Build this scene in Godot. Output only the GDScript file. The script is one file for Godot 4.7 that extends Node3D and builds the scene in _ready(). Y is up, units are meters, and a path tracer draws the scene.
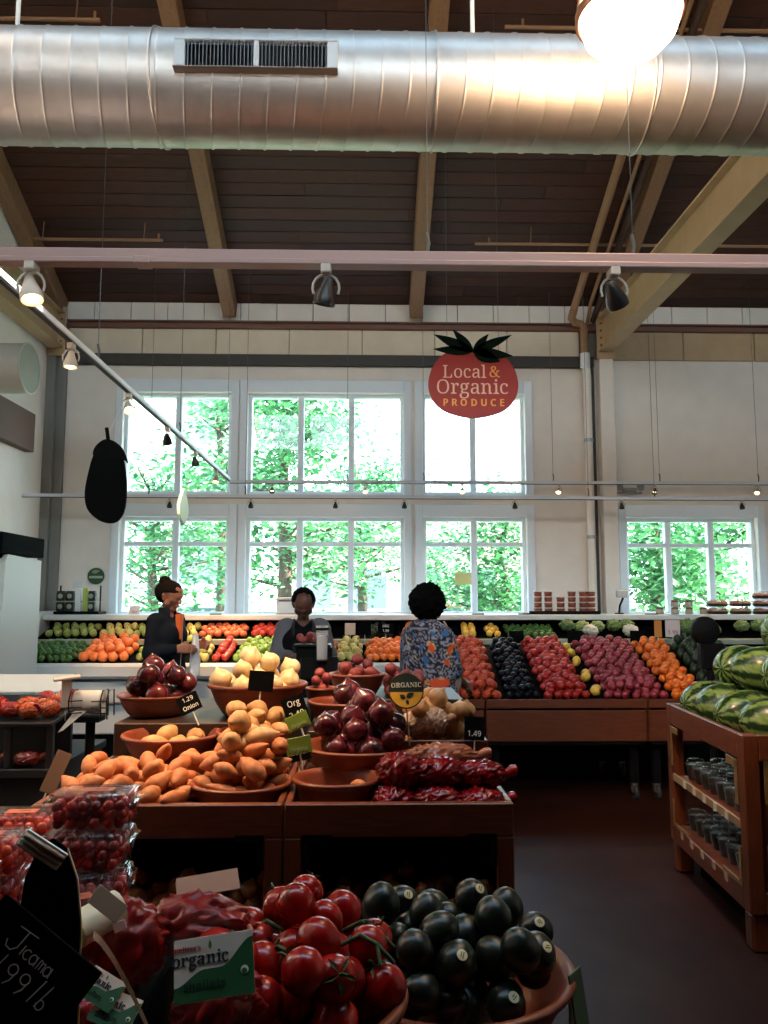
extends Node3D

# ---------------------------------------------------------------- mesh builder
class MB:
	var v := PackedVector3Array()
	var c := PackedColorArray()
	var uv := PackedVector2Array()
	var ix := PackedInt32Array()
	var xf := Transform3D()
	var col := Color(1, 1, 1)
	func vert(p: Vector3, u := Vector2.ZERO) -> int:
		v.append(xf * p)
		c.append(col)
		uv.append(u)
		return v.size() - 1
	func tri(a: int, b: int, d: int) -> void:
		ix.append(a)
		ix.append(d)
		ix.append(b)
	func quad(a: int, b: int, e: int, d: int) -> void:
		tri(a, b, e)
		tri(a, e, d)
	func poly(pts: Array) -> void:
		var s := v.size()
		for p in pts:
			vert(p)
		for i in range(1, pts.size() - 1):
			tri(s, s + i, s + i + 1)
	func card(a: Vector3, b: Vector3, e: Vector3, d: Vector3) -> void:
		var i := vert(a, Vector2(0, 1))
		var j := vert(b, Vector2(1, 1))
		var k := vert(e, Vector2(1, 0))
		var l := vert(d, Vector2(0, 0))
		quad(i, j, k, l)
	func box(ctr: Vector3, size: Vector3, bev := 0.0) -> void:
		var h := size / 2.0
		bev = minf(bev, minf(h.x, minf(h.y, h.z)) * 0.6)
		for ax in 3:
			for sg in [-1.0, 1.0]:
				var u := (ax + 1) % 3
				var w := (ax + 2) % 3
				var pts := []
				for q in [[-1, -1], [1, -1], [1, 1], [-1, 1]]:
					var p := Vector3.ZERO
					p[ax] = sg * h[ax]
					p[u] = q[0] * (h[u] - bev)
					p[w] = q[1] * (h[w] - bev)
					pts.append(ctr + p)
				if sg < 0:
					pts.reverse()
				poly(pts)
		if bev <= 0.0:
			return
		for ax in 3:
			var u := (ax + 1) % 3
			var w := (ax + 2) % 3
			for su in [-1.0, 1.0]:
				for sw in [-1.0, 1.0]:
					var pts := []
					for q in [[-1, 0], [1, 0], [1, 1], [-1, 1]]:
						var p := Vector3.ZERO
						p[ax] = q[0] * (h[ax] - bev)
						p[u] = su * (h[u] - (bev if q[1] == 1 else 0.0))
						p[w] = sw * (h[w] - (0.0 if q[1] == 1 else bev))
						pts.append(ctr + p)
					if su * sw > 0:
						pts.reverse()
					poly(pts)
		for sx in [-1.0, 1.0]:
			for sy in [-1.0, 1.0]:
				for sz in [-1.0, 1.0]:
					var a := ctr + Vector3(sx * h.x, sy * (h.y - bev), sz * (h.z - bev))
					var b := ctr + Vector3(sx * (h.x - bev), sy * h.y, sz * (h.z - bev))
					var d := ctr + Vector3(sx * (h.x - bev), sy * (h.y - bev), sz * h.z)
					if sx * sy * sz > 0:
						poly([a, b, d])
					else:
						poly([a, d, b])
	# box spanning two corners
	func span(a: Vector3, b: Vector3, bev := 0.0) -> void:
		box((a + b) / 2.0, (b - a).abs(), bev)
	# rows of points, each row same length; closed joins ends of each row
	func grid(rows: Array, closed := false, flip := false, hole = null) -> void:
		var s := v.size()
		var n: int = rows[0].size()
		for r in rows:
			for p in r:
				vert(p)
		for i in rows.size() - 1:
			for j in (n if closed else n - 1):
				var j2 := (j + 1) % n
				if hole != null and hole.call(rows[i][j], rows[i + 1][j2]):
					continue
				var a := s + i * n + j
				var b := s + i * n + j2
				var d := s + (i + 1) * n + j2
				var e := s + (i + 1) * n + j
				if flip:
					quad(a, e, d, b)
				else:
					quad(a, b, d, e)
	# profile of (radius, y) from bottom to top, turned round y
	func lathe(prof: Array, seg := 24, ctr := Vector3.ZERO) -> void:
		var rows := []
		for p in prof:
			var r := []
			for j in seg:
				var a := -TAU * j / seg
				r.append(ctr + Vector3(cos(a) * p.x, p.y, sin(a) * p.x))
			rows.append(r)
		grid(rows, true)
	func tube(path: Array, rad: float, seg := 8, caps := true, rad2 := -1.0) -> void:
		var rows := []
		var n := path.size()
		var up := Vector3(0.13, 0.98, 0.07)
		for i in n:
			var t: Vector3 = (path[mini(i + 1, n - 1)] - path[maxi(i - 1, 0)]).normalized()
			if absf(t.dot(up)) > 0.95:
				up = Vector3(0.95, 0.1, 0.2)
			var s := t.cross(up).normalized()
			var w := s.cross(t).normalized()
			up = w
			var rr := rad if rad2 < 0 else lerpf(rad, rad2, float(i) / maxf(n - 1, 1))
			var r := []
			for j in seg:
				var a := TAU * j / seg
				r.append(path[i] + (s * cos(a) + w * sin(a)) * rr)
			rows.append(r)
		grid(rows, true, true)
		if caps:
			var last: Array = rows[n - 1].duplicate()
			last.reverse()
			poly(last)
			poly(rows[0])
	# polygon in xy pushed out along z from z0 to z1
	func prism(pts: PackedVector2Array, z0: float, z1: float) -> void:
		if not Geometry2D.is_polygon_clockwise(pts):
			pass
		else:
			pts = pts.duplicate()
			pts.reverse()
		var t := Geometry2D.triangulate_polygon(pts)
		var n := pts.size()
		var s := v.size()
		for p in pts:
			vert(Vector3(p.x, p.y, z1))
		for p in pts:
			vert(Vector3(p.x, p.y, z0))
		for i in range(0, t.size(), 3):
			var a := t[i]
			var b := t[i + 1]
			var d := t[i + 2]
			if (pts[b] - pts[a]).cross(pts[d] - pts[a]) < 0:
				var e := b
				b = d
				d = e
			tri(s + a, s + b, s + d)
			tri(s + n + a, s + n + d, s + n + b)
		for i in n:
			var p := pts[i]
			var q := pts[(i + 1) % n]
			poly([Vector3(p.x, p.y, z0), Vector3(q.x, q.y, z0), Vector3(q.x, q.y, z1), Vector3(p.x, p.y, z1)])
	# closed surface: f(theta, t) gives a point, t runs from bottom (0) to top (1)
	func blob(seg: int, rings: int, f: Callable, cf: Callable) -> void:
		var s := v.size()
		var p0: Vector3 = f.call(0.0, 0.0)
		col = cf.call(0.0, 0.0)
		vert(p0)
		for i in range(1, rings):
			for j in seg:
				var th := -TAU * j / seg
				var t := float(i) / rings
				col = cf.call(th, t)
				vert(f.call(th, t))
		col = cf.call(0.0, 1.0)
		var top := vert(f.call(0.0, 1.0))
		for j in seg:
			var j2 := (j + 1) % seg
			tri(s, s + 1 + j2, s + 1 + j)
			for i in rings - 2:
				var a := s + 1 + i * seg
				quad(a + j, a + j2, a + seg + j2, a + seg + j)
			var l := s + 1 + (rings - 2) * seg
			tri(l + j, l + j2, top)
	func ellipsoid(ctr: Vector3, r: Vector3, seg := 14, rings := 9) -> void:
		var k := col
		blob(seg, rings, func(th, t): return ctr + Vector3(sin(PI * t) * cos(th) * r.x, -cos(PI * t) * r.y, sin(PI * t) * sin(th) * r.z), func(_a, _b): return k)
		col = k
	func mesh() -> ArrayMesh:
		var n := PackedVector3Array()
		n.resize(v.size())
		for i in range(0, ix.size(), 3):
			var a := ix[i]
			var b := ix[i + 1]
			var d := ix[i + 2]
			var m := (v[d] - v[a]).cross(v[b] - v[a])
			n[a] += m
			n[b] += m
			n[d] += m
		for i in n.size():
			n[i] = n[i].normalized() if n[i].length_squared() > 0.0 else Vector3.UP
		var arr := []
		arr.resize(Mesh.ARRAY_MAX)
		arr[Mesh.ARRAY_VERTEX] = v
		arr[Mesh.ARRAY_NORMAL] = n
		arr[Mesh.ARRAY_COLOR] = c
		arr[Mesh.ARRAY_TEX_UV] = uv
		arr[Mesh.ARRAY_INDEX] = ix
		var am := ArrayMesh.new()
		am.add_surface_from_arrays(Mesh.PRIMITIVE_TRIANGLES, arr)
		return am

# ---------------------------------------------------------------- naming and tagging
var taken := {}
func numbered(n: String) -> String:
	if not taken.has(n):
		taken[n] = 0
		return n
	taken[n] += 1
	return "%s_%03d" % [n, taken[n]]

func tag(o, label: String, category: String, group := "", kind := ""):
	if label != "":
		o.set_meta("label", label)
	if category != "":
		o.set_meta("category", category)
	if group != "":
		o.set_meta("group", group)
	if kind != "":
		o.set_meta("kind", kind)
	return o

func thing(called: String, label: String, category: String, at := Vector3.ZERO, turn := 0.0, group := ""):
	var o := Node3D.new()
	o.name = numbered(called)
	o.position = at
	o.rotation.y = turn
	add_child(o)
	return tag(o, label, category, group)

func part(called: String, m, mat_, parent, label := ""):
	var o := MeshInstance3D.new()
	o.name = called
	o.mesh = m.mesh() if m is MB else m
	o.material_override = mat_
	parent.add_child(o, true)
	if label != "":
		o.set_meta("label", label)
	return o

func solo(called: String, m, mat_, label: String, category: String, at := Vector3.ZERO, basis_ := Basis(), group := ""):
	var o := MeshInstance3D.new()
	o.name = numbered(called)
	o.mesh = m.mesh() if m is MB else m
	o.material_override = mat_
	o.transform = Transform3D(basis_, at)
	add_child(o)
	return tag(o, label, category, group)

func struct(called: String, m, mat_):
	var o := MeshInstance3D.new()
	o.name = called
	o.mesh = m.mesh() if m is MB else m
	o.material_override = mat_
	add_child(o, true)
	o.set_meta("kind", "structure")
	return o

func struct_node(called: String):
	var o := Node3D.new()
	o.name = called
	add_child(o, true)
	o.set_meta("kind", "structure")
	return o

func dup(o, at: Vector3, basis_ := Basis(), label := "", group := ""):
	var r = o.duplicate()
	var base: String = o.name
	var cut := base.rfind("_")
	if cut > 0 and base.substr(cut + 1).is_valid_int():
		base = base.substr(0, cut)
	r.name = numbered(base)
	add_child(r)
	r.transform = Transform3D(basis_, at)
	if label != "":
		r.set_meta("label", label)
	if group != "":
		r.set_meta("group", group)
	return r

# ---------------------------------------------------------------- materials
func L(r, g, b) -> Color:
	return Color8(int(r), int(g), int(b)).srgb_to_linear()

func P(x: float, y: float, d: float) -> Vector3:   # d: metres in front of the viewer's standing place
	return Vector3(x, y, -d)

func mat(r, g, b, rough := 0.6, metal := 0.0, coat := 0.0) -> StandardMaterial3D:
	var m := StandardMaterial3D.new()
	m.albedo_color = Color8(int(r), int(g), int(b))
	m.roughness = rough
	m.metallic = metal
	if coat > 0.0:
		m.clearcoat_enabled = true
		m.clearcoat = coat
		m.clearcoat_roughness = 0.12
	return m

# dull dark stuff: cloth, hair, chalkboard
func matte(r, g, b) -> StandardMaterial3D:
	var m := mat(r, g, b, 0.9)
	m.metallic_specular = 0.15
	return m

func vmat(rough := 0.5, coat := 0.0, sss := 0.0) -> StandardMaterial3D:
	var m := mat(255, 255, 255, rough, 0.0, coat)
	m.vertex_color_use_as_albedo = true
	if sss > 0.0:
		m.subsurf_scatter_enabled = true
		m.subsurf_scatter_strength = sss
	return m

func noise_tex(freq: float, ramp: Array, size := 512, sd := 1, stretch := Vector2.ONE, normal := false, oct := 4) -> NoiseTexture2D:
	var n := FastNoiseLite.new()
	n.seed = sd
	n.noise_type = FastNoiseLite.TYPE_SIMPLEX_SMOOTH
	n.frequency = freq
	n.fractal_octaves = oct
	var t := NoiseTexture2D.new()
	t.width = int(size * stretch.x)
	t.height = int(size * stretch.y)
	t.seamless = true
	t.noise = n
	if normal:
		t.as_normal_map = true
		t.bump_strength = 4.0
	elif ramp.size():
		var g := Gradient.new()
		g.offsets = PackedFloat32Array()
		g.colors = PackedColorArray()
		var offs := PackedFloat32Array()
		var cols := PackedColorArray()
		for i in ramp.size():
			offs.append(float(i) / (ramp.size() - 1))
			cols.append(ramp[i])
		g.offsets = offs
		g.colors = cols
		t.color_ramp = g
	return t

func tri_mat(tex, scale_: Vector3, rough := 0.6, metal := 0.0, world := true, coat := 0.0) -> StandardMaterial3D:
	var m := mat(255, 255, 255, rough, metal, coat)
	m.albedo_texture = tex
	m.uv1_triplanar = true
	m.uv1_world_triplanar = world
	m.uv1_scale = scale_
	return m

func glass(alpha := 0.06, r := 255, g := 255, b := 255, rough := 0.02) -> StandardMaterial3D:
	var m := mat(r, g, b, rough)
	m.transparency = BaseMaterial3D.TRANSPARENCY_ALPHA
	m.albedo_color.a = alpha
	return m

func glow(r, g, b, energy: float) -> StandardMaterial3D:
	var m := mat(r, g, b, 0.5)
	m.emission_enabled = true
	m.emission = Color8(int(r), int(g), int(b))
	m.emission_energy_multiplier = energy
	return m

func text(s: String, size: float, bold := true, serif := false, depth := 0.002) -> TextMesh:
	var f := SystemFont.new()
	f.font_names = PackedStringArray(["Droid Serif" if serif else "Droid Sans"])
	f.font_weight = 700 if bold else 400
	var t := TextMesh.new()
	t.text = s
	t.font = f
	t.font_size = 32
	t.pixel_size = size / 32.0
	t.depth = depth
	t.curve_step = 1.5
	return t

func lettering(s: String, size: float, m, parent, at: Vector3, turn := 0.0, bold := true, serif := false):
	var o = part("lettering", text(s, size, bold, serif), m, parent)
	o.position = at
	o.rotation.z = turn
	return o

# ---------------------------------------------------------------- smooth bodies: capsules joined by a smooth minimum, meshed as surface nets
func nets(bones: Array, cell: float, k: float, color: Color) -> MB:
	var lo := Vector3(1e9, 1e9, 1e9)
	var hi := -lo
	for b in bones:
		var r: float = maxf(b[2], b[3])
		var e := Vector3(r, r, r) + Vector3.ONE * cell * 3
		lo = lo.min(b[0] - e).min(b[1] - e)
		hi = hi.max(b[0] + e).max(b[1] + e)
	var nx := int((hi.x - lo.x) / cell) + 2
	var ny := int((hi.y - lo.y) / cell) + 2
	var nz := int((hi.z - lo.z) / cell) + 2
	var f := PackedFloat32Array()
	f.resize(nx * ny * nz)
	f.fill(1.0)
	for b in bones:
		var a: Vector3 = b[0]
		var ab: Vector3 = b[1] - a
		var sq: Vector3 = b[4] if b.size() > 4 else Vector3.ONE
		var l2 := maxf((ab * sq).length_squared(), 1e-9)
		var ra: float = b[2]
		var rb: float = b[3]
		var e := Vector3.ONE * (maxf(ra, rb) + k + cell * 2)
		var p0: Vector3 = ((a.min(b[1]) - e - lo) / cell).floor()
		var p1: Vector3 = ((a.max(b[1]) + e - lo) / cell).ceil()
		for z in range(maxi(int(p0.z), 0), mini(int(p1.z), nz - 1) + 1):
			for y in range(maxi(int(p0.y), 0), mini(int(p1.y), ny - 1) + 1):
				var row := (z * ny + y) * nx
				for x in range(maxi(int(p0.x), 0), mini(int(p1.x), nx - 1) + 1):
					var p := (lo + Vector3(x, y, z) * cell - a) * sq
					var t := clampf(p.dot(ab * sq) / l2, 0.0, 1.0)
					var d := (p - ab * sq * t).length() - lerpf(ra, rb, t)
					var o := f[row + x]
					var h := maxf(k - absf(o - d), 0.0) / k
					f[row + x] = minf(o, d) - h * h * k * 0.25
	var m := MB.new()
	m.col = color
	var at := PackedInt32Array()
	at.resize(nx * ny * nz)
	at.fill(-1)
	var off := [0, 1, nx, nx + 1, nx * ny, nx * ny + 1, nx * ny + nx, nx * ny + nx + 1]
	for z in nz - 1:
		for y in ny - 1:
			for x in nx - 1:
				var i := (z * ny + y) * nx + x
				var mask := 0
				for q in 8:
					if f[i + off[q]] < 0.0:
						mask |= 1 << q
				if mask == 0 or mask == 255:
					continue
				var sum := Vector3.ZERO
				var cnt := 0
				for q in 8:
					for ax in 3:
						if q & (1 << ax):
							continue
						var w: int = q | (1 << ax)
						var fa := f[i + off[q]]
						var fb := f[i + off[w]]
						if (fa < 0.0) == (fb < 0.0):
							continue
						var p := Vector3(q & 1, (q >> 1) & 1, q >> 2)
						p[ax] += fa / (fa - fb)
						sum += p
						cnt += 1
				at[i] = m.vert(lo + (Vector3(x, y, z) + sum / cnt) * cell)
	var st := [1, nx, nx * ny]
	for z in range(1, nz - 1):
		for y in range(1, ny - 1):
			for x in range(1, nx - 1):
				var i := (z * ny + y) * nx + x
				for ax in 3:
					var s0: bool = f[i] < 0.0
					var s1: bool = f[i + st[ax]] < 0.0
					if s0 == s1:
						continue
					var u: int = st[(ax + 1) % 3]
					var w: int = st[(ax + 2) % 3]
					var q0 := at[i]
					var q1 := at[i - u]
					var q2 := at[i - u - w]
					var q3 := at[i - w]
					if mini(mini(q0, q1), mini(q2, q3)) < 0:
						continue
					if s0:
						m.quad(q0, q1, q2, q3)
					else:
						m.quad(q0, q3, q2, q1)
	return m

# ---------------------------------------------------------------- piles
func heap(n: int, sampler: Callable, base: Callable, r: float, sd: int, lean := 0.25, cand := 14, ctr := Vector2.ZERO) -> Array:
	var rng := RandomNumberGenerator.new()
	rng.seed = sd
	var out := []
	for i in n:
		var best := Vector3.ZERO
		var cost := 1e9
		for q in cand:
			var p: Vector2 = sampler.call(rng)
			var y: float = base.call(p.x, p.y) + r
			for o in out:
				var d2 := (Vector2(o.x, o.z) - p).length_squared()
				var rr := 4.0 * r * r * 0.94
				if d2 < rr:
					y = maxf(y, o.y + sqrt(rr - d2))
			var k := y + lean * p.distance_to(ctr)
			if k < cost:
				cost = k
				best = Vector3(p.x, y, p.y)
		out.append(best)
	return out

func disc(cx: float, cz: float, r: float) -> Callable:
	return func(rng):
		var a: float = rng.randf() * TAU
		var q: float = sqrt(rng.randf()) * r
		return Vector2(cx + cos(a) * q, cz + sin(a) * q)

func rect(x0: float, x1: float, z0: float, z1: float) -> Callable:
	return func(rng): return Vector2(rng.randf_range(x0, x1), rng.randf_range(z0, z1))

func bowl_floor(cx: float, cz: float, r: float, y0: float, h: float) -> Callable:
	return func(x, z):
		var q := Vector2(x - cx, z - cz).length() / r
		return y0 + h * q * q * 0.9

var kinds := {}     # name -> {"meshes": [...], "mat": ..., "parts": [[name, mesh, mat], ...]}
func put(kind: String, pts: Array, label: String, category: String, group: String, sd: int, tilt := 0.4, vary := 0.08, size := 1.0):
	var rng := RandomNumberGenerator.new()
	rng.seed = sd
	var k: Dictionary = kinds[kind]
	for p in pts:
		var m = k.meshes[rng.randi() % k.meshes.size()]
		var b := Basis.from_euler(Vector3(rng.randf_range(-tilt, tilt), rng.randf() * TAU, rng.randf_range(-tilt, tilt)))
		b = b.scaled(Vector3.ONE * (size * rng.randf_range(1.0 - vary, 1.0 + vary)))
		var o = solo(k.get("called", kind), m, k.mat, label, category, p, b, group)
		for q in k.get("parts", []):
			part(q[0], q[1], q[2], o)

# fruit lying in offset rows on a sloping bed, from the front edge (z0, y0) up to the back (z1, y1)
func bed(x0: float, x1: float, z0: float, y0: float, z1: float, y1: float, r: float, sd: int, jit := 0.5, lift := 0.0) -> Array:
	var rng := RandomNumberGenerator.new()
	rng.seed = sd
	var out := []
	var len_ := Vector2(z1 - z0, y1 - y0).length()
	var rows := maxi(int((len_ - r * 0.4) / (r * 1.82)), 1)
	for i in rows:
		var t := (i + 0.5) / rows
		var n := maxi(int((x1 - x0 + 0.001) / (r * 2.04)) - (i % 2 if x1 - x0 > r * 5 else 0), 1)
		for j in n:
			var x := (x0 + x1) / 2.0 + (j - (n - 1) / 2.0) * r * 2.04
			var z := lerpf(z0, z1, t)
			var bump := (rng.randf() - 0.5) * jit * r
			out.append(Vector3(x + (rng.randf() - 0.5) * jit * r, lerpf(y0, y1, t) + r + lift + absf(bump), z + (rng.randf() - 0.5) * jit * r))
	return out

var white_paint: StandardMaterial3D
var frame_white: StandardMaterial3D
var tan_steel: StandardMaterial3D
var dark_wood: StandardMaterial3D
var black_plastic: StandardMaterial3D
var shelf_black: StandardMaterial3D
var wood: StandardMaterial3D
var wood_side: StandardMaterial3D
var steel: StandardMaterial3D
var terracotta: StandardMaterial3D
var chalk: StandardMaterial3D
var card_black: StandardMaterial3D
var pane_mat: StandardMaterial3D
var clear_plastic: StandardMaterial3D
var white_plastic: StandardMaterial3D
var wire_mat: StandardMaterial3D

func _ready():
	# ------------------------------------------------------------ camera, sky, sun, exposure
	var cam = Camera3D.new()
	cam.name = "camera"
	cam.position = Vector3(0, 1.5, 0)
	cam.rotation_degrees = Vector3(6.28, -1.36, 0)
	cam.fov = 65.24
	cam.near = 0.05
	cam.far = 400.0
	add_child(cam)
	cam.current = true
	var env = Environment.new()
	env.tonemap_mode = Environment.TONE_MAPPER_LINEAR
	env.tonemap_exposure = 1.25
	env.background_mode = Environment.BG_SKY
	env.sdfgi_enabled = true
	env.ssao_enabled = true
	env.ssil_enabled = true
	var sm = ProceduralSkyMaterial.new()
	sm.sky_top_color = Color8(158, 198, 226)
	sm.sky_horizon_color = Color8(220, 240, 246)
	sm.sky_curve = 0.25
	sm.ground_horizon_color = Color8(190, 195, 190)
	sm.ground_bottom_color = Color8(120, 120, 115)
	sm.sky_energy_multiplier = 1.0
	sm.ground_energy_multiplier = 1.0
	env.background_energy_multiplier = 10.0
	var sky = Sky.new()
	sky.sky_material = sm
	env.sky = sky
	var we = WorldEnvironment.new()
	we.environment = env
	add_child(we)
	var sun = DirectionalLight3D.new()
	sun.name = "sun"
	sun.rotation_degrees = Vector3(-42, 78, 0)
	sun.light_color = Color8(255, 246, 232)
	sun.light_energy = 11.0
	sun.light_angular_distance = 0.6
	sun.shadow_enabled = true
	sun.sky_mode = DirectionalLight3D.SKY_MODE_LIGHT_ONLY
	add_child(sun)

	materials()
	room()
	outdoors()
	overhead()
	produce_kinds()
	wall_cases()
	fruit_tables()
	watermelon_stand()
	island()
	front_table()
	left_side()
	people()

func materials():
	white_paint = tri_mat(noise_tex(0.02, [Color8(228, 217, 205), Color8(236, 226, 215)], 256, 3), Vector3.ONE * 0.5, 0.75)
	frame_white = mat(226, 232, 236, 0.45)
	tan_steel = tri_mat(noise_tex(0.02, [Color8(176, 146, 108), Color8(188, 158, 120)], 256, 5), Vector3.ONE * 0.6, 0.55)
	dark_wood = mat(70, 48, 36, 0.7)
	black_plastic = mat(13, 13, 15, 0.55)
	black_plastic.metallic_specular = 0.25
	shelf_black = matte(9, 9, 10)
	var wt = noise_tex(0.012, [Color8(82, 40, 22), Color8(112, 56, 31), Color8(96, 47, 26), Color8(122, 64, 36)], 512, 7, Vector2(1, 1), false, 5)
	wood = tri_mat(wt, Vector3(0.5, 5.0, 0.5), 0.42)
	wood_side = tri_mat(wt, Vector3(5.0, 0.5, 5.0), 0.42)
	steel = mat(170, 170, 170, 0.35, 1.0)
	var tt = noise_tex(0.03, [Color8(96, 42, 25), Color8(116, 54, 32), Color8(106, 47, 28)], 256, 9)
	terracotta = tri_mat(tt, Vector3.ONE * 3.0, 0.42)
	chalk = mat(235, 232, 225, 0.7)
	card_black = matte(11, 12, 13)
	pane_mat = glass(0.03)
	clear_plastic = glass(0.02, 240, 245, 250, 0.03)
	white_plastic = mat(228, 228, 226, 0.4)
	wire_mat = mat(90, 90, 92, 0.4, 0.7)

# ================================================================ the room
const WALL := 9.0           # metres from the viewer to the window wall
const EAVE := 4.92          # ceiling height at that wall
const PITCH := 0.456
func ceil_y(d: float) -> float:
	return EAVE + (WALL - d) * PITCH

func holed_wall(x0: float, x1: float, y0: float, y1: float, z0: float, z1: float, holes: Array) -> MB:
	var m = MB.new()
	var xs = [x0, x1]
	var ys = [y0, y1]
	for h in holes:
		xs.append(h[0]); xs.append(h[1]); ys.append(h[2]); ys.append(h[3])
	xs.sort(); ys.sort()
	for j in ys.size() - 1:
		if ys[j + 1] - ys[j] < 1e-5:
			continue
		var start = null
		for i in xs.size() - 1:
			var cx: float = (xs[i] + xs[i + 1]) / 2.0
			var cy: float = (ys[j] + ys[j + 1]) / 2.0
			var hole = false
			for h in holes:
				if cx > h[0] and cx < h[1] and cy > h[2] and cy < h[3]:
					hole = true
			if not hole and start == null:
				start = xs[i]
			if (hole or i == xs.size() - 2) and start != null:
				var e = xs[i] if hole else xs[i + 1]
				if e - start > 1e-5:
					m.span(Vector3(start, ys[j], z0), Vector3(e, ys[j + 1], z1))
				start = null
	return m

func window(n: int, x0: float, x1: float, y0: float, y1: float, cols: Array, transom: float):
	var w = struct_node("window_%d" % n)
	var zf = -WALL
	# casing boards round the opening, proud of the wall
	var top = 0.15
	for b in [[x0 - 0.09, x0, y0 - 0.03, y1 + top], [x1, x1 + 0.09, y0 - 0.03, y1 + top], [x0, x1, y1, y1 + top], [x0, x1, y0 - 0.05, y0]]:
		var m = MB.new()
		m.span(Vector3(b[0], b[2], zf), Vector3(b[1], b[3], zf + 0.03), 0.005)
		part("casing_board", m, frame_white, w)
	var f = 0.04
	var zc = zf - 0.10
	var m2 = MB.new()
	for b in [[x0, x0 + f, y0, y1], [x1 - f, x1, y0, y1], [x0 + f, x1 - f, y0, y0 + f], [x0 + f, x1 - f, y1 - f, y1]]:
		m2.span(Vector3(b[0], b[2], zc - 0.05), Vector3(b[1], b[3], zc + 0.05), 0.004)
	part("frame", m2, frame_white, w)
	var edges = [x0 + f]
	for c in cols:
		var m = MB.new()
		m.span(Vector3(c - 0.035, y0 + f, zc - 0.04), Vector3(c + 0.035, y1 - f, zc + 0.04), 0.006)
		part("mullion", m, frame_white, w)
		edges.append(c)
	edges.append(x1 - f)
	for i in edges.size() - 1:
		var a: float = edges[i] + (0.035 if i > 0 else 0.0)
		var b: float = edges[i + 1] - (0.035 if i < edges.size() - 2 else 0.0)
		var bands = [[y0 + f, y1 - f]]
		if transom > 0.0:
			bands = [[y0 + f, transom - 0.025], [transom + 0.025, y1 - f]]
			var m = MB.new()
			m.span(Vector3(a, transom - 0.025, zc - 0.03), Vector3(b, transom + 0.025, zc + 0.03), 0.005)
			part("transom_bar", m, frame_white, w)
		for k in bands:
			var m = MB.new()
			m.card(Vector3(a, k[0], zc), Vector3(b, k[0], zc), Vector3(b, k[1], zc), Vector3(a, k[1], zc))
			part("pane", m, pane_mat, w)

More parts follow.
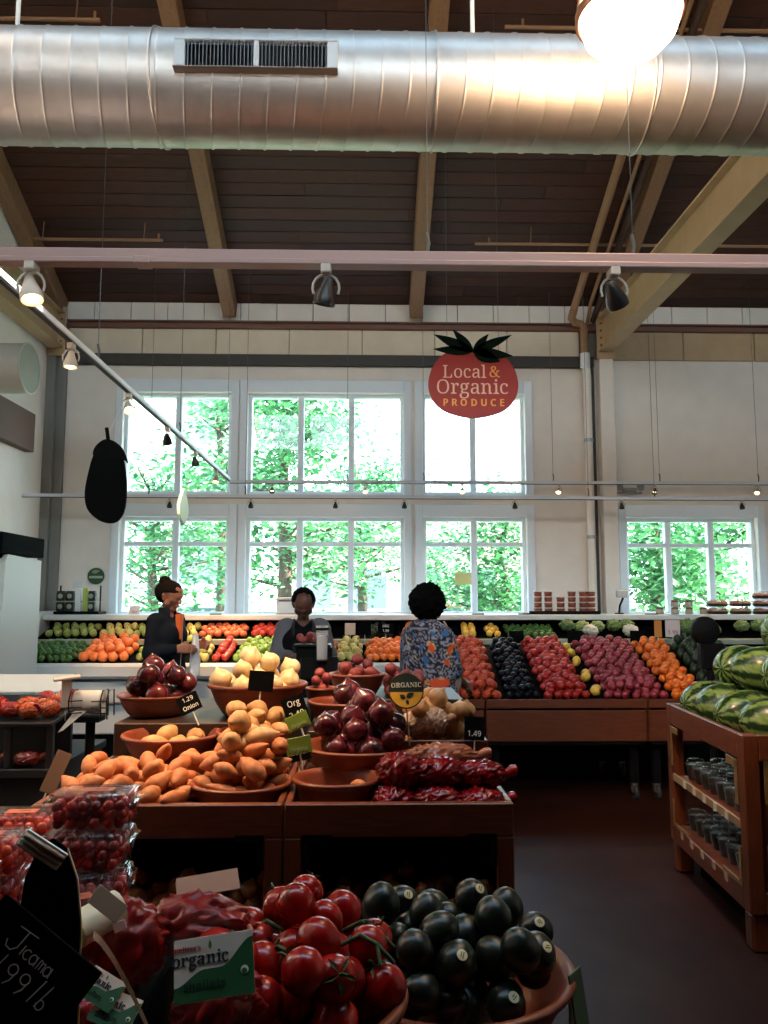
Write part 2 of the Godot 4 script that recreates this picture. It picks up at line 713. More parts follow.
func room():
	# floor: dark red-brown sealed concrete
	var floor_tex = noise_tex(0.006, [Color8(42, 19, 15), Color8(54, 26, 20), Color8(47, 22, 18), Color8(58, 29, 22)], 512, 21)
	var fm = tri_mat(floor_tex, Vector3.ONE * 0.35, 0.6)
	fm.metallic_specular = 0.32
	fm.roughness_texture = noise_tex(0.01, [Color(0.75, 0.75, 0.75), Color(1, 1, 1)], 256, 22)
	var m = MB.new()
	m.span(Vector3(-3.75, -0.2, -WALL), Vector3(9.2, 0, 8.2))
	struct("floor", m, fm)

	# window wall
	var holes = []
	var cols = [[-2.75, -1.53, [-2.14]], [-1.34, 0.44, [-0.74, -0.16]], [0.655, 1.83, [1.24]]]
	for c in cols:
		holes.append([c[0], c[1], 2.69, 3.86])
		holes.append([c[0], c[1], 1.33, 2.43])
	holes.append([2.965, 4.47, 1.33, 2.43])
	var wb = struct("wall_back", holed_wall(-3.75, 9.2, 0.0, 4.28, -WALL - 0.25, -WALL, holes), white_paint)
	# upper wall: upright sheets with recessed joints
	var bm = MB.new()
	bm.span(Vector3(-3.75, 4.28, -WALL - 0.25), Vector3(9.2, 5.1, -WALL - 0.02))
	part("backing", bm, mat(120, 116, 110, 0.8), wb)
	var px = -3.55
	while px < 5.6:
		var pm = MB.new()
		pm.span(Vector3(px + 0.004, 4.68, -WALL - 0.02), Vector3(px + 0.416, 4.98, -WALL), 0.004)
		part("panel", pm, white_paint, wb)
		px += 0.42
	var cream = tri_mat(noise_tex(0.02, [Color8(216, 198, 172), Color8(226, 210, 186)], 256, 23), Vector3.ONE * 0.5, 0.6)
	px = -3.4
	while px < 2.4:
		var pm = MB.new()
		pm.span(Vector3(px + 0.004, 4.30, -WALL - 0.02), Vector3(minf(px + 0.836, 2.6), 4.60, -WALL + 0.03), 0.004)
		part("band_panel", pm, cream, wb)
		px += 0.84
	px = 2.86
	while px < 5.8:
		var pm = MB.new()
		pm.span(Vector3(px + 0.004, 4.27, -WALL - 0.02), Vector3(px + 0.836, 4.60, -WALL + 0.03), 0.004)
		part("band_panel", pm, tan_steel, wb, "tan band")
		px += 0.84
	m = MB.new()
	m.span(Vector3(-3.4, 4.60, -WALL), Vector3(9.2, 4.675, -WALL + 0.07), 0.008)
	m.span(Vector3(-3.4, 4.66, -WALL), Vector3(9.2, 4.675, -WALL + 0.12))
	struct("trim_1", m, mat(110, 70, 52, 0.55))
	m = MB.new()
	m.span(Vector3(-3.38, 4.17, -WALL), Vector3(2.64, 4.30, -WALL + 0.06), 0.005)
	struct("trim_2", m, mat(58, 52, 46, 0.6))
	# end walls
	m = MB.new()
	m.span(Vector3(-3.95, 0, -WALL - 0.25), Vector3(-3.6, 5.6, 8.4))
	m.span(Vector3(-3.95, 5.6, -WALL - 0.25), Vector3(-3.6, 9.6, 8.4))
	struct("wall_left", m, white_paint)
	m = MB.new()
	m.span(Vector3(9.2, 0, -WALL - 0.25), Vector3(9.45, 9.6, 8.4))
	struct("wall_right", m, white_paint)
	m = MB.new()
	m.span(Vector3(-3.75, 0, 8.2), Vector3(9.2, 5.1, 8.45))
	struct("wall_front", m, mat(64, 42, 31, 0.8))
	# grey corner post and white column
	m = MB.new()
	m.span(Vector3(-3.6, 0, -WALL), Vector3(-3.5, 4.6, -WALL + 0.12), 0.004)
	m.span(Vector3(-3.5, 0, -WALL), Vector3(-3.4, 4.4, -WALL + 0.06), 0.004)
	struct("trim_3", m, mat(128, 126, 120, 0.6))
	m = MB.new()
	m.span(Vector3(2.67, 0, -WALL), Vector3(2.83, 4.26, -WALL + 0.16), 0.006)
	solo("steel_column", m, white_paint, "white steel column on the window wall under the big tan girder", "column")
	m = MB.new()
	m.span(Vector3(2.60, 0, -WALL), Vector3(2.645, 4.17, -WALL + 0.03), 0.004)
	struct("shadow_strip_4", m, mat(60, 58, 56, 0.6))  # dark colour stands in for the shadow line beside the column
	# flat brown slab standing proud of the left wall
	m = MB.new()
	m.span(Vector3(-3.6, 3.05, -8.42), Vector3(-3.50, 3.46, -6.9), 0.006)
	solo("brown_slab", m, mat(92, 62, 44, 0.7), "flat brown slab on the left wall under the round duct end", "panel")

	# ceiling: backing deck with boards on its underside
	var ce = struct_node("ceiling")
	var deck = MB.new()
	var sl = Vector2(1.0, PITCH).normalized()
	var cth = atan(PITCH)
	# z runs up the slope in this frame: origin at the eave of the window wall
	var fr = Transform3D(Basis(Vector3.RIGHT, -cth), P(0, EAVE, WALL))
	var up_len = (WALL - 0.5) / cos(cth)
	deck.xf = fr
	var sk0 = (WALL - 2.35) / cos(cth)       # ridge skylight strip, above the viewer
	var sk1 = (WALL - 1.3) / cos(cth)
	deck.span(Vector3(-3.95, 0.03, -0.6), Vector3(9.45, 0.2, sk0))
	deck.span(Vector3(-3.95, 0.03, sk1), Vector3(9.45, 0.2, up_len))
	deck.span(Vector3(4.6, 0.03, sk0), Vector3(9.45, 0.2, sk1))
	part("deck", deck, mat(46, 32, 25, 0.85), ce)
	# boards
	var rng = RandomNumberGenerator.new()
	rng.seed = 5
	var gtex = noise_tex(0.014, [Color8(54, 26, 14), Color8(76, 41, 23), Color8(62, 32, 18), Color8(86, 48, 28)], 512, 31, Vector2.ONE, false, 5)
	var bmats = []
	for k in 4:
		var bmm = tri_mat(gtex, Vector3(0.35, 4.0, 4.0), 0.62)
		bmm.albedo_color = [Color8(255, 255, 255), Color8(226, 222, 220), Color8(255, 240, 230), Color8(205, 200, 196)][k]
		bmats.append(bmm)
	var width = 0.148
	var rows = int(6.0 / width)
	var shared = {}
	for i in rows:
		var x = -3.7 - rng.randf() * 2.0
		while x < 5.6:
			var ln: float = [2.4, 3.0, 3.6][rng.randi() % 3]
			if not shared.has(ln):
				var q = MB.new()
				q.span(Vector3(0.002, 0.0, 0.003), Vector3(ln - 0.002, 0.03, width - 0.003), 0.004)
				shared[ln] = q.mesh()
			if x + ln > -3.7:
				var o = part("board", shared[ln], bmats[rng.randi() % 4], ce)
				o.transform = fr * Transform3D(Basis(), Vector3(maxf(x, -3.7), -rng.randf() * 0.006, i * width))
			x += ln
	# unseen rear slope; its skylight openings are added to brighten the window wall
	var fr2 = Transform3D(Basis(Vector3.UP, PI) * Basis(Vector3.RIGHT, -cth), P(0, EAVE, -8.0))
	var back = MB.new()
	back.xf = fr2
	for s in [[0.0, 1.0], [4.8, up_len + 0.2]]:
		back.span(Vector3(-9.45, 0.0, s[0] - 0.5), Vector3(3.95, 0.2, s[1]))
	for s in [[-9.45, -9.0], [-6.5, -6.3], [-3.8, -3.6], [-1.1, -0.9], [1.6, 1.8], [3.5, 3.95]]:
		back.span(Vector3(s[0], 0.0, 1.0), Vector3(s[1], 0.2, 4.8))
	part("deck", back, mat(70, 48, 36, 0.8), ce)

	# unseen slab added behind the viewer to keep rear skylight off the near displays
	m = MB.new()
	m.span(Vector3(-3.75, 3.2, -0.2), Vector3(9.2, 3.4, 8.2))
	struct("added_shade_slab", m, mat(52, 34, 25, 0.8))

	# sloping rafters
	var glulam = tri_mat(noise_tex(0.014, [Color8(120, 86, 58), Color8(142, 106, 74), Color8(130, 95, 66)], 256, 41), Vector3(4, 0.6, 4), 0.6)
	var names = ["sloping timber rafter against the left wall above the tan girder", "sloping timber rafter over the left pair of windows", "sloping timber rafter in the middle of the ceiling, behind the vent duct", "sloping timber rafter right of the brown pipes, near the big tan girder", "sloping timber rafter at the far right edge"]
	for i in 5:
		var rm = MB.new()
		rm.xf = fr
		var xx: float = [-3.5, -1.56, 0.58, 2.80, 4.95][i]
		rm.span(Vector3(xx - 0.075, -0.22, 0.0), Vector3(xx + 0.075, -0.006, up_len), 0.006)
		solo("rafter", rm, glulam, names[i], "beam", Vector3.ZERO, Basis(), "sloping rafters")

	# the two big level girders
	for s in [[2.75, "big tan steel girder running to the white column, with a round hole"], [-3.485, "tan steel girder along the left wall"]]:
		var g = thing("steel_girder", s[1], "beam", Vector3.ZERO, 0.0)
		var w = MB.new()
		var x: float = s[0]
		w.span(Vector3(x - 0.012, 4.34, -WALL + 0.17), Vector3(x + 0.012, 4.72, 2.0))
		part("web", w, tan_steel, g)
		for y in [4.32, 4.72]:
			var fl = MB.new()
			fl.span(Vector3(x - 0.085, y, -WALL + 0.17), Vector3(x + 0.085, y + 0.02, 2.0), 0.004)
			part("flange", fl, tan_steel, g)
		var pl = MB.new()
		pl.span(Vector3(x - 0.10, 4.24, -WALL + 0.14), Vector3(x + 0.10, 4.80, -WALL + 0.17), 0.003)
		part("end_plate", pl, tan_steel, g)
		for k in 4:
			for sg in [-1, 1]:
				var bo = MB.new()
				bo.xf = Transform3D(Basis(Vector3.RIGHT, PI / 2), Vector3(x + sg * 0.055, 4.40 + k * 0.085, -WALL + 0.17))
				bo.lathe([Vector2(0.0, 0.012), Vector2(0.014, 0.012), Vector2(0.014, 0.0)], 6)
				part("bolt", bo, mat(120, 95, 70, 0.5), g)
		if x > 0:
			for h in [[-6.6, 0.035, 0.05], [-8.35, 0.012, 0.05]]:
				var ho = MB.new()
				ho.xf = Transform3D(Basis(Vector3.FORWARD, PI / 2), Vector3(x - 0.012, 4.53, h[0]))
				ho.lathe([Vector2(0.0, 0.003), Vector2(h[1] * 0.7, 0.003), Vector2(h[1], 0.002), Vector2(h[1] * 1.15, 0.0)], 16)
				part("hole_plug", ho, mat(22, 18, 14, 0.8), g, "round dark hole")

	# windows
	var n = 1
	for c in cols:
		window(n, c[0], c[1], 2.69, 3.86, c[2], 0.0)
		window(n + 1, c[0], c[1], 1.33, 2.43, c[2], 2.13)
		n += 2
	window(7, 2.965, 4.47, 1.33, 2.43, [3.47, 3.965], 2.12)

# ================================================================ outdoors
func outdoors():
	var m = MB.new()
	m.span(Vector3(-60, -0.4, -90), Vector3(60, -0.15, -WALL - 0.25))
	var gt = noise_tex(0.01, [Color8(168, 168, 162), Color8(196, 196, 190)], 256, 51)
	var g = struct("ground_outside", m, tri_mat(gt, Vector3.ONE * 0.2, 0.9))
	var lawn = MB.new()
	lawn.span(Vector3(-40, -0.15, -17.5), Vector3(40, -0.1, -11.2))
	struct("lawn_outside", lawn, tri_mat(noise_tex(0.05, [Color8(86, 120, 60), Color8(120, 150, 84)], 256, 52), Vector3.ONE * 0.5, 0.95))

	# leaf shared by all trees
	var lf = MB.new()
	var a = [Vector3(0, 0, 0), Vector3(0.045, 0.012, 0.06), Vector3(0.05, 0.0, 0.11), Vector3(0.0, -0.02, 0.19), Vector3(-0.05, 0.0, 0.11), Vector3(-0.045, 0.012, 0.06)]
	lf.poly([a[0], a[3], a[2], a[1]])
	lf.poly([a[0], a[5], a[4], a[3]])
	var leaf = lf.mesh()
	var lm = vmat(0.5)
	lm.backlight_enabled = true
	lm.backlight = Color8(120, 180, 130)
	var bark = tri_mat(noise_tex(0.03, [Color8(62, 52, 44), Color8(94, 82, 70)], 256, 53), Vector3(3, 0.8, 3), 0.9)
	var spots = [
		[-3.95, 15.0, 4.5, 1.7, 2.9, "pale young tree outside the left windows, beside the pale house", 2600, 0.24],
		[-3.05, 17.0, 7.6, 1.1, 3.3, "slim tree outside, showing between the left and middle windows", 1900, 0.3],
		[-1.35, 13.2, 7.4, 1.35, 2.3, "leafy tree with a dark trunk outside the left pane of the middle windows", 4300, 0.2],
		[-0.1, 18.0, 5.6, 2.0, 2.2, "rounded tree outside the right pane of the middle windows", 2800, 0.34],
		[2.95, 17.0, 4.5, 1.5, 2.2, "tree outside the right pane of the window under the red hanging sign", 3600, 0.26],
		[4.5, 12.4, 6.6, 1.7, 2.2, "dense tree with a thick trunk outside the left pane of the far right window", 5400, 0.2],
		[6.4, 14.5, 6.0, 1.9, 2.6, "bright leafy tree outside the right panes of the far right window", 3600, 0.2],
		[2.7, 30.0, 4.2, 2.0, 2.0, "distant low tree across the street, left of the yellow window sticker", 2000, 0.25],
		[-12.5, 38.0, 9.5, 3.0, 3.6, "tall tree beyond the pale house at the far left", 2000, 0.25]]
	for i in spots.size():
		var s: Array = spots[i]
		tree(s[0], s[1], s[2], s[3], s[7], s[5], int(s[6] * 1.5), leaf, lm, bark, 100 + i)

	# yellow paper on the glass
	m = MB.new()
	m.box(Vector3.ZERO, Vector3(0.19, 0.14, 0.003), 0.001)
	solo("window_sticker", m, mat(206, 204, 130, 0.6), "small yellow paper stuck on the window right of the curly black hair", "sticker", P(1.115, 1.74, 9.09))
	# pale house with a dark roof
	var h = thing("house", "pale clapboard house with grey roof outside the upper left window", "house", P(-9.0, -0.15, 27.0), 0.25)
	var siding = mat(205, 208, 205, 0.8)
	var b = MB.new()
	b.span(Vector3(-5, 0, -4), Vector3(5.0, 9.4, 4))
	part("wall", b, siding, h)
	for i in 34:
		var bd = MB.new()
		bd.span(Vector3(-5.03, 0.3 + i * 0.26, 4.0), Vector3(5.03, 0.3 + i * 0.26 + 0.245, 4.03), 0.006)
		part("clapboard", bd, siding, h)
	var r = MB.new()
	for sg in [-1, 1]:
		var z: float = 4.5 * sg
		var pts = [Vector3(-5.5, 9.3, z), Vector3(5.5, 9.3, z), Vector3(5.5, 11.6, 0), Vector3(-5.5, 11.6, 0)]
		if sg < 0:
			pts.reverse()
		r.poly(pts)
	r.poly([Vector3(-5.5, 9.3, -4.5), Vector3(-5.5, 9.3, 4.5), Vector3(-5.5, 11.6, 0)])
	r.poly([Vector3(5.5, 9.3, 4.5), Vector3(5.5, 9.3, -4.5), Vector3(5.5, 11.6, 0)])
	part("roof", r, mat(120, 128, 134, 0.8), h)
	var gu = MB.new()
	gu.span(Vector3(-5.4, 9.0, 4.0), Vector3(5.4, 9.35, 4.5), 0.02)
	part("eaves", gu, mat(168, 176, 182, 0.7), h)
	for wx in [-3.2, 0.0, 3.2]:
		for wy in [2.0, 6.2]:
			var f = MB.new()
			f.span(Vector3(wx - 0.75, wy, 4.03), Vector3(wx + 0.75, wy + 1.9, 4.10), 0.01)
			var wn = part("window", f, frame_white, h)
			var gl = MB.new()
			gl.span(Vector3(wx - 0.62, wy + 0.12, 4.10), Vector3(wx + 0.62, wy + 0.9, 4.11))
			part("pane", gl, mat(96, 110, 118, 0.15), wn)
			gl = MB.new()
			gl.span(Vector3(wx - 0.62, wy + 1.0, 4.10), Vector3(wx + 0.62, wy + 1.78, 4.11))
			part("pane", gl, mat(96, 110, 118, 0.15), wn)
	# brick building across the street
	var bb = thing("building", "low brick building across the street behind the trees", "building", P(4.5, -0.15, 46.0))
	b = MB.new()
	b.span(Vector3(-9, 0, -5), Vector3(9, 6.0, 5))
	part("wall", b, mat(186, 160, 148, 0.85), bb)
	b = MB.new()
	b.span(Vector3(-9.3, 6.0, -5.3), Vector3(9.3, 6.5, 5.3), 0.02)
	part("roof", b, mat(170, 172, 172, 0.8), bb)
	for k in 6:
		b = MB.new()
		b.span(Vector3(-7.8 + k * 2.8, 1.2, 5.0), Vector3(-6.2 + k * 2.8, 3.2, 5.06), 0.01)
		part("window", b, mat(84, 96, 104, 0.2), bb)
	# parked cars
	car(P(-4.1, -0.15, 21.5), 0.15, mat(120, 160, 170, 0.25, 0.3, 0.6), "teal parked car outside the left lower window")
	car(P(2.6, -0.15, 26.0), 0.0, mat(176, 40, 36, 0.25, 0.2, 0.6), "red parked car outside the window behind the floral blouse")
	car(P(7.0, -0.15, 27.0), 0.0, mat(206, 206, 206, 0.25, 0.3, 0.6), "silver parked car right of the red one")

func tree(x, d, h, cw, low, label, n, leaf, lm, bark, sd):
	var rng = RandomNumberGenerator.new()
	rng.seed = sd
	var t = thing("broadleaf_tree", label, "tree", P(x, -0.15, d))
	var tr = MB.new()
	var top = Vector3(rng.randf_range(-0.2, 0.2), h * 0.86, rng.randf_range(-0.2, 0.2))
	tr.tube([Vector3(0, -0.1, 0), Vector3(0.05, h * 0.3, 0.02), Vector3(-0.04, h * 0.6, 0.0), top], 0.15, 9, true, 0.03)
	part("trunk", tr, bark, t)
	var tips = []
	for k in 22:
		var y = h * rng.randf_range(low, 0.82)
		var ang = rng.randf() * TAU
		var reach: float = cw * rng.randf_range(0.55, 1.0) * (1.0 - absf(y / h - 0.42) * 0.9)
		var e = Vector3(cos(ang) * reach, y + reach * rng.randf_range(0.15, 0.5), sin(ang) * reach)
		var br = MB.new()
		br.tube([Vector3(0, y, 0), Vector3(e.x * 0.5, lerpf(y, e.y, 0.4), e.z * 0.5), e], 0.04, 5, false, 0.01)
		part("branch", br, bark, t)
		for q in 3:
			tips.append(e.lerp(Vector3(0, y, 0), q * 0.28))
	tips.append(top)
	var mm = MultiMesh.new()
	mm.transform_format = MultiMesh.TRANSFORM_3D
	mm.use_colors = true
	mm.mesh = leaf
	mm.instance_count = n
	for i in n:
		var c: Vector3 = tips[rng.randi() % tips.size()]
		var o = Vector3(rng.randfn(), rng.randfn() * 0.7, rng.randfn()) * 0.36
		var b = Basis.from_euler(Vector3(rng.randf_range(-0.9, 0.5), rng.randf() * TAU, rng.randf_range(-0.7, 0.7))).scaled(Vector3.ONE * rng.randf_range(0.45, 0.95))
		mm.set_instance_transform(i, Transform3D(b, c + o))
		var g = rng.randf()
		mm.set_instance_color(i, L(46, 100, 70).lerp(L(128, 184, 132), g))
	var mi = MultiMeshInstance3D.new()
	mi.name = "foliage"
	mi.multimesh = mm
	mi.material_override = lm
	mi.set_meta("kind", "stuff")
	t.add_child(mi)

func car(at: Vector3, turn: float, paint, label: String):
	var t = thing("car", label, "car", at, turn, "")
	var m = MB.new()
	m.prism(PackedVector2Array([Vector2(-2.1, 0.3), Vector2(2.1, 0.3), Vector2(2.15, 0.75), Vector2(1.3, 0.9), Vector2(-2.0, 0.95), Vector2(-2.15, 0.7)]), -0.85, 0.85)
	part("body", m, paint, t)
	m = MB.new()
	m.prism(PackedVector2Array([Vector2(-1.75, 0.95), Vector2(1.05, 0.9), Vector2(0.45, 1.42), Vector2(-1.1, 1.45)]), -0.74, 0.74)
	part("cabin", m, mat(50, 60, 66, 0.1), t)
	m = MB.new()
	m.span(Vector3(-1.15, 1.43, -0.72), Vector3(0.45, 1.48, 0.72), 0.02)
	part("roof", m, paint, t)
	for x in [-1.3, 1.3]:
		for z in [-0.8, 0.8]:
			m = MB.new()
			m.xf = Transform3D(Basis(Vector3.RIGHT, PI / 2), Vector3(x, 0.32, z))
			m.lathe([Vector2(0, -0.1), Vector2(0.32, -0.1), Vector2(0.32, 0.1), Vector2(0, 0.1)], 18)
			part("wheel", m, mat(30, 30, 32, 0.7), t)

# ================================================================ overhead
func overhead():
	# spiral-seamed galvanised duct running across the store
	var galv = tri_mat(noise_tex(0.02, [Color8(182, 174, 168), Color8(202, 194, 188), Color8(192, 184, 178)], 256, 61), Vector3.ONE * 0.8, 0.47, 1.0)
	var d = thing("vent_duct", "large round galvanised spiral duct crossing under the ceiling", "duct", P(0, 3.99, 3.7))
	var m = MB.new()
	var R = 0.2625
	var pitch = 0.13
	var rows = []
	var stations = []
	var x = -3.6
	while x < 5.6:
		for q in [[0.0, 0.0], [0.112, 0.0], [0.117, 0.004], [0.125, 0.004]]:
			stations.append([x + q[0], R + q[1]])
		x += pitch
	for s in stations:
		var r = []
		for j in 65:
			var th = TAU * j / 64
			r.append(Vector3(s[0] + pitch * 0.35 * sin(th), cos(th) * s[1], sin(th) * s[1]))
		rows.append(r)
	# the side register opens into the duct
	m.grid(rows, false, false, func(p, q): return p.z > 0.0 and p.x > -0.86 and q.x < -0.15 and absf(p.y) < 0.062 and absf(q.y) < 0.062)
	part("body", m, galv, d)
	for jx in [-1.0, 0.33, 1.35, 2.4]:
		m = MB.new()
		m.xf = Transform3D(Basis(Vector3.FORWARD, PI / 2), Vector3(jx, 0, 0))
		m.lathe([Vector2(R + 0.003, -0.006), Vector2(R + 0.009, -0.004), Vector2(R + 0.009, 0.004), Vector2(R + 0.003, 0.006)], 48)
		part("joint_band", m, galv, d)
	for hx in [-1.72, 0.53]:
		m = MB.new()
		m.tube([Vector3(hx, R, 0), Vector3(hx, 3.05, 0)], 0.011, 8)
		part("hanger_rod", m, mat(226, 226, 222, 0.5), d, "white hanger rod")
	# side register with two banks of upright fins
	var g = thing("air_register", "silver air register with two banks of fins on the big duct", "vent", P(-0.505, 3.99, 3.7 - R))
	m = MB.new()
	for b in [[-0.375, 0.375, -0.078, -0.064], [-0.375, 0.375, 0.064, 0.078], [-0.375, -0.325, -0.064, 0.064], [0.325, 0.375, -0.064, 0.064], [-0.012, 0.012, -0.064, 0.064]]:
		m.span(Vector3(b[0], b[2], -0.02), Vector3(b[1], b[3], 0.012), 0.003)
	part("frame", m, mat(196, 200, 204, 0.4, 0.6), g)
	m = MB.new()
	m.span(Vector3(-0.375, -0.084, -0.02), Vector3(0.375, -0.078, 0.035), 0.002)
	part("lip", m, mat(150, 140, 132, 0.4, 0.7), g)
	var fin = MB.new()
	fin.span(Vector3(-0.0018, -0.064, -0.03), Vector3(0.0018, 0.064, 0.006))
	var fmesh = fin.mesh()
	for b in 2:
		for k in 18:
			var f = part("fin", fmesh, mat(120, 124, 128, 0.4, 0.8), g)
			f.position = Vector3((-0.314 if b == 0 else 0.025) + k * 0.0172, 0, 0)
			f.rotation.y = 0.3

	# sprinkler pipes under the ceiling boards
	var pipe_tan = mat(150, 112, 78, 0.5)
	var specs = [[-3.5, -2.1, 5.20, 7.97, 0.016, "thin sprinkler pipe below the left ceiling boards, nearer the wall"], [1.14, 6.0, 5.20, 7.97, 0.016, "thin sprinkler pipe crossing the right ceiling bays, nearer the wall"],
		[-3.5, -2.13, 6.11, 5.98, 0.016, "thin sprinkler pipe at the top left above the duct"], [1.12, 6.0, 6.11, 5.98, 0.016, "thin sprinkler pipe at the top right above the duct"]]
	for s in specs:
		var t = thing("sprinkler_pipe", s[5], "pipe", P(0, s[2], s[3]), 0.0, "sprinkler pipes")
		m = MB.new()
		m.tube([Vector3(s[0], 0, 0), Vector3(s[1], 0, 0)], s[4], 8)
		part("pipe", m, pipe_tan, t)
		for hx in [lerpf(s[0], s[1], 0.12), lerpf(s[0], s[1], 0.86 if s[1] < 0 else 0.5)]:
			m = MB.new()
			m.tube([Vector3(hx, 0, 0), Vector3(hx + 0.01, 0.2, 0)], 0.005, 6)
			part("hanger", m, pipe_tan, t)
		m = MB.new()
		m.lathe([Vector2(0.0, 0.07), Vector2(0.012, 0.07), Vector2(0.012, 0.02), Vector2(0.02, 0.0), Vector2(0.0, -0.001)], 8, Vector3(lerpf(s[0], s[1], 0.97 if s[1] < 0 else 0.03), 0, 0))
		part("sprinkler_head", m, pipe_tan, t)
	# drain pipe following the slope, then down the wall
	var t2 = thing("drain_pipe", "brown drain pipe down the ceiling slope, then white down the wall beside the column", "pipe", Vector3.ZERO)
	m = MB.new()
	m.tube([P(2.35, ceil_y(3.5) - 0.33, 3.5), P(2.35, ceil_y(8.72) - 0.3, 8.72)], 0.042, 12)
	part("sloping_pipe", m, pipe_tan, t2)
	m = MB.new()
	var ey = ceil_y(8.72) - 0.3
	m.tube([P(2.35, ey + 0.02, 8.66), P(2.35, ey - 0.05, 8.78), P(2.40, ey - 0.09, 8.82), P(2.47, ey - 0.10, 8.83), P(2.50, ey - 0.16, 8.83), P(2.505, ey - 0.5, 8.83)], 0.045, 12)
	part("elbow", m, pipe_tan, t2)
	m = MB.new()
	m.tube([P(2.505, ey - 0.45, 8.83), P(2.505, ey - 0.62, 8.83)], 0.056, 12)
	part("coupling", m, white_plastic, t2)
	m = MB.new()
	m.tube([P(2.505, ey - 0.5, 8.83), P(2.53, ey - 0.72, 8.85), P(2.535, ey - 0.95, 8.88), P(2.535, 0.0, 8.88)], 0.045, 12)
	part("downpipe", m, white_paint, t2)
	for y in [3.3, 2.2]:
		m = MB.new()
		m.tube([P(2.535, y - 0.02, 8.88), P(2.535, y + 0.02, 8.88)], 0.051, 12)
		part("clamp", m, steel, t2)
	m = MB.new()
	m.tube([P(2.52, ceil_y(3.5) - 0.33, 3.5), P(2.52, ceil_y(8.6) - 0.3, 8.6), P(2.56, ceil_y(8.9) - 0.3, 8.9)], 0.02, 10)
	solo("conduit", m, pipe_tan, "thin brown conduit beside the sloping drain pipe", "pipe")
	m = MB.new()
	m.tube([P(2.63, ceil_y(3.5) - 0.26, 3.5), P(2.63, ceil_y(8.9) - 0.26, 8.9)], 0.035, 10)
	solo("conduit", m, dark_wood, "dark conduit between the brown pipes and the rafter", "pipe")

	# near rail, and the tracks
	var rail_mat = mat(160, 124, 114, 0.5)
	var rail = thing("light_rail", "long pinkish light rail crossing just below the duct", "rail", P(0, 2.82, 2.99), 0.0)
	m = MB.new()
	m.span(Vector3(-3.55, -0.012, -0.022), Vector3(6.0, 0.026, 0.022), 0.003)
	part("channel", m, rail_mat, rail)
	m = MB.new()
	m.span(Vector3(-3.55, -0.034, -0.03), Vector3(6.0, -0.012, 0.03), 0.003)
	part("lower_flange", m, rail_mat, rail)
	m = MB.new()
	m.span(Vector3(-0.89, -0.037, -0.033), Vector3(-0.83, -0.008, 0.033), 0.003)
	part("splice_cover", m, rail_mat, rail)
	for hx in [0.24, -2.6, 1.05, 3.2]:
		m = MB.new()
		m.tube([Vector3(hx, 0.026, 0), Vector3(hx, ceil_y(2.99) - 2.82, 0)], 0.0015, 5)
		part("hanging_wire", m, wire_mat, rail)
		m = MB.new()
		m.tube([Vector3(hx, 0.03, 0), Vector3(hx + 0.006, 0.07, 0), Vector3(hx - 0.004, 0.11, 0)], 0.008, 6)
		part("wire_clip", m, mat(70, 66, 60, 0.5), rail)
	track_line([[P(-1.5, 2.82, 3.02), P(-1.5, 2.82, 8.78)]], "long white light track running from the upper left towards the windows", [P(-1.5, 2.82, 4.4), P(-1.5, 2.82, 6.4), P(-1.5, 2.82, 8.6)])
	track_line([[P(-1.5, 2.80, 8.8), P(6.5, 2.80, 8.8)]], "upper white light track crossing in front of the windows", [P(-0.2, 2.8, 8.8), P(0.65, 2.8, 8.8), P(2.1, 2.8, 8.8), P(3.3, 2.8, 8.8), P(4.42, 2.8, 8.8)])
	track_line([[P(-3.55, 2.575, 8.3), P(6.5, 2.555, 8.3)]], "lower white light track crossing the whole width before the windows", [P(-3.66, 2.575, 8.3), P(-2.25, 2.575, 8.3), P(-1.25, 2.575, 8.3), P(2.35, 2.56, 8.3), P(3.05, 2.56, 8.3)])

	# spotlights: place on the track, whether lit, where it is aimed
	spot(P(-1.285, 2.786, 2.99), true, P(-0.85, 0.9, 2.6), "lit spotlight on the pinkish rail at the far left", 1.0, 4.0, "spotlights on the near rail")
	spot(P(-0.154, 2.786, 2.99), true, P(-0.5, 0.9, 3.35), "dark gimbal spotlight on the pinkish rail left of centre", 1.0, 4.5, "spotlights on the near rail", true)
	spot(P(0.97, 2.786, 2.99), true, P(2.1, 1.0, 4.3), "dark gimbal spotlight on the pinkish rail in front of the tan girder", 1.0, 2.2, "spotlights on the near rail", true)
	var sl = ["nearest spotlight on the slanting track, left of the dark vegetable sign", "second spotlight along the slanting track, right of the dark vegetable sign", "third spotlight along the slanting track, over the upper left window", "fourth spotlight along the slanting track", "farthest spotlight on the slanting track, near its corner"]
	var tg = [P(-1.5, 0.9, 3.9), P(-0.7, 1.0, 3.7), P(-1.7, 0.9, 7.6), P(-1.2, 0.9, 7.6), P(-1.6, 0.9, 7.5)]
	for k in 5:
		spot(P(-1.5, 2.795, 4.0 + k), true, tg[k], sl[k], 0.8, [1.2, 1.8, 3.0, 3.0, 3.0][k], "spotlights on the slanting track", k == 2 or k == 3)
	var ups = [[-1.03, -0.9, "dark spotlight on the upper track at the left of the middle window", true], [0.0, 0.2, "lit spotlight on the upper track at the right of the middle window", false], [1.08, 0.9, "lit spotlight on the upper track below the red sign", false], [2.16, 1.6, "lit spotlight on the upper track left of the white column", false], [3.24, 2.4, "dark spotlight on the upper track right of the white column", true], [4.4, 3.6, "lit spotlight on the upper track at the right edge", false]]
	for s in ups:
		spot(P(s[0], 2.785, 8.8), true, P(s[1], 0.9, 7.6), s[2], 0.7, 2.4, "spotlights on the upper track", s[3])
	var lows = [-2.03, -1.19, -0.31, 0.41, 1.57, 2.70, 3.98]
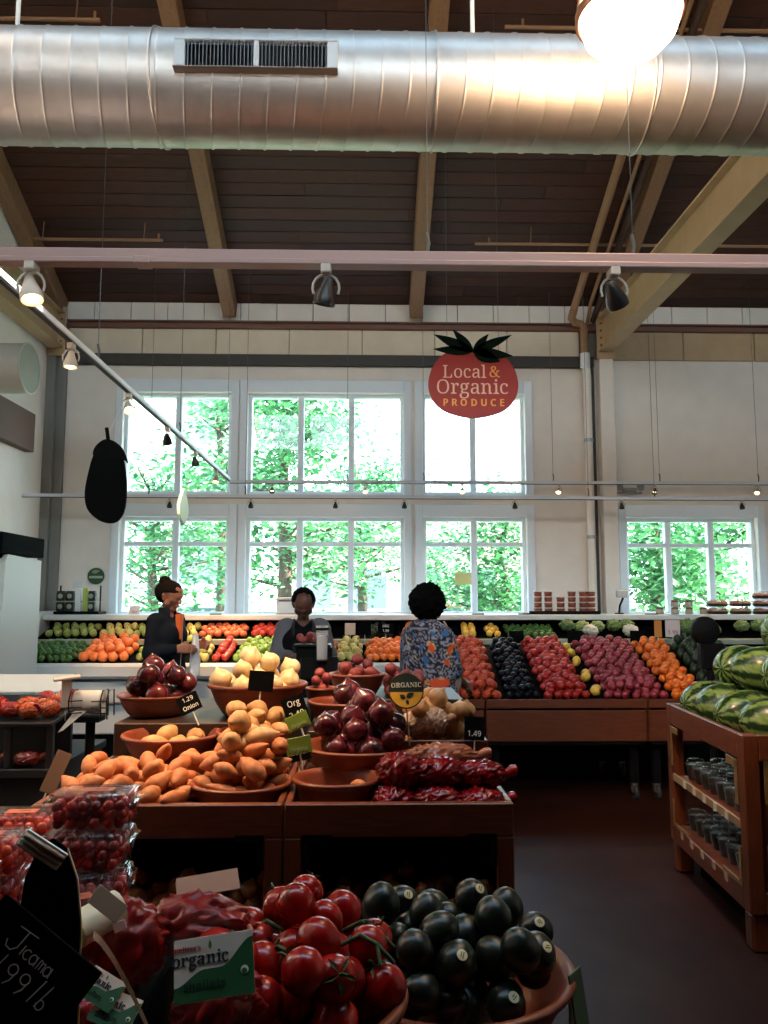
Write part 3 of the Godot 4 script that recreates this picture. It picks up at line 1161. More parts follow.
	var ln = ["small dark spotlight on the lower track over the left window", "small dark spotlight on the lower track over the middle window's left corner", "small dark spotlight on the lower track over the middle of the middle window", "small dark spotlight on the lower track over the middle window's right corner", "small dark spotlight on the lower track under the red sign's right side", "small dark spotlight on the lower track before the white column", "small dark spotlight on the lower track over the far right window"]
	for i in 7:
		spot(P(lows[i], 2.548, 8.3), false, P(lows[i], 0.9, 8.0), ln[i], 0.62, 0.0, "spotlights on the lower track", true)
	solo("wall_lamp", emergency_lamp(), mat(150, 150, 148, 0.4), "small grey twin-headed lamp on the wall right of the column", "lamp", P(3.0, 2.74, 8.94))

	# pendant lamp
	pendant(P(1.04, 3.635, 2.9), "big glowing glass pendant lamp hanging in front of the duct")

	# wires hanging from the ceiling down the wall
	var ws = [[142, -2.55], [180, -2.14], [297, -0.74], [555, 2.16], [640, 3.1], [656, 3.3]]

	# round duct stub out of the left wall
	var st = thing("duct_stub", "round pale duct end sticking out of the left wall", "duct", P(-3.6, 3.53, 6.95))
	m = MB.new()
	m.xf = Transform3D(Basis(Vector3.FORWARD, PI / 2), Vector3.ZERO)
	m.lathe([Vector2(0.22, 0.0), Vector2(0.22, 0.62), Vector2(0.227, 0.625), Vector2(0.227, 0.64), Vector2(0.215, 0.64)], 32)
	part("body", m, mat(200, 198, 188, 0.5, 0.3), st)
	m = MB.new()
	m.xf = Transform3D(Basis(Vector3.FORWARD, PI / 2), Vector3.ZERO)
	m.lathe([Vector2(0.216, 0.635), Vector2(0.10, 0.632), Vector2(0.0, 0.631)], 32)
	part("end_cap", m, mat(150, 152, 138, 0.6, 0.3), st)

	signs()

func emergency_lamp() -> MB:
	var m = MB.new()
	m.box(Vector3(0, 0, 0), Vector3(0.16, 0.05, 0.06), 0.01)
	for s in [-1, 1]:
		m.xf = Transform3D(Basis(Vector3.RIGHT, PI / 2), Vector3(s * 0.12, 0.03, 0.0))
		m.lathe([Vector2(0.0, -0.03), Vector2(0.02, -0.03), Vector2(0.045, 0.03), Vector2(0.04, 0.035), Vector2(0, 0.03)], 14)
	m.xf = Transform3D()
	m.tube([Vector3(-0.14, -0.03, 0.0), Vector3(0, -0.045, 0.02), Vector3(0.14, -0.03, 0.0)], 0.012, 8)
	return m

func track_line(segs: Array, label: String, wires: Array):
	var t = thing("light_track", label, "track", Vector3.ZERO, 0.0)
	for s in segs:
		var m = MB.new()
		var a: Vector3 = s[0]
		var b: Vector3 = s[1]
		var dir = (b - a).normalized()
		m.xf = Transform3D(Basis.looking_at(dir, Vector3.UP), a)
		var l = a.distance_to(b)
		m.span(Vector3(-0.02, -0.012, -l), Vector3(0.02, 0.02, 0), 0.003)
		part("channel", m, mat(214, 218, 222, 0.4), t)
		m = MB.new()
		m.xf = Transform3D(Basis.looking_at(dir, Vector3.UP), a)
		m.span(Vector3(-0.012, -0.018, -l), Vector3(0.012, -0.012, 0))
		part("slot", m, mat(40, 40, 42, 0.6), t)
	for w in wires:
		var m = MB.new()
		m.tube([w, Vector3(w.x, ceil_y(-w.z) + 0.02, w.z)], 0.0025, 5)
		part("hanging_wire", m, wire_mat, t)
		m = MB.new()
		m.tube([w, w + Vector3(0.005, 0.07, 0), w + Vector3(-0.003, 0.11, 0)], 0.007, 6)
		part("wire_clip", m, mat(70, 70, 70, 0.5), t)

func spot(at: Vector3, lit: bool, aim: Vector3, label: String, k: float, energy: float, group: String, dark := false):
	var t = thing("track_spotlight", label, "spotlight", at, 0.0, group)
	var body = mat(186, 168, 150, 0.45)
	var m = MB.new()
	m.span(Vector3(-0.02, -0.03, -0.03) * k, Vector3(0.02, 0.01, 0.03) * k, 0.004)
	part("adapter", m, body, t)
	m = MB.new()
	var arc = []
	for i in 11:
		var a = -2.0 + 4.0 * i / 10.0
		arc.append(Vector3(sin(a) * 0.052, -0.085 + cos(a) * 0.055, 0) * k)
	m.tube(arc, 0.0055 * k, 6)
	part("yoke", m, body, t)
	var hd = Node3D.new()
	hd.name = "head"
	hd.position = Vector3(0.0, -0.10, 0) * k
	var dn: Vector3 = (aim - at - hd.position).normalized()
	var sd = dn.cross(Vector3(0, 0.2, 1)).normalized()
	hd.basis = Basis(sd, -dn, sd.cross(-dn)).orthonormalized()
	t.add_child(hd)
	m = MB.new()
	m.lathe([Vector2(0.0, 0.055) * k, Vector2(0.018, 0.052) * k, Vector2(0.024, 0.03) * k, Vector2(0.042, -0.02) * k, Vector2(0.044, -0.05) * k, Vector2(0.040, -0.05) * k, Vector2(0.034, -0.02) * k, Vector2(0.0, -0.004)], 18)
	part("housing", m, mat(34, 28, 26, 0.35, 0.3) if dark else body, hd)
	m = MB.new()
	m.ellipsoid(Vector3(0, (-0.016 if dark else -0.034) * k, 0), Vector3(0.032, 0.012 if dark else 0.024, 0.032) * k, 16, 8)
	part("bulb_lens", m, glow(255, 214, 160, 3.0 if dark else 9.0) if lit else mat(120, 110, 100, 0.1), hd)
	if lit:
		var l = SpotLight3D.new()
		l.name = "spot_light"
		l.position = Vector3(0, -0.045 * k, 0)
		l.rotation_degrees = Vector3(-90, 0, 0)
		l.light_color = Color8(255, 206, 150)
		l.light_energy = energy
		l.spot_angle = 28 if k > 0.75 else 22
		l.spot_angle_attenuation = 0.7
		l.light_size = 0.03
		l.spot_range = 12
		l.spot_attenuation = 2.0
		l.shadow_enabled = true
		hd.add_child(l)

func pendant(at: Vector3, label: String, energy := 2.6):
	var t = thing("pendant_lamp", label, "lamp", at, 0.0, "pendant lamps")
	var m = MB.new()
	m.lathe([Vector2(0.0, 0.0), Vector2(0.07, 0.006), Vector2(0.13, 0.03), Vector2(0.175, 0.08), Vector2(0.197, 0.15), Vector2(0.195, 0.21), Vector2(0.17, 0.27), Vector2(0.12, 0.32), Vector2(0.07, 0.34)], 36)
	part("glass_shade", m, glow(255, 236, 206, 5.0), t)
	m = MB.new()
	m.lathe([Vector2(0.200, 0.145), Vector2(0.212, 0.15), Vector2(0.212, 0.175), Vector2(0.200, 0.18)], 36)
	part("shade_ring", m, mat(170, 120, 90, 0.35, 0.6), t)
	m = MB.new()
	m.lathe([Vector2(0.07, 0.33), Vector2(0.12, 0.33), Vector2(0.125, 0.36), Vector2(0.11, 0.5), Vector2(0.05, 0.56), Vector2(0.0, 0.57)], 24)
	part("ballast_housing", m, mat(180, 176, 170, 0.4, 0.5), t)
	for s in [-1, 1]:
		m = MB.new()
		m.tube([Vector3(s * 0.206, 0.165, 0), Vector3(s * 0.19, 0.3, 0), Vector3(s * 0.12, 0.36, 0)], 0.008, 6)
		part("bracket", m, mat(170, 120, 90, 0.35, 0.6), t)
	m = MB.new()
	m.tube([Vector3(0, 0.56, 0), Vector3(0, ceil_y(maxf(-at.z, 0.6)) - at.y, 0)], 0.008, 6)
	part("stem", m, steel, t)
	var l = OmniLight3D.new()
	l.name = "pendant_light"
	l.position = Vector3(0, 0.17, 0)
	l.light_color = Color8(255, 214, 168)
	l.light_energy = energy
	l.light_size = 0.18
	l.omni_range = 20
	l.omni_attenuation = 2.0
	l.shadow_enabled = true
	t.add_child(l)

# ================================================================ hanging signs
func smooth_outline(pts: Array, per := 6) -> PackedVector2Array:
	var out = PackedVector2Array()
	var n = pts.size()
	for i in n:
		var a: Vector2 = pts[(i - 1 + n) % n]
		var b: Vector2 = pts[i]
		var c: Vector2 = pts[(i + 1) % n]
		var d: Vector2 = pts[(i + 2) % n]
		for k in per:
			out.append(b.cubic_interpolate(c, a, d, float(k) / per))
	return out

func leaf_outline(len_: float, w: float, ang: float, at: Vector2) -> PackedVector2Array:
	var out = PackedVector2Array()
	for i in 9:
		var t = i / 8.0
		out.append(Vector2(t * len_, sin(PI * pow(t, 0.8)) * w))
	for i in range(7, 0, -1):
		var t = i / 8.0
		out.append(Vector2(t * len_, -sin(PI * pow(t, 0.8)) * w))
	for i in out.size():
		out[i] = at + out[i].rotated(ang)
	return out

func signs():
	# big red tomato sign
	var t = thing("hanging_sign", "round red tomato-shaped sign reading Local & Organic Produce", "sign", P(0.83, 3.16, 6.0))
	var m = MB.new()
	var o = []
	for p in [[0.0, 0.27], [0.13, 0.262], [0.24, 0.215], [0.32, 0.11], [0.347, -0.02], [0.315, -0.135], [0.235, -0.215], [0.12, -0.258], [0.0, -0.275], [-0.12, -0.258], [-0.235, -0.215], [-0.315, -0.135], [-0.347, -0.02], [-0.32, 0.11], [-0.24, 0.215], [-0.13, 0.262]]:
		o.append(Vector2(p[0], p[1]))
	m.prism(smooth_outline(o, 4), -0.012, 0.012)
	part("board", m, mat(146, 20, 24, 0.55), t)
	for q in [[0.33, 0.040, 2.72], [0.31, 0.035, 3.08], [0.235, 0.034, 2.3], [0.33, 0.036, 0.42], [0.31, 0.040, -0.1], [0.19, 0.03, 0.86], [0.22, 0.05, -0.35]]:
		m = MB.new()
		m.prism(leaf_outline(q[0], q[1], q[2], Vector2(0.0, 0.245)), 0.012, 0.02)
		part("leaf", m, matte(14, 26, 21), t, "dark green leaf")
	var pale = mat(226, 186, 170, 0.6)
	lettering("Local", 0.132, pale, t, Vector3(-0.07, 0.085, 0.014), 0.0, false, true)
	lettering("&", 0.115, mat(232, 160, 80, 0.6), t, Vector3(0.165, 0.085, 0.014), 0.0, false, true)
	lettering("Organic", 0.148, pale, t, Vector3(-0.01, -0.035, 0.014), 0.0, false, true)
	lettering("P R O D U C E", 0.078, mat(236, 160, 72, 0.6), t, Vector3(0.0, -0.155, 0.014), 0.0, true, false)
	for s in [-0.2, 0.2]:
		m = MB.new()
		m.tube([Vector3(s, 0.2, 0), Vector3(s, ceil_y(6.0) - 3.16, 0)], 0.0018, 5)
		part("hanging_wire", m, wire_mat, t)
	# eggplant sign
	t = thing("hanging_sign", "black eggplant-shaped sign hanging under the slanting track", "sign", P(-1.62, 2.27, 5.0), 0.05)
	o = []
	for p in [[0.02, 0.20], [0.075, 0.17], [0.105, 0.09], [0.125, -0.05], [0.12, -0.2], [0.085, -0.275], [0.03, -0.295], [-0.04, -0.275], [-0.11, -0.205], [-0.128, -0.1], [-0.11, 0.03], [-0.085, 0.13], [-0.04, 0.19]]:
		o.append(Vector2(p[0], p[1]))
	m = MB.new()
	m.prism(smooth_outline(o, 4), -0.01, 0.01)
	part("board", m, matte(8, 9, 10), t)
	o = []
	for p in [[0.0, 0.235], [0.055, 0.215], [0.10, 0.165], [0.128, 0.085], [0.105, 0.105], [0.05, 0.10], [0.0, 0.115], [-0.045, 0.105], [-0.085, 0.13], [-0.078, 0.18], [-0.04, 0.222]]:
		o.append(Vector2(p[0], p[1]))
	m = MB.new()
	m.prism(smooth_outline(o, 3), -0.014, 0.014)
	part("cap", m, matte(9, 12, 11), t)
	m = MB.new()
	m.tube([Vector3(0.005, 0.2, 0), Vector3(-0.005, 0.27, 0), Vector3(-0.012, 0.31, 0)], 0.012, 8)
	part("stem", m, matte(9, 12, 11), t)
	for s in [-0.02, 0.05]:
		m = MB.new()
		m.tube([Vector3(s, 0.22, 0), Vector3(0.11, 0.54, 0.0)], 0.0018, 5)
		part("hanging_wire", m, mat(220, 220, 220, 0.5), t)
	# sign seen edge-on
	t = thing("hanging_sign", "pale green sign hanging edge-on below the slanting track", "sign", P(-1.5, 2.27, 6.58), 1.42)
	m = MB.new()
	m.prism(leaf_outline(0.30, 0.10, PI / 2, Vector2(0, -0.15)), -0.012, 0.012)
	part("board", m, mat(150, 186, 176, 0.5), t)
	m = MB.new()
	m.tube([Vector3(0, 0.14, 0), Vector3(0, 0.55, 0)], 0.002, 5)
	part("hanging_wire", m, wire_mat, t)
	# round green sign on the wall
	t = thing("wall_sign", "round dark green sign on the wall above the black tea rack", "sign", P(-2.985, 1.765, 8.98))
	m = MB.new()
	m.xf = Transform3D(Basis(Vector3.RIGHT, PI / 2), Vector3.ZERO)
	m.lathe([Vector2(0, -0.008), Vector2(0.092, -0.008), Vector2(0.092, 0.006), Vector2(0.09, 0.008), Vector2(0, 0.008)], 32)
	part("board", m, mat(40, 66, 44, 0.5), t)
	m = MB.new()
	m.box(Vector3(0, -0.012, 0.009), Vector3(0.15, 0.026, 0.002))
	part("stripe", m, mat(170, 186, 150, 0.6), t)
	m = MB.new()
	m.prism(leaf_outline(0.09, 0.02, 0.2, Vector2(-0.045, 0.04)), 0.008, 0.011)
	part("emblem", m, mat(120, 150, 96, 0.6), t)

# ================================================================ produce
# round fruit of radius r: squash y, dimple depth at the top, two colours mixed by noise over the skin
func fruit(r: float, sq: float, dimple: float, c1: Color, c2: Color, c3: Color, sd: int, seg := 14, rings := 10, nf := 1.6, lump := 0.02, neck := 0.0) -> ArrayMesh:
	var n = FastNoiseLite.new()
	n.seed = sd
	n.frequency = nf
	n.fractal_octaves = 2
	var m = MB.new()
	var f = func(th, t):
		var a: float = PI * t
		var rr: float = sin(a) * (1.0 + neck * (-0.45 * smoothstep(0.45, 1.0, t)))
		var y: float = -cos(a) * sq
		if neck > 0.0 and t > 0.5:
			y += neck * 0.55 * (t - 0.5) * 2.0
		var dm: float = dimple * exp(-pow(rr / 0.32, 2.0))
		y -= dm if t > 0.5 else -dm * 0.4
		var p = Vector3(rr * cos(th), y, rr * sin(th))
		return p * r * (1.0 + lump * n.get_noise_3d(p.x * 1.3, p.y * 1.3, p.z * 1.3))
	var cf = func(th, t):
		var a: float = PI * t
		var v: float = n.get_noise_3d(sin(a) * cos(th) + 5.0, -cos(a), sin(a) * sin(th)) * 1.6 + 0.5
		var k: Color = c1.lerp(c2, clampf(v, 0.0, 1.0))
		return k.lerp(c3, clampf((n.get_noise_3d(sin(a) * cos(th) * 2.3, 9.0 - cos(a) * 2.3, sin(a) * sin(th) * 2.3) - 0.1) * 2.0, 0.0, 1.0))
	m.blob(seg, rings, f, cf)
	return m.mesh()

# long tuber lying along x
func tuber(ln: float, r: float, taper: float, bend: float, c1: Color, c2: Color, sd: int, lump := 0.16) -> ArrayMesh:
	var n = FastNoiseLite.new()
	n.seed = sd
	n.frequency = 1.1
	var m = MB.new()
	m.xf = Transform3D(Basis(Vector3.BACK, -PI / 2), Vector3.ZERO)
	var f = func(th, t):
		var a: float = PI * t
		var rr: float = pow(sin(a), 0.75) * (1.0 - taper * (t - 0.5) * 1.4)
		var p = Vector3(rr * cos(th) * r + bend * ln * (0.25 - pow(t - 0.5, 2.0)), (t - 0.5) * ln - cos(a) * ln * 0.03, rr * sin(th) * r)
		return p + Vector3(cos(th), 0, sin(th)) * r * lump * n.get_noise_3d(p.x * 12, p.y * 9, p.z * 12)
	var cf = func(th, t):
		var v: float = n.get_noise_3d(t * 5.0, cos(th) * 2.0, sin(th) * 2.0 + 7.0) * 1.3 + 0.5
		return c1.lerp(c2, clampf(v, 0.0, 1.0))
	m.blob(12, 14, f, cf)
	return m.mesh()

func stalk(r: float, h: float, y: float, lean := 0.2) -> ArrayMesh:
	var m = MB.new()
	m.tube([Vector3(0, y - h * 0.3, 0), Vector3(lean * h * 0.3, y + h * 0.4, 0), Vector3(lean * h, y + h, 0)], r, 5)
	return m.mesh()

func onion_mesh(r: float, c1: Color, c2: Color, sd: int) -> ArrayMesh:
	var n = FastNoiseLite.new()
	n.seed = sd
	n.frequency = 1.2
	var m = MB.new()
	var f = func(th, t):
		var a: float = PI * t
		var rr: float = sin(a)
		var y: float = -cos(a) * 0.86
		if t > 0.8:
			y += 0.34 * pow((t - 0.8) / 0.2, 2.0)
			rr *= lerpf(1.0, 0.85, (t - 0.8) / 0.2)
		var p = Vector3(rr * cos(th), y, rr * sin(th)) * r
		return p * (1.0 + 0.03 * n.get_noise_3d(p.x * 30, p.y * 30, p.z * 30))
	var cf = func(th, t):
		var v: float = n.get_noise_2d(th * 4.0 + 3.0 * sin(th), t * 0.8) * 1.5 + 0.45     # skin veins run from root to neck
		return c1.lerp(c2, clampf(v, 0.0, 1.0))
	m.blob(20, 12, f, cf)
	return m.mesh()

func melon_mesh(ln: float, r: float, sd: int) -> ArrayMesh:
	var n = FastNoiseLite.new()
	n.seed = sd
	n.frequency = 1.0
	var m = MB.new()
	m.xf = Transform3D(Basis(Vector3.BACK, -PI / 2), Vector3.ZERO)
	var f = func(th, t):
		var a: float = PI * t
		return Vector3(pow(sin(a), 0.92) * cos(th) * r, -cos(a) * ln / 2.0, pow(sin(a), 0.92) * sin(th) * r)
	var cf = func(th, t):
		var wob: float = 0.30 * n.get_noise_3d(t * 9.0, cos(th) * 2.0, sin(th) * 2.0) + 0.16 * n.get_noise_3d(t * 24.0, cos(th) * 5.0, sin(th) * 5.0)
		var s: float = sin(th * 9.0 + wob * 7.0)
		var light: Color = L(96, 122, 62).lerp(L(136, 154, 88), clampf(n.get_noise_3d(t * 14.0, cos(th) * 6.0, sin(th) * 6.0) + 0.4, 0.0, 1.0))
		var dark: Color = L(24, 46, 26).lerp(L(40, 66, 36), clampf(n.get_noise_3d(t * 20.0, cos(th) * 7.0 + 9.0, sin(th) * 7.0) + 0.4, 0.0, 1.0))
		return dark.lerp(light, smoothstep(-0.15, 0.55, s + 0.4 * n.get_noise_3d(t * 40.0, cos(th) * 10.0, sin(th) * 10.0)))
	m.blob(64, 36, f, cf)
	return m.mesh()

func tomato_mesh(r: float, sd: int, ln := 1.12) -> ArrayMesh:
	return fruit(r, ln, 0.10, L(146, 15, 12), L(168, 26, 16), L(128, 11, 11), sd, 20, 14, 1.2, 0.03)

func calyx_mesh(r: float) -> ArrayMesh:
	var m = MB.new()
	for k in 5:
		var a = TAU * k / 5.0
		var d = Vector3(cos(a), 0, sin(a))
		var s = Vector3(-sin(a), 0, cos(a))
		var p0 = Vector3(0, 0.0, 0)
		var p1 = d * r * 0.45 + s * r * 0.10 + Vector3(0, 0.05 * r, 0)
		var p2 = d * r * 0.45 - s * r * 0.10 + Vector3(0, 0.05 * r, 0)
		var p3 = d * r * 0.85 + Vector3(0, -0.12 * r, 0)
		m.poly([p0, p1, p3, p2])
	m.tube([Vector3(0, -0.02 * r, 0), Vector3(0.05 * r, 0.25 * r, 0), Vector3(0.2 * r, 0.42 * r, 0.05 * r)], r * 0.06, 6)
	return m.mesh()

func lettuce_mesh(r: float, c1: Color, c2: Color, sd: int) -> ArrayMesh:
	var n = FastNoiseLite.new()
	n.seed = sd
	n.frequency = 3.0
	var m = MB.new()
	var f = func(th, t):
		var a: float = PI * t
		var p = Vector3(sin(a) * cos(th), -cos(a) * 0.75, sin(a) * sin(th))
		return p * r * (1.0 + 0.42 * n.get_noise_3d(p.x, p.y, p.z))
	var cf = func(th, t):
		var a: float = PI * t
		return c1.lerp(c2, clampf(0.5 + 1.4 * n.get_noise_3d(sin(a) * cos(th) + 4.0, -cos(a), sin(a) * sin(th)), 0.0, 1.0))
	m.blob(26, 18, f, cf)
	return m.mesh()

func kind(name_: String, meshes: Array, m, called := "", parts := []):
	kinds[name_] = {"meshes": meshes, "mat": m, "called": called if called != "" else name_, "parts": parts}

func produce_kinds():
	var waxy = vmat(0.34)
	var soft = vmat(0.55)
	var dull = vmat(0.4)
	dull.metallic_specular = 0.3
	var glossy = vmat(0.22)
	var stem_mat = mat(84, 62, 36, 0.8)
	var v3 = func(r, sq, dm, a, b, c, sd, nf = 1.6, lump = 0.02, neck = 0.0):
		var out = []
		for i in 3:
			out.append(fruit(r, sq, dm, a, b, c, sd + i, 14, 10, nf, lump, neck))
		return out
	kind("peach", v3.call(0.038, 0.94, 0.12, L(176, 46, 26), L(204, 88, 40), L(126, 20, 24), 11), soft)
	kind("nectarine", v3.call(0.035, 0.96, 0.12, L(164, 28, 26), L(186, 44, 32), L(120, 18, 24), 21), waxy)
	kind("black_plum", v3.call(0.031, 0.95, 0.10, L(13, 13, 21), L(20, 19, 30), L(10, 9, 14), 31), dull)
	kind("red_plum", v3.call(0.034, 0.96, 0.10, L(132, 26, 42), L(170, 64, 76), L(104, 16, 30), 41), waxy)
	kind("orange", v3.call(0.034, 0.97, 0.04, L(228, 104, 20), L(238, 124, 32), L(216, 92, 20), 51), waxy)
	kind("grapefruit", v3.call(0.052, 0.95, 0.04, L(232, 116, 54), L(240, 140, 76), L(226, 104, 52), 61), waxy)
	kind("lemon", v3.call(0.034, 1.2, -0.12, L(226, 176, 60), L(236, 190, 76), L(214, 160, 50), 71), waxy)
	kind("lime", v3.call(0.027, 1.12, -0.08, L(58, 96, 36), L(80, 118, 48), L(40, 72, 30), 81), waxy)
	kind("hass_avocado", v3.call(0.036, 1.15, 0.0, L(30, 44, 26), L(46, 62, 34), L(20, 28, 18), 91, 2.2, 0.04, 0.3), vmat(0.45), "avocado")
	kind("green_pear", v3.call(0.037, 1.0, 0.06, L(150, 162, 82), L(178, 182, 100), L(126, 140, 66), 101, 1.6, 0.03, 0.55), soft, "pear", [["stem", stalk(0.003, 0.02, 0.05), stem_mat]])
	kind("yellow_pear", v3.call(0.037, 1.0, 0.06, L(196, 186, 106), L(214, 196, 120), L(176, 168, 84), 111, 1.6, 0.03, 0.55), soft, "pear", [["stem", stalk(0.003, 0.02, 0.05), stem_mat]])
	kind("red_apple", v3.call(0.039, 0.92, 0.22, L(168, 34, 34), L(206, 84, 62), L(150, 24, 28), 121), glossy, "apple", [["stem", stalk(0.0025, 0.02, 0.028), stem_mat]])
	kind("pink_apple", v3.call(0.039, 0.92, 0.22, L(206, 84, 62), L(222, 142, 92), L(184, 54, 46), 131), glossy, "apple", [["stem", stalk(0.0025, 0.02, 0.028), stem_mat]])
	kind("green_apple", v3.call(0.039, 0.92, 0.22, L(116, 156, 62), L(142, 176, 80), L(98, 138, 52), 141), glossy, "apple", [["stem", stalk(0.0025, 0.02, 0.028), stem_mat]])
	kind("white_onion", [onion_mesh(0.046, L(206, 174, 124), L(226, 200, 156), 1), onion_mesh(0.046, L(200, 168, 118), L(222, 192, 148), 2)], vmat(0.35))
	kind("red_onion", [onion_mesh(0.048, L(58, 16, 24), L(98, 34, 44), 3), onion_mesh(0.048, L(46, 14, 22), L(84, 24, 38), 4), onion_mesh(0.048, L(70, 22, 28), L(120, 52, 58), 5)], vmat(0.25))
	kind("yellow_onion", [onion_mesh(0.04, L(170, 112, 62), L(206, 154, 98), 6), onion_mesh(0.04, L(186, 130, 78), L(214, 170, 116), 7)], vmat(0.35))
	kind("sweet_potato", [tuber(0.135, 0.025, 0.25, 0.18, L(150, 82, 44), L(184, 112, 64), 8), tuber(0.12, 0.028, -0.3, -0.2, L(142, 76, 40), L(176, 104, 58), 9), tuber(0.105, 0.029, 0.45, 0.1, L(158, 90, 50), L(190, 118, 70), 10), tuber(0.09, 0.027, 0.2, 0.1, L(150, 86, 48), L(186, 116, 68), 18)], vmat(0.6))
	kind("potato", [tuber(0.105, 0.034, 0.1, 0.12, L(156, 112, 68), L(186, 142, 92), 11, 0.22), tuber(0.09, 0.036, -0.15, -0.1, L(146, 102, 62), L(176, 130, 82), 12, 0.22), tuber(0.115, 0.032, 0.3, 0.15, L(160, 116, 74), L(190, 146, 96), 13, 0.22)], vmat(0.6))
	kind("red_potato", [tuber(0.065, 0.03, 0.0, 0.0, L(120, 42, 44), L(148, 62, 58), 14), tuber(0.06, 0.028, 0.1, 0.05, L(108, 36, 40), L(138, 54, 54), 15)], vmat(0.55))
	kind("watermelon", [melon_mesh(0.34, 0.122, 1), melon_mesh(0.32, 0.128, 2), melon_mesh(0.36, 0.12, 3)], vmat(0.26))
	kind("green_bundle", [lettuce_mesh(0.075, L(72, 104, 54), L(140, 164, 96), 1), lettuce_mesh(0.07, L(90, 124, 62), L(170, 186, 120), 2), lettuce_mesh(0.07, L(54, 86, 48), L(104, 136, 76), 3)], vmat(0.6), "lettuce")
	kind("cauliflower", [lettuce_mesh(0.07, L(206, 202, 184), L(232, 228, 214), 4)], vmat(0.7))
	var calyx = mat(52, 84, 36, 0.6)
	var tm = []
	for i in 3:
		tm.append(tomato_mesh(0.033, 200 + i, 1.0 + 0.1 * i))
	var cx = calyx_mesh(0.033)
	var cm = MB.new()
	kind("tomato", tm, glossy, "tomato")
	kind("avocado", [fruit(0.036, 1.08, 0.02, L(16, 24, 18), L(24, 34, 24), L(11, 15, 13), 300, 20, 14, 2.0, 0.03, 0.15), fruit(0.034, 1.0, 0.02, L(14, 20, 16), L(22, 30, 22), L(10, 13, 12), 301, 20, 14, 2.0, 0.03, 0.1)], vmat(0.33))
	kinds["tomato"]["calyx"] = [cx, calyx]

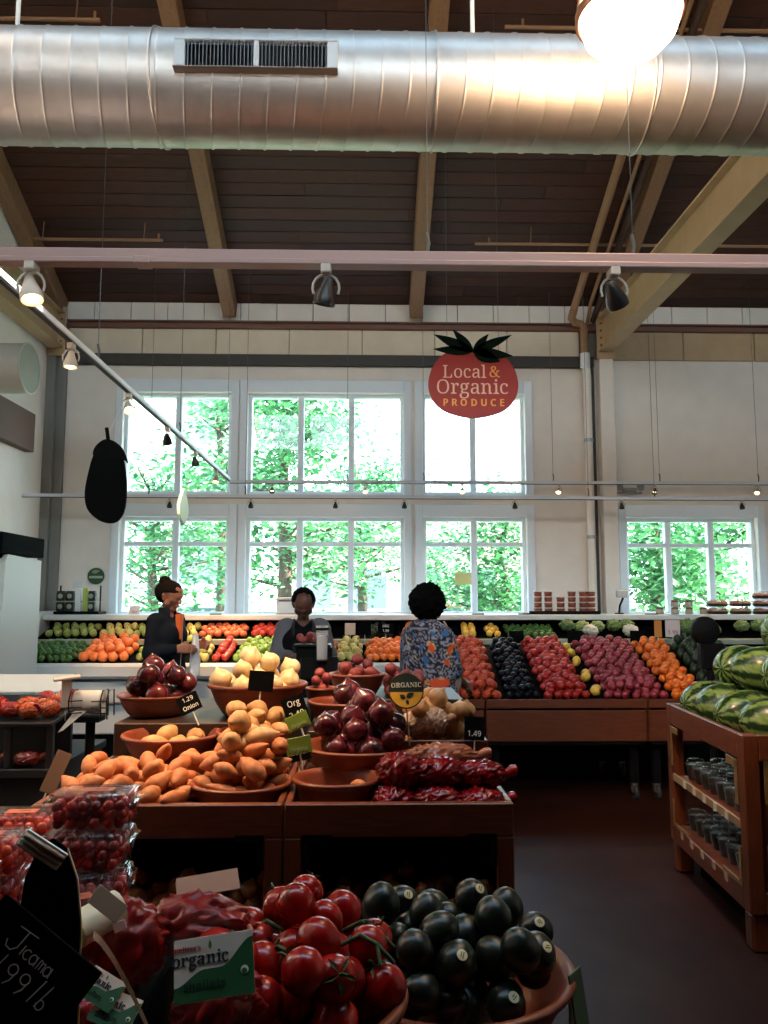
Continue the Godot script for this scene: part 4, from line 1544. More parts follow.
# ================================================================ the long case along the window wall
func wall_cases():
	var front_white = mat(212, 214, 214, 0.35)
	var c = thing("produce_case", "long white produce case along the window wall with black shelves", "display case", P(0, 0, WALL))
	var X0 = -3.2
	var X1 = 6.2
	# local z: 0 at the wall, positive towards the viewer
	var m = MB.new()
	m.span(Vector3(X0, 1.30, 0.03), Vector3(X1, 1.352, 0.9), 0.006)
	part("ledge", m, mat(222, 222, 220, 0.4), c)
	m = MB.new()
	m.span(Vector3(X0, 0.1, 0.02), Vector3(X1, 1.30, 0.72), 0.0)
	part("back_panel", m, shelf_black, c)
	m = MB.new()
	m.xf = Transform3D(Basis(Vector3.RIGHT, 0.30), Vector3(0, 1.16, 0.93))
	m.span(Vector3(X0, -0.012, -0.34), Vector3(X1, 0.0, 0.2), 0.003)
	part("upper_shelf", m, shelf_black, c)
	m = MB.new()
	m.xf = Transform3D(Basis(Vector3.RIGHT, 0.30), Vector3(0, 1.16, 0.93))
	m.span(Vector3(X0, -0.03, 0.2), Vector3(X1, 0.025, 0.215), 0.003)
	part("price_rail", m, mat(176, 180, 160, 0.4), c, "pale price rail")
	m = MB.new()
	m.xf = Transform3D(Basis(Vector3.RIGHT, 0.2), Vector3(0, 0.905, 1.64))
	m.span(Vector3(X0, -0.015, -0.62), Vector3(X1, 0.0, 0.02), 0.003)
	part("lower_shelf", m, shelf_black, c)
	m = MB.new()
	m.span(Vector3(X0, 0.80, 1.60), Vector3(0.4, 0.935, 1.71), 0.025)
	part("bumper", m, front_white, c)
	m = MB.new()
	m.span(Vector3(X0, 0.30, 1.40), Vector3(0.4, 0.86, 1.53), 0.0)
	part("inner_front", m, front_white, c)
	m = MB.new()
	m.span(Vector3(X0, 0.58, 1.53), Vector3(0.4, 0.77, 1.64), 0.01)
	part("front_panel", m, front_white, c)
	m = MB.new()
	m.span(Vector3(X0, 0.30, 1.53), Vector3(0.4, 0.56, 1.58), 0.01)
	part("lower_front_panel", m, front_white, c)
	m = MB.new()
	m.span(Vector3(X0, 0.0, 0.1), Vector3(X1, 0.30, 1.42))
	part("base", m, black_plastic, c)
	m = MB.new()
	m.prism(PackedVector2Array([Vector2(-1.72, 0.30), Vector2(-1.72, 0.95), Vector2(-1.62, 1.03), Vector2(-1.45, 1.13), Vector2(-1.2, 1.26), Vector2(-1.0, 1.36), Vector2(-0.9, 1.39), Vector2(0.0, 1.39), Vector2(0.0, 0.0), Vector2(-1.5, 0.0)]), 0.0, 0.05)
	var e = part("end_panel", m, mat(198, 200, 198, 0.4), c)
	e.transform = Transform3D(Basis(Vector3(0, 0, -1), Vector3.UP, Vector3(1, 0, 0)), Vector3(X0 - 0.05, 0, 0))
	# tray dividers
	for x in [-2.55, -2.0, -1.6, -0.95, -0.35, 0.35, 1.3, 2.3, 3.4]:
		m = MB.new()
		m.xf = Transform3D(Basis(Vector3.RIGHT, 0.30), Vector3(0, 1.16, 0.93))
		m.span(Vector3(x - 0.004, 0.0, -0.2), Vector3(x + 0.004, 0.03, 0.2))
		part("divider", m, black_plastic, c)

	# upper shelf fruit, front edge at depth 7.88, slope rising to the wall
	var up = func(x0, x1, r, sd): return bed(x0, x1, -7.92, 1.115, -8.22, 1.205, r, sd)
	var lo = func(x0, x1, r, sd): return bed(x0, x1, -7.40, 0.925, -7.92, 1.03, r, sd) + bed(x0 + r, x1 - r, -7.48, 0.925, -7.92, 1.03, r, sd + 7, 0.8, r * 1.35)
	put("green_pear", up.call(-3.16, -2.58, 0.041, 1), "green pear on the upper shelf at the left end of the wall case", "pear", "green pears on the upper shelf", 1, 0.9)
	put("yellow_pear", up.call(-2.62, -2.24, 0.041, 2), "yellow-green pear in the middle of the left upper shelf", "pear", "yellow pears on the upper shelf", 2, 0.9)
	put("green_pear", up.call(-2.28, -1.86, 0.041, 3), "green pear on the upper shelf just left of the person in the navy jacket", "pear", "green pears beside the navy jacket", 3, 0.9)
	put("yellow_pear", up.call(-1.9, -1.62, 0.041, 4), "pale yellow pear on the upper shelf behind the navy jacket", "pear", "pale pears behind the navy jacket", 4, 0.9)
	put("pink_apple", up.call(-1.66, -1.12, 0.04, 5), "pink apple on the upper shelf right of the navy jacket", "apple", "pink apples on the upper shelf", 5)
	put("red_apple", up.call(-1.16, -0.76, 0.04, 6), "dark red apple on the upper shelf below the middle window's left end", "apple", "dark red apples on the upper shelf", 6)
	put("pink_apple", up.call(-0.80, -0.53, 0.04, 7), "rosy apple on the upper shelf beside the person in grey", "apple", "rosy apples beside the person in grey", 7)
	put("green_apple", up.call(-0.58, -0.32, 0.04, 8), "green apple on the upper shelf at the person in grey", "apple", "green apples on the upper shelf", 8)
	put("hass_avocado", up.call(0.02, 0.30, 0.038, 9), "green avocado on the upper shelf behind the black price cards", "avocado", "avocados on the upper shelf", 9)
	put("grapefruit", up.call(0.32, 0.72, 0.054, 10), "grapefruit on the upper shelf left of the floral blouse", "grapefruit", "grapefruit on the upper shelf", 10)
	put("lemon", up.call(0.95, 1.12, 0.037, 11), "lemon on the upper shelf just right of the floral blouse", "lemon", "lemons right of the floral blouse", 11, 1.2)
	put("lemon", up.call(1.16, 1.38, 0.037, 12), "lemon on the upper shelf next to the limes", "lemon", "lemons next to the limes", 12, 1.2)
	put("lime", up.call(1.40, 1.90, 0.03, 13), "lime on the upper shelf behind the black plums", "lime", "limes on the upper shelf", 13, 1.2)
	put("green_bundle", bed(1.95, 2.72, -7.92, 1.11, -8.2, 1.2, 0.075, 14), "leafy lettuce head on the upper shelf behind the nectarines", "lettuce", "lettuces on the upper shelf", 14)
	put("cauliflower", [P(2.22, 1.20, 7.9), P(2.62, 1.20, 7.9)], "white cauliflower among the lettuces on the upper shelf", "cauliflower", "cauliflowers on the upper shelf", 15)
	put("green_bundle", bed(2.95, 3.6, -7.92, 1.11, -8.2, 1.2, 0.065, 16), "dark bunch of greens on the upper shelf behind the red plums", "greens", "dark greens on the upper shelf", 16)
	put("green_bundle", bed(3.7, 4.7, -7.92, 1.11, -8.2, 1.2, 0.075, 17), "bunch of greens on the upper shelf at the right, behind the watermelons", "greens", "greens behind the watermelons", 17)
	# lower shelf fruit
	put("lime", lo.call(-3.16, -2.62, 0.03, 21), "lime in the lower left tray of the wall case", "lime", "limes in the lower left tray", 21, 1.2)
	put("grapefruit", lo.call(-2.66, -2.10, 0.046, 22), "grapefruit in the lower left tray between limes and pears", "grapefruit", "grapefruit in the lower tray", 22, 0.4, 0.08, 0.86)
	put("green_pear", lo.call(-2.12, -1.62, 0.041, 23), "green pear in the lower tray left of the navy jacket", "pear", "green pears in the lower tray", 23, 0.9)
	put("yellow_pear", lo.call(-1.61, -1.40, 0.041, 24), "yellow pear in the lower tray behind the navy jacket", "pear", "yellow pears in the lower tray", 24, 0.9)
	put("red_apple", lo.call(-1.41, -1.22, 0.04, 25), "red apple in the lower tray behind the white bag", "apple", "red apples behind the white bag", 25)
	put("green_apple", lo.call(-1.23, -0.76, 0.04, 26), "green apple in the lower tray right of the white bag", "apple", "green apples in the lower tray", 26)
	put("red_apple", lo.call(-0.80, -0.55, 0.04, 27), "red apple in the lower tray above the white onions", "apple", "red apples above the white onions", 27)
	put("pink_apple", lo.call(-0.60, -0.24, 0.04, 28), "red and yellow apple in the lower tray beside the person in grey", "apple", "apples in front of the person in grey", 28)
	put("orange", lo.call(-0.02, 0.46, 0.036, 29), "small orange in the lower tray left of the floral blouse", "orange", "oranges left of the floral blouse", 29)
	put("red_potato", lo.call(0.44, 0.84, 0.034, 30), "dark red potato in the lower tray behind the floral blouse", "potato", "red potatoes behind the floral blouse", 30)
	put("yellow_pear", lo.call(-0.28, 0.0, 0.041, 31), "yellow pear in the lower tray right of the person in grey", "pear", "yellow pears right of the person in grey", 31, 0.9)

	ledge_goods()

func price_card(at: Vector3, w: float, h: float, label: String, lines: Array, back_mat, turn := 0.0, tilt := 0.0, ink = null, group := "", roll := 0.0):
	var t = thing("price_card", label, "sign", at, turn, group)
	t.rotation.x = tilt
	t.rotation.z = roll
	var m = MB.new()
	m.span(Vector3(-w / 2, 0, -0.002), Vector3(w / 2, h, 0.002), 0.001)
	part("card", m, back_mat, t)
	for i in lines.size():
		lettering(lines[i], h * 0.62 / maxf(lines.size(), 1.6), ink if ink else chalk, t, Vector3(0, h * (1.0 - (i + 0.62) / (lines.size() + 0.25)), 0.003), 0.0, false)
	m = MB.new()
	m.tube([Vector3(0, -0.06, -0.004), Vector3(0, h * 0.4, -0.004)], 0.003, 5)
	part("stem", m, mat(200, 200, 196, 0.4), t)
	return t

func ledge_goods():
	var L0 = 1.353
	# black rack of tea tins at the left end
	var r = thing("display_rack", "black two-tier rack on the ledge at the left end of the case", "rack", P(-3.0, L0, 8.5))
	var m = MB.new()
	m.span(Vector3(-0.26, 0, -0.12), Vector3(0.26, 0.03, 0.14), 0.006)
	part("base", m, black_plastic, r)
	m = MB.new()
	m.span(Vector3(-0.22, 0.125, -0.10), Vector3(0.20, 0.137, 0.08), 0.003)
	part("shelf", m, mat(150, 152, 140, 0.5), r)
	for x in [-0.22, 0.20]:
		m = MB.new()
		m.span(Vector3(x - 0.006, 0.03, -0.10), Vector3(x + 0.006, 0.30, -0.08))
		part("upright", m, black_plastic, r)
	var k = 0
	for row in 2:
		for x in [-0.165, -0.07, 0.15]:
			var t = thing("tea_tin", ["black tin with a pale round label on the lower tier of the rack", "black tin with a pale round label on the upper tier of the rack"][row], "tin", P(-3.0 + x, L0 + (0.031 if row == 0 else 0.138), 8.47), 0.0, ["tins on the lower tier", "tins on the upper tier"][row])
			m = MB.new()
			m.box(Vector3(0, 0.045, 0), Vector3(0.085, 0.09, 0.07), 0.008)
			part("body", m, mat(26, 30, 28, 0.4), t)
			m = MB.new()
			m.box(Vector3(0, 0.096, 0), Vector3(0.075, 0.014, 0.06), 0.004)
			part("lid", m, mat(16, 18, 18, 0.4), t)
			m = MB.new()
			m.xf = Transform3D(Basis(Vector3.RIGHT, PI / 2), Vector3(0.0, 0.05, 0.0355))
			m.lathe([Vector2(0.0, 0.002), Vector2(0.024, 0.002), Vector2(0.026, 0.0)], 16)
			part("label_disc", m, mat(150, 160, 140, 0.6), t)
			k += 1
	m = MB.new()
	m.box(Vector3(0, 0.12, 0), Vector3(0.055, 0.24, 0.06), 0.004)
	solo("carton", m, mat(216, 218, 214, 0.5), "tall white carton standing in the black tea rack", "carton", P(-2.975, L0 + 0.03, 8.44))
	m = MB.new()
	m.box(Vector3(0, 0.12, 0), Vector3(0.05, 0.24, 0.06), 0.004)
	solo("carton", m, mat(168, 176, 84, 0.5), "tall yellow-green carton standing in the black tea rack", "carton", P(-2.90, L0 + 0.03, 8.44))
	price_card(P(-3.02, L0 + 0.275, 8.52), 0.1, 0.07, "small white card on top of the black tea rack", [], mat(206, 208, 206, 0.6))
	# small white and red cards
	price_card(P(-2.37, L0, 8.35), 0.11, 0.09, "small white and red card on the ledge left of the navy jacket", ["", "SALE"], mat(236, 222, 218, 0.6), 0.0, 0.0, mat(190, 60, 50, 0.6))
	price_card(P(-1.98, L0, 8.35), 0.11, 0.09, "small white and red card on the ledge right of the navy jacket", ["", "SALE"], mat(236, 222, 218, 0.6), 0.0, 0.0, mat(190, 60, 50, 0.6))
	# white box behind the person in grey
	var wb = thing("storage_box", "white plastic box on the ledge beside the person in grey", "box", P(-0.79, L0, 8.45))
	m = MB.new()
	m.box(Vector3(0, 0.075, 0), Vector3(0.25, 0.15, 0.2), 0.01)
	part("body", m, white_plastic, wb)
	m = MB.new()
	m.box(Vector3(0, 0.16, 0), Vector3(0.265, 0.03, 0.215), 0.008)
	part("lid", m, mat(206, 208, 208, 0.4), wb)
	m = MB.new()
	m.box(Vector3(0, 0.138, 0.102), Vector3(0.2, 0.012, 0.004))
	part("slot", m, mat(60, 60, 62, 0.6), wb)
	# black tray with stacked tubs
	var tr = MB.new()
	tr.span(Vector3(-0.37, 0, -0.16), Vector3(0.37, 0.012, 0.2), 0.004)
	tr.span(Vector3(-0.37, 0.012, 0.185), Vector3(0.37, 0.035, 0.2), 0.003)
	solo("tray", tr, black_plastic, "black tray on the ledge under the stacked tubs", "tray", P(2.06, L0, 8.45))
	var proto = null
	var stacks = [[-0.24, 4], [-0.13, 4], [0.0, 3], [0.12, 4], [0.24, 4], [0.325, 4]]
	for s in stacks:
		for j in s[1]:
			var at = P(2.06 + s[0], L0 + 0.0125 + j * 0.058, 8.43)
			var lab = "clear tub of red salsa in the stacks left of the column"
			if proto == null:
				proto = thing("tub", lab, "tub", at, 0.0, "stacked salsa tubs")
				m = MB.new()
				m.lathe([Vector2(0.0, 0.0), Vector2(0.038, 0.0), Vector2(0.044, 0.045), Vector2(0.0, 0.045)], 14)
				part("cup", m, mat(136, 60, 36, 0.35), proto)
				m = MB.new()
				m.lathe([Vector2(0.0, 0.045), Vector2(0.047, 0.045), Vector2(0.047, 0.056), Vector2(0.0, 0.057)], 14)
				part("lid", m, mat(206, 200, 194, 0.3), proto)
			else:
				dup(proto, at, Basis(), lab)
	# pies at the right end
	proto = null
	for s in [[3.71, 2], [3.955, 2], [4.20, 3], [4.43, 2]]:
		for j in s[1]:
			var at = P(s[0], L0 + j * 0.081, 8.40)
			var lab = "clear-lidded round pie on the ledge in front of the far right window"
			if proto == null:
				proto = thing("pie", lab, "pie", at, 0.0, "pies on the ledge")
				m = MB.new()
				m.lathe([Vector2(0.0, 0.0), Vector2(0.095, 0.0), Vector2(0.112, 0.028), Vector2(0.106, 0.03), Vector2(0.0, 0.03)], 24)
				part("pan", m, mat(40, 34, 32, 0.4), proto)
				m = MB.new()
				m.lathe([Vector2(0.104, 0.03), Vector2(0.10, 0.05), Vector2(0.08, 0.06), Vector2(0.0, 0.064)], 24)
				part("crust", m, mat(150, 92, 58, 0.6), proto)
				m = MB.new()
				m.lathe([Vector2(0.113, 0.03), Vector2(0.111, 0.07), Vector2(0.1, 0.079), Vector2(0.0, 0.08)], 24)
				part("clear_lid", m, glass(0.12, 240, 230, 220, 0.1), proto)
			else:
				dup(proto, at, Basis(), lab)
	# little jars left of the pies
	proto = null
	for s in [[3.10, 1], [3.26, 2], [3.41, 2], [3.56, 1]]:
		for j in s[1]:
			var at = P(s[0], L0 + j * 0.075, 8.40)
			var lab = "small brown-lidded jar on the ledge left of the pies"
			if proto == null:
				proto = thing("jar", lab, "jar", at, 0.0, "jars on the ledge")
				m = MB.new()
				m.lathe([Vector2(0.0, 0.0), Vector2(0.038, 0.0), Vector2(0.04, 0.008), Vector2(0.04, 0.045), Vector2(0.032, 0.052), Vector2(0.0, 0.052)], 16)
				part("glass_body", m, mat(176, 160, 140, 0.2), proto)
				m = MB.new()
				m.lathe([Vector2(0.036, 0.05), Vector2(0.038, 0.052), Vector2(0.038, 0.07), Vector2(0.0, 0.073)], 16)
				part("lid", m, mat(112, 72, 52, 0.4), proto)
			else:
				dup(proto, at, Basis(), lab)
	# white-headed hand scanner on a black gooseneck
	var gs = thing("scanner_stand", "white gadget on a black gooseneck on the ledge beside the column", "scanner", P(2.70, L0, 8.5))
	m = MB.new()
	m.lathe([Vector2(0, 0), Vector2(0.05, 0), Vector2(0.045, 0.012), Vector2(0, 0.015)], 16)
	part("base", m, black_plastic, gs)
	m = MB.new()
	m.tube([Vector3(0, 0.01, 0), Vector3(0.01, 0.09, 0), Vector3(0.045, 0.17, 0.01)], 0.011, 8)
	part("gooseneck", m, black_plastic, gs)
	m = MB.new()
	m.box(Vector3(0.03, 0.215, 0.02), Vector3(0.12, 0.085, 0.07), 0.014)
	part("head", m, mat(190, 190, 188, 0.4), gs)
	# flat green price tags lying on the ledge
	for x in [-1.5, 1.15, 1.62, 2.92]:
		m = MB.new()
		m.box(Vector3(0, 0.006, 0), Vector3(0.12, 0.012, 0.05), 0.002)
		solo("shelf_tag", m, mat(78, 84, 66, 0.5), "dark flat tag lying on the front of the white ledge", "tag", P(x, L0, 8.16), Basis(), "flat tags on the ledge")
	# cards between the people
	price_card(P(0.0, 1.17, 7.72), 0.12, 0.13, "black price card on the upper shelf, left of the pair above the oranges", ["", ""], card_black)
	price_card(P(0.20, 1.18, 7.72), 0.15, 0.10, "black price card on the upper shelf, right of the pair above the oranges", ["ORG", "1.99"], card_black)
	price_card(P(-0.14, 1.17, 7.72), 0.10, 0.11, "pale card on the upper shelf right of the person in grey", [], mat(206, 180, 160, 0.6))
	price_card(P(2.92, 1.15, 7.6), 0.14, 0.16, "white price card behind the red plums", ["", "1.99"], mat(222, 200, 196, 0.6), 0.0, 0.0, mat(120, 60, 60, 0.6))
	price_card(P(2.78, 1.15, 7.6), 0.07, 0.16, "orange and green card behind the red plums", [], mat(206, 130, 50, 0.6))

# ================================================================ rolling fruit tables at the right
func fruit_tables():
	var units = [[0.45, 0.90, "left"], [0.91, 2.13, "middle"], [2.14, 3.2, "right"]]
	for u in units:
		var w: float = u[1] - u[0]
		var t = thing("fruit_table", "rolling wooden fruit table with a drawer front, the %s of three in a row" % u[2], "table", P((u[0] + u[1]) / 2, 0, 6.1), 0.0, "rolling fruit tables")
		var m = MB.new()
		m.span(Vector3(-w / 2, 0.69, -0.03), Vector3(w / 2, 0.757, 0.0), 0.005)
		part("front_lip", m, wood, t)
		m = MB.new()
		m.span(Vector3(-w / 2 + 0.005, 0.445, -0.03), Vector3(w / 2 - 0.005, 0.675, -0.004), 0.006)
		part("drawer_front", m, wood, t)
		m = MB.new()
		m.span(Vector3(-w / 2, 0.44, -1.06), Vector3(-w / 2 + 0.02, 0.757, -0.03), 0.003)
		m.span(Vector3(w / 2 - 0.02, 0.44, -1.06), Vector3(w / 2, 0.757, -0.03), 0.003)
		part("side_panel", m, wood_side, t)
		m = MB.new()
		m.xf = Transform3D(Basis(Vector3.RIGHT, 0.375), Vector3(0, 0.70, -0.04))
		m.span(Vector3(-w / 2 + 0.02, -0.01, -1.08), Vector3(w / 2 - 0.02, 0.0, 0.0))
		part("sloping_bed", m, shelf_black, t)
		m = MB.new()
		m.span(Vector3(-w / 2, 0.44, -1.10), Vector3(w / 2, 1.10, -1.06), 0.003)
		part("back_board", m, shelf_black, t)
		m = MB.new()
		m.span(Vector3(-w / 2 + 0.02, 0.42, -1.05), Vector3(w / 2 - 0.02, 0.44, -0.02))
		part("under_shelf", m, black_plastic, t)
		for x in [-w / 2 + 0.08, w / 2 - 0.08]:
			for z in [-0.12, -0.95]:
				m = MB.new()
				m.span(Vector3(x - 0.03, 0.12, z - 0.03), Vector3(x + 0.03, 0.43, z + 0.03), 0.004)
				part("leg", m, black_plastic, t)
				m = MB.new()
				m.xf = Transform3D(Basis(Vector3.FORWARD, PI / 2), Vector3(x, 0.055, z + 0.02))
				m.lathe([Vector2(0.02, -0.014), Vector2(0.05, -0.014), Vector2(0.055, -0.008), Vector2(0.055, 0.008), Vector2(0.05, 0.014), Vector2(0.02, 0.014)], 20)
				var ca = part("caster", m, mat(60, 60, 62, 0.5), t)
				m = MB.new()
				m.span(Vector3(x - 0.022, 0.05, z - 0.03), Vector3(x + 0.022, 0.125, z + 0.03), 0.006)
				part("fork", m, mat(150, 150, 150, 0.35, 0.8), ca)
	var bd = func(x0, x1, r, sd): return bed(x0, x1, -6.17, 0.725, -7.10, 1.09, r, sd)
	var bt = func(x0, x1, r, sd): return bd.call(x0, x1, r, sd) + bed(x0 + r * 0.9, x1 - r * 0.9, -6.22, 0.735, -7.06, 1.08, r, sd + 5, 0.85, r * 1.4)
	put("peach", bt.call(0.47, 1.06, 0.039, 1), "orange-red peach on the left fruit table beside the floral blouse", "peach", "peaches on the fruit table", 41)
	put("black_plum", bt.call(1.05, 1.36, 0.032, 2), "black plum in the dark strip between peaches and nectarines", "plum", "black plums on the fruit table", 42)
	put("nectarine", bt.call(1.345, 1.745, 0.036, 3), "red nectarine between the black plums and the row of lemons", "nectarine", "nectarines on the fruit table", 43)
	put("lemon", [P(1.775, 0.80, 6.24), P(1.80, 0.81, 6.31), P(1.77, 0.885, 6.48), P(1.79, 0.91, 6.55), P(1.775, 0.99, 6.77), P(1.78, 1.05, 6.95), P(1.76, 1.09, 7.03)], "lemon in the thin line between nectarines and red plums", "lemon", "lemons on the fruit table", 44, 1.2)
	put("red_plum", bt.call(1.815, 2.33, 0.035, 5), "purplish red plum right of the line of lemons", "plum", "red plums on the fruit table", 45)
	put("orange", bt.call(2.32, 2.65, 0.035, 6), "small orange right of the red plums", "orange", "oranges on the fruit table", 46)
	put("hass_avocado", bt.call(2.64, 3.14, 0.037, 7), "dark green avocado on the right fruit table behind the watermelons", "avocado", "avocados on the fruit table", 47)
	# black cards standing behind the fruit
	price_card(P(1.34, 1.12, 7.12), 0.13, 0.11, "black price card standing above the black plums", [], card_black, 0.0, -0.1)
	price_card(P(1.86, 1.12, 7.12), 0.13, 0.11, "black price card standing above the lemons and plums", [], card_black, 0.0, -0.1)
	price_card(P(2.42, 1.12, 7.12), 0.13, 0.11, "black price card standing above the small oranges", [], card_black, 0.0, -0.1)
	# round black scale behind the watermelons
	var s = thing("dial_scale", "round black scale head standing behind the watermelons", "scale", P(2.23, 0, 5.25))
	var m = MB.new()
	m.xf = Transform3D(Basis(Vector3.RIGHT, PI / 2), Vector3(0, 1.30, 0))
	m.lathe([Vector2(0, -0.03), Vector2(0.08, -0.03), Vector2(0.092, -0.02), Vector2(0.092, 0.02), Vector2(0.08, 0.03), Vector2(0, 0.035)], 32)
	part("dial_case", m, black_plastic, s)
	m = MB.new()
	m.span(Vector3(-0.04, 1.05, -0.05), Vector3(0.12, 1.22, 0.03), 0.012)
	part("body", m, black_plastic, s)
	m = MB.new()
	m.tube([Vector3(0.03, 0.03, -0.01), Vector3(0.03, 1.06, -0.01)], 0.025, 12)
	part("post", m, black_plastic, s)
	m = MB.new()
	m.lathe([Vector2(0, 0), Vector2(0.2, 0), Vector2(0.2, 0.02), Vector2(0.03, 0.04)], 24, Vector3(0.03, 0, -0.01))
	part("foot", m, black_plastic, s)

# ================================================================ watermelon stand at the right
func watermelon_stand():
	var at = P(1.652, 0, 3.55)
	var turn = deg_to_rad(-4.27)
	var bs = Basis(Vector3.UP, turn)
	var W = 1.15
	var Ln = 1.115
	var t = thing("produce_stand", "wooden stand with open side shelves under the watermelons", "stand", at, turn)
	var m = MB.new()
	for c in [[0.0, 0.0], [W - 0.07, 0.0], [0.0, -Ln + 0.07], [W - 0.07, -Ln + 0.07]]:
		m = MB.new()
		m.span(Vector3(c[0], 0.16, c[1] - 0.07), Vector3(c[0] + 0.07, 0.912, c[1]), 0.005)
		part("corner_post", m, wood_side, t)
	for y in [[0.80, 0.912], [0.16, 0.25]]:
		for z in [[-0.028, 0.0], [-Ln, -Ln + 0.028]]:
			m = MB.new()
			m.span(Vector3(0.07, y[0], z[0]), Vector3(W - 0.07, y[1], z[1]), 0.004)
			part("rail", m, wood, t)
		for x in [[0.0, 0.028], [W - 0.028, W]]:
			m = MB.new()
			m.span(Vector3(x[0], y[0], -Ln + 0.07), Vector3(x[1], y[1], -0.07), 0.004)
			part("rail", m, wood, t)
	m = MB.new()
	m.span(Vector3(0.028, 0.80, -Ln + 0.028), Vector3(W - 0.028, 0.815, -0.028))
	part("tray_floor", m, wood, t)
	m = MB.new()
	m.span(Vector3(0.01, 0.50, -Ln + 0.07), Vector3(W - 0.03, 0.52, -0.04), 0.003)
	part("shelf", m, wood, t)
	m = MB.new()
	m.span(Vector3(0.003, 0.495, -Ln + 0.07), Vector3(0.016, 0.535, -0.07), 0.002)
	part("shelf_edge", m, mat(150, 120, 86, 0.5), t, "pale shelf edge strip")
	m = MB.new()
	m.span(Vector3(0.01, 0.235, -Ln + 0.07), Vector3(W - 0.03, 0.25, -0.04), 0.003)
	part("shelf", m, wood, t)
	m = MB.new()
	m.span(Vector3(0.55, 0.25, -Ln + 0.03), Vector3(0.57, 0.80, -0.03))
	part("divider", m, shelf_black, t)
	m = MB.new()
	m.span(Vector3(0.12, 0.0, -Ln + 0.12), Vector3(W - 0.12, 0.16, -0.12))
	part("plinth", m, shelf_black, t)
	for c in [[0.0, 0.0], [W - 0.1, 0.0], [0.0, -Ln + 0.1], [W - 0.1, -Ln + 0.1]]:
		m = MB.new()
		m.span(Vector3(c[0] + 0.01, 0.0, c[1] - 0.1), Vector3(c[0] + 0.1, 0.16, c[1] - 0.01), 0.012)
		part("foot", m, wood_side, t)
	# front face panel with a lower opening frame
	m = MB.new()
	m.span(Vector3(0.07, 0.25, -0.05), Vector3(W - 0.07, 0.80, -0.035))
	part("front_panel", m, wood_side, t)
	# pale brass corner brackets with screws
	var brass = tri_mat(noise_tex(0.05, [Color8(150, 116, 72), Color8(196, 158, 104)], 128, 71), Vector3.ONE * 6.0, 0.4, 0.6)
	var br = func(a, b, outward):
		var q = MB.new()
		for s in [a, b]:
			q.span(s[0], s[1], 0.001)
		var o = part("corner_bracket", q, brass, t)
		return o
	br.call([Vector3(-0.004, 0.76, -0.2), Vector3(0.0, 0.795, -0.07)], [Vector3(-0.004, 0.60, -0.105), Vector3(0.0, 0.795, -0.07)], 0)
	br.call([Vector3(-0.004, 0.76, -Ln + 0.07), Vector3(0.0, 0.795, -Ln + 0.2)], [Vector3(-0.004, 0.58, -Ln + 0.07), Vector3(0.0, 0.795, -Ln + 0.1)], 0)
	br.call([Vector3(-0.004, 0.252, -0.3), Vector3(0.0, 0.275, -0.07)], [Vector3(-0.004, 0.252, -0.095), Vector3(0.0, 0.42, -0.07)], 0)
	br.call([Vector3(-0.004, 0.252, -Ln + 0.07), Vector3(0.0, 0.275, -Ln + 0.3)], [Vector3(-0.004, 0.252, -Ln + 0.07), Vector3(0.0, 0.40, -Ln + 0.095)], 0)
	br.call([Vector3(0.085, 0.77, 0.0), Vector3(0.22, 0.80, 0.004)], [Vector3(0.085, 0.62, 0.0), Vector3(0.115, 0.80, 0.004)], 0)
	br.call([Vector3(0.085, 0.26, 0.0), Vector3(0.22, 0.29, 0.004)], [Vector3(0.085, 0.26, 0.0), Vector3(0.115, 0.45, 0.004)], 0)
	for k in 5:
		m = MB.new()
		m.span(Vector3(-0.001, 0.497, -0.25 - k * 0.15), Vector3(0.003, 0.533, -0.215 - k * 0.15))
		part("price_tag", m, mat(206, 198, 186, 0.6), t)
		m = MB.new()
		m.span(Vector3(-0.006, 0.215, -0.28 - k * 0.16), Vector3(-0.001, 0.25, -0.245 - k * 0.16))
		part("price_tag", m, mat(176, 150, 132, 0.6), t)

	# clear-lidded cups on the two side shelves
	var proto = null
	for lv in 2:
		for k in 8:
			for r in 2:
				var p = at + bs * Vector3(0.10 + r * 0.13, (0.521 if lv == 1 else 0.251), -0.17 - k * 0.112)
				var lab: String = ["clear cup of dark berries on the bottom shelf of the watermelon stand", "clear cup of dark berries on the upper side shelf of the watermelon stand"][lv]
				if proto == null:
					proto = thing("cup", lab, "cup", p, 0.0, "cups on the stand's bottom shelf")
					m = MB.new()
					m.lathe([Vector2(0.0, 0.0), Vector2(0.036, 0.0), Vector2(0.046, 0.075), Vector2(0.0, 0.075)], 16)
					part("contents", m, mat(20, 13, 13, 0.4), proto)
					m = MB.new()
					m.lathe([Vector2(0.037, -0.0), Vector2(0.049, 0.08), Vector2(0.053, 0.082), Vector2(0.051, 0.088), Vector2(0.046, 0.105), Vector2(0.03, 0.112), Vector2(0.0, 0.113)], 20)
					part("clear_lid", m, glass(0.02, 235, 240, 245, 0.03), proto)
				else:
					dup(proto, p, Basis(), lab, ["cups on the stand's bottom shelf", "cups on the stand's upper shelf"][lv])

	# watermelons
	var mm: Array = kinds["watermelon"]["meshes"]
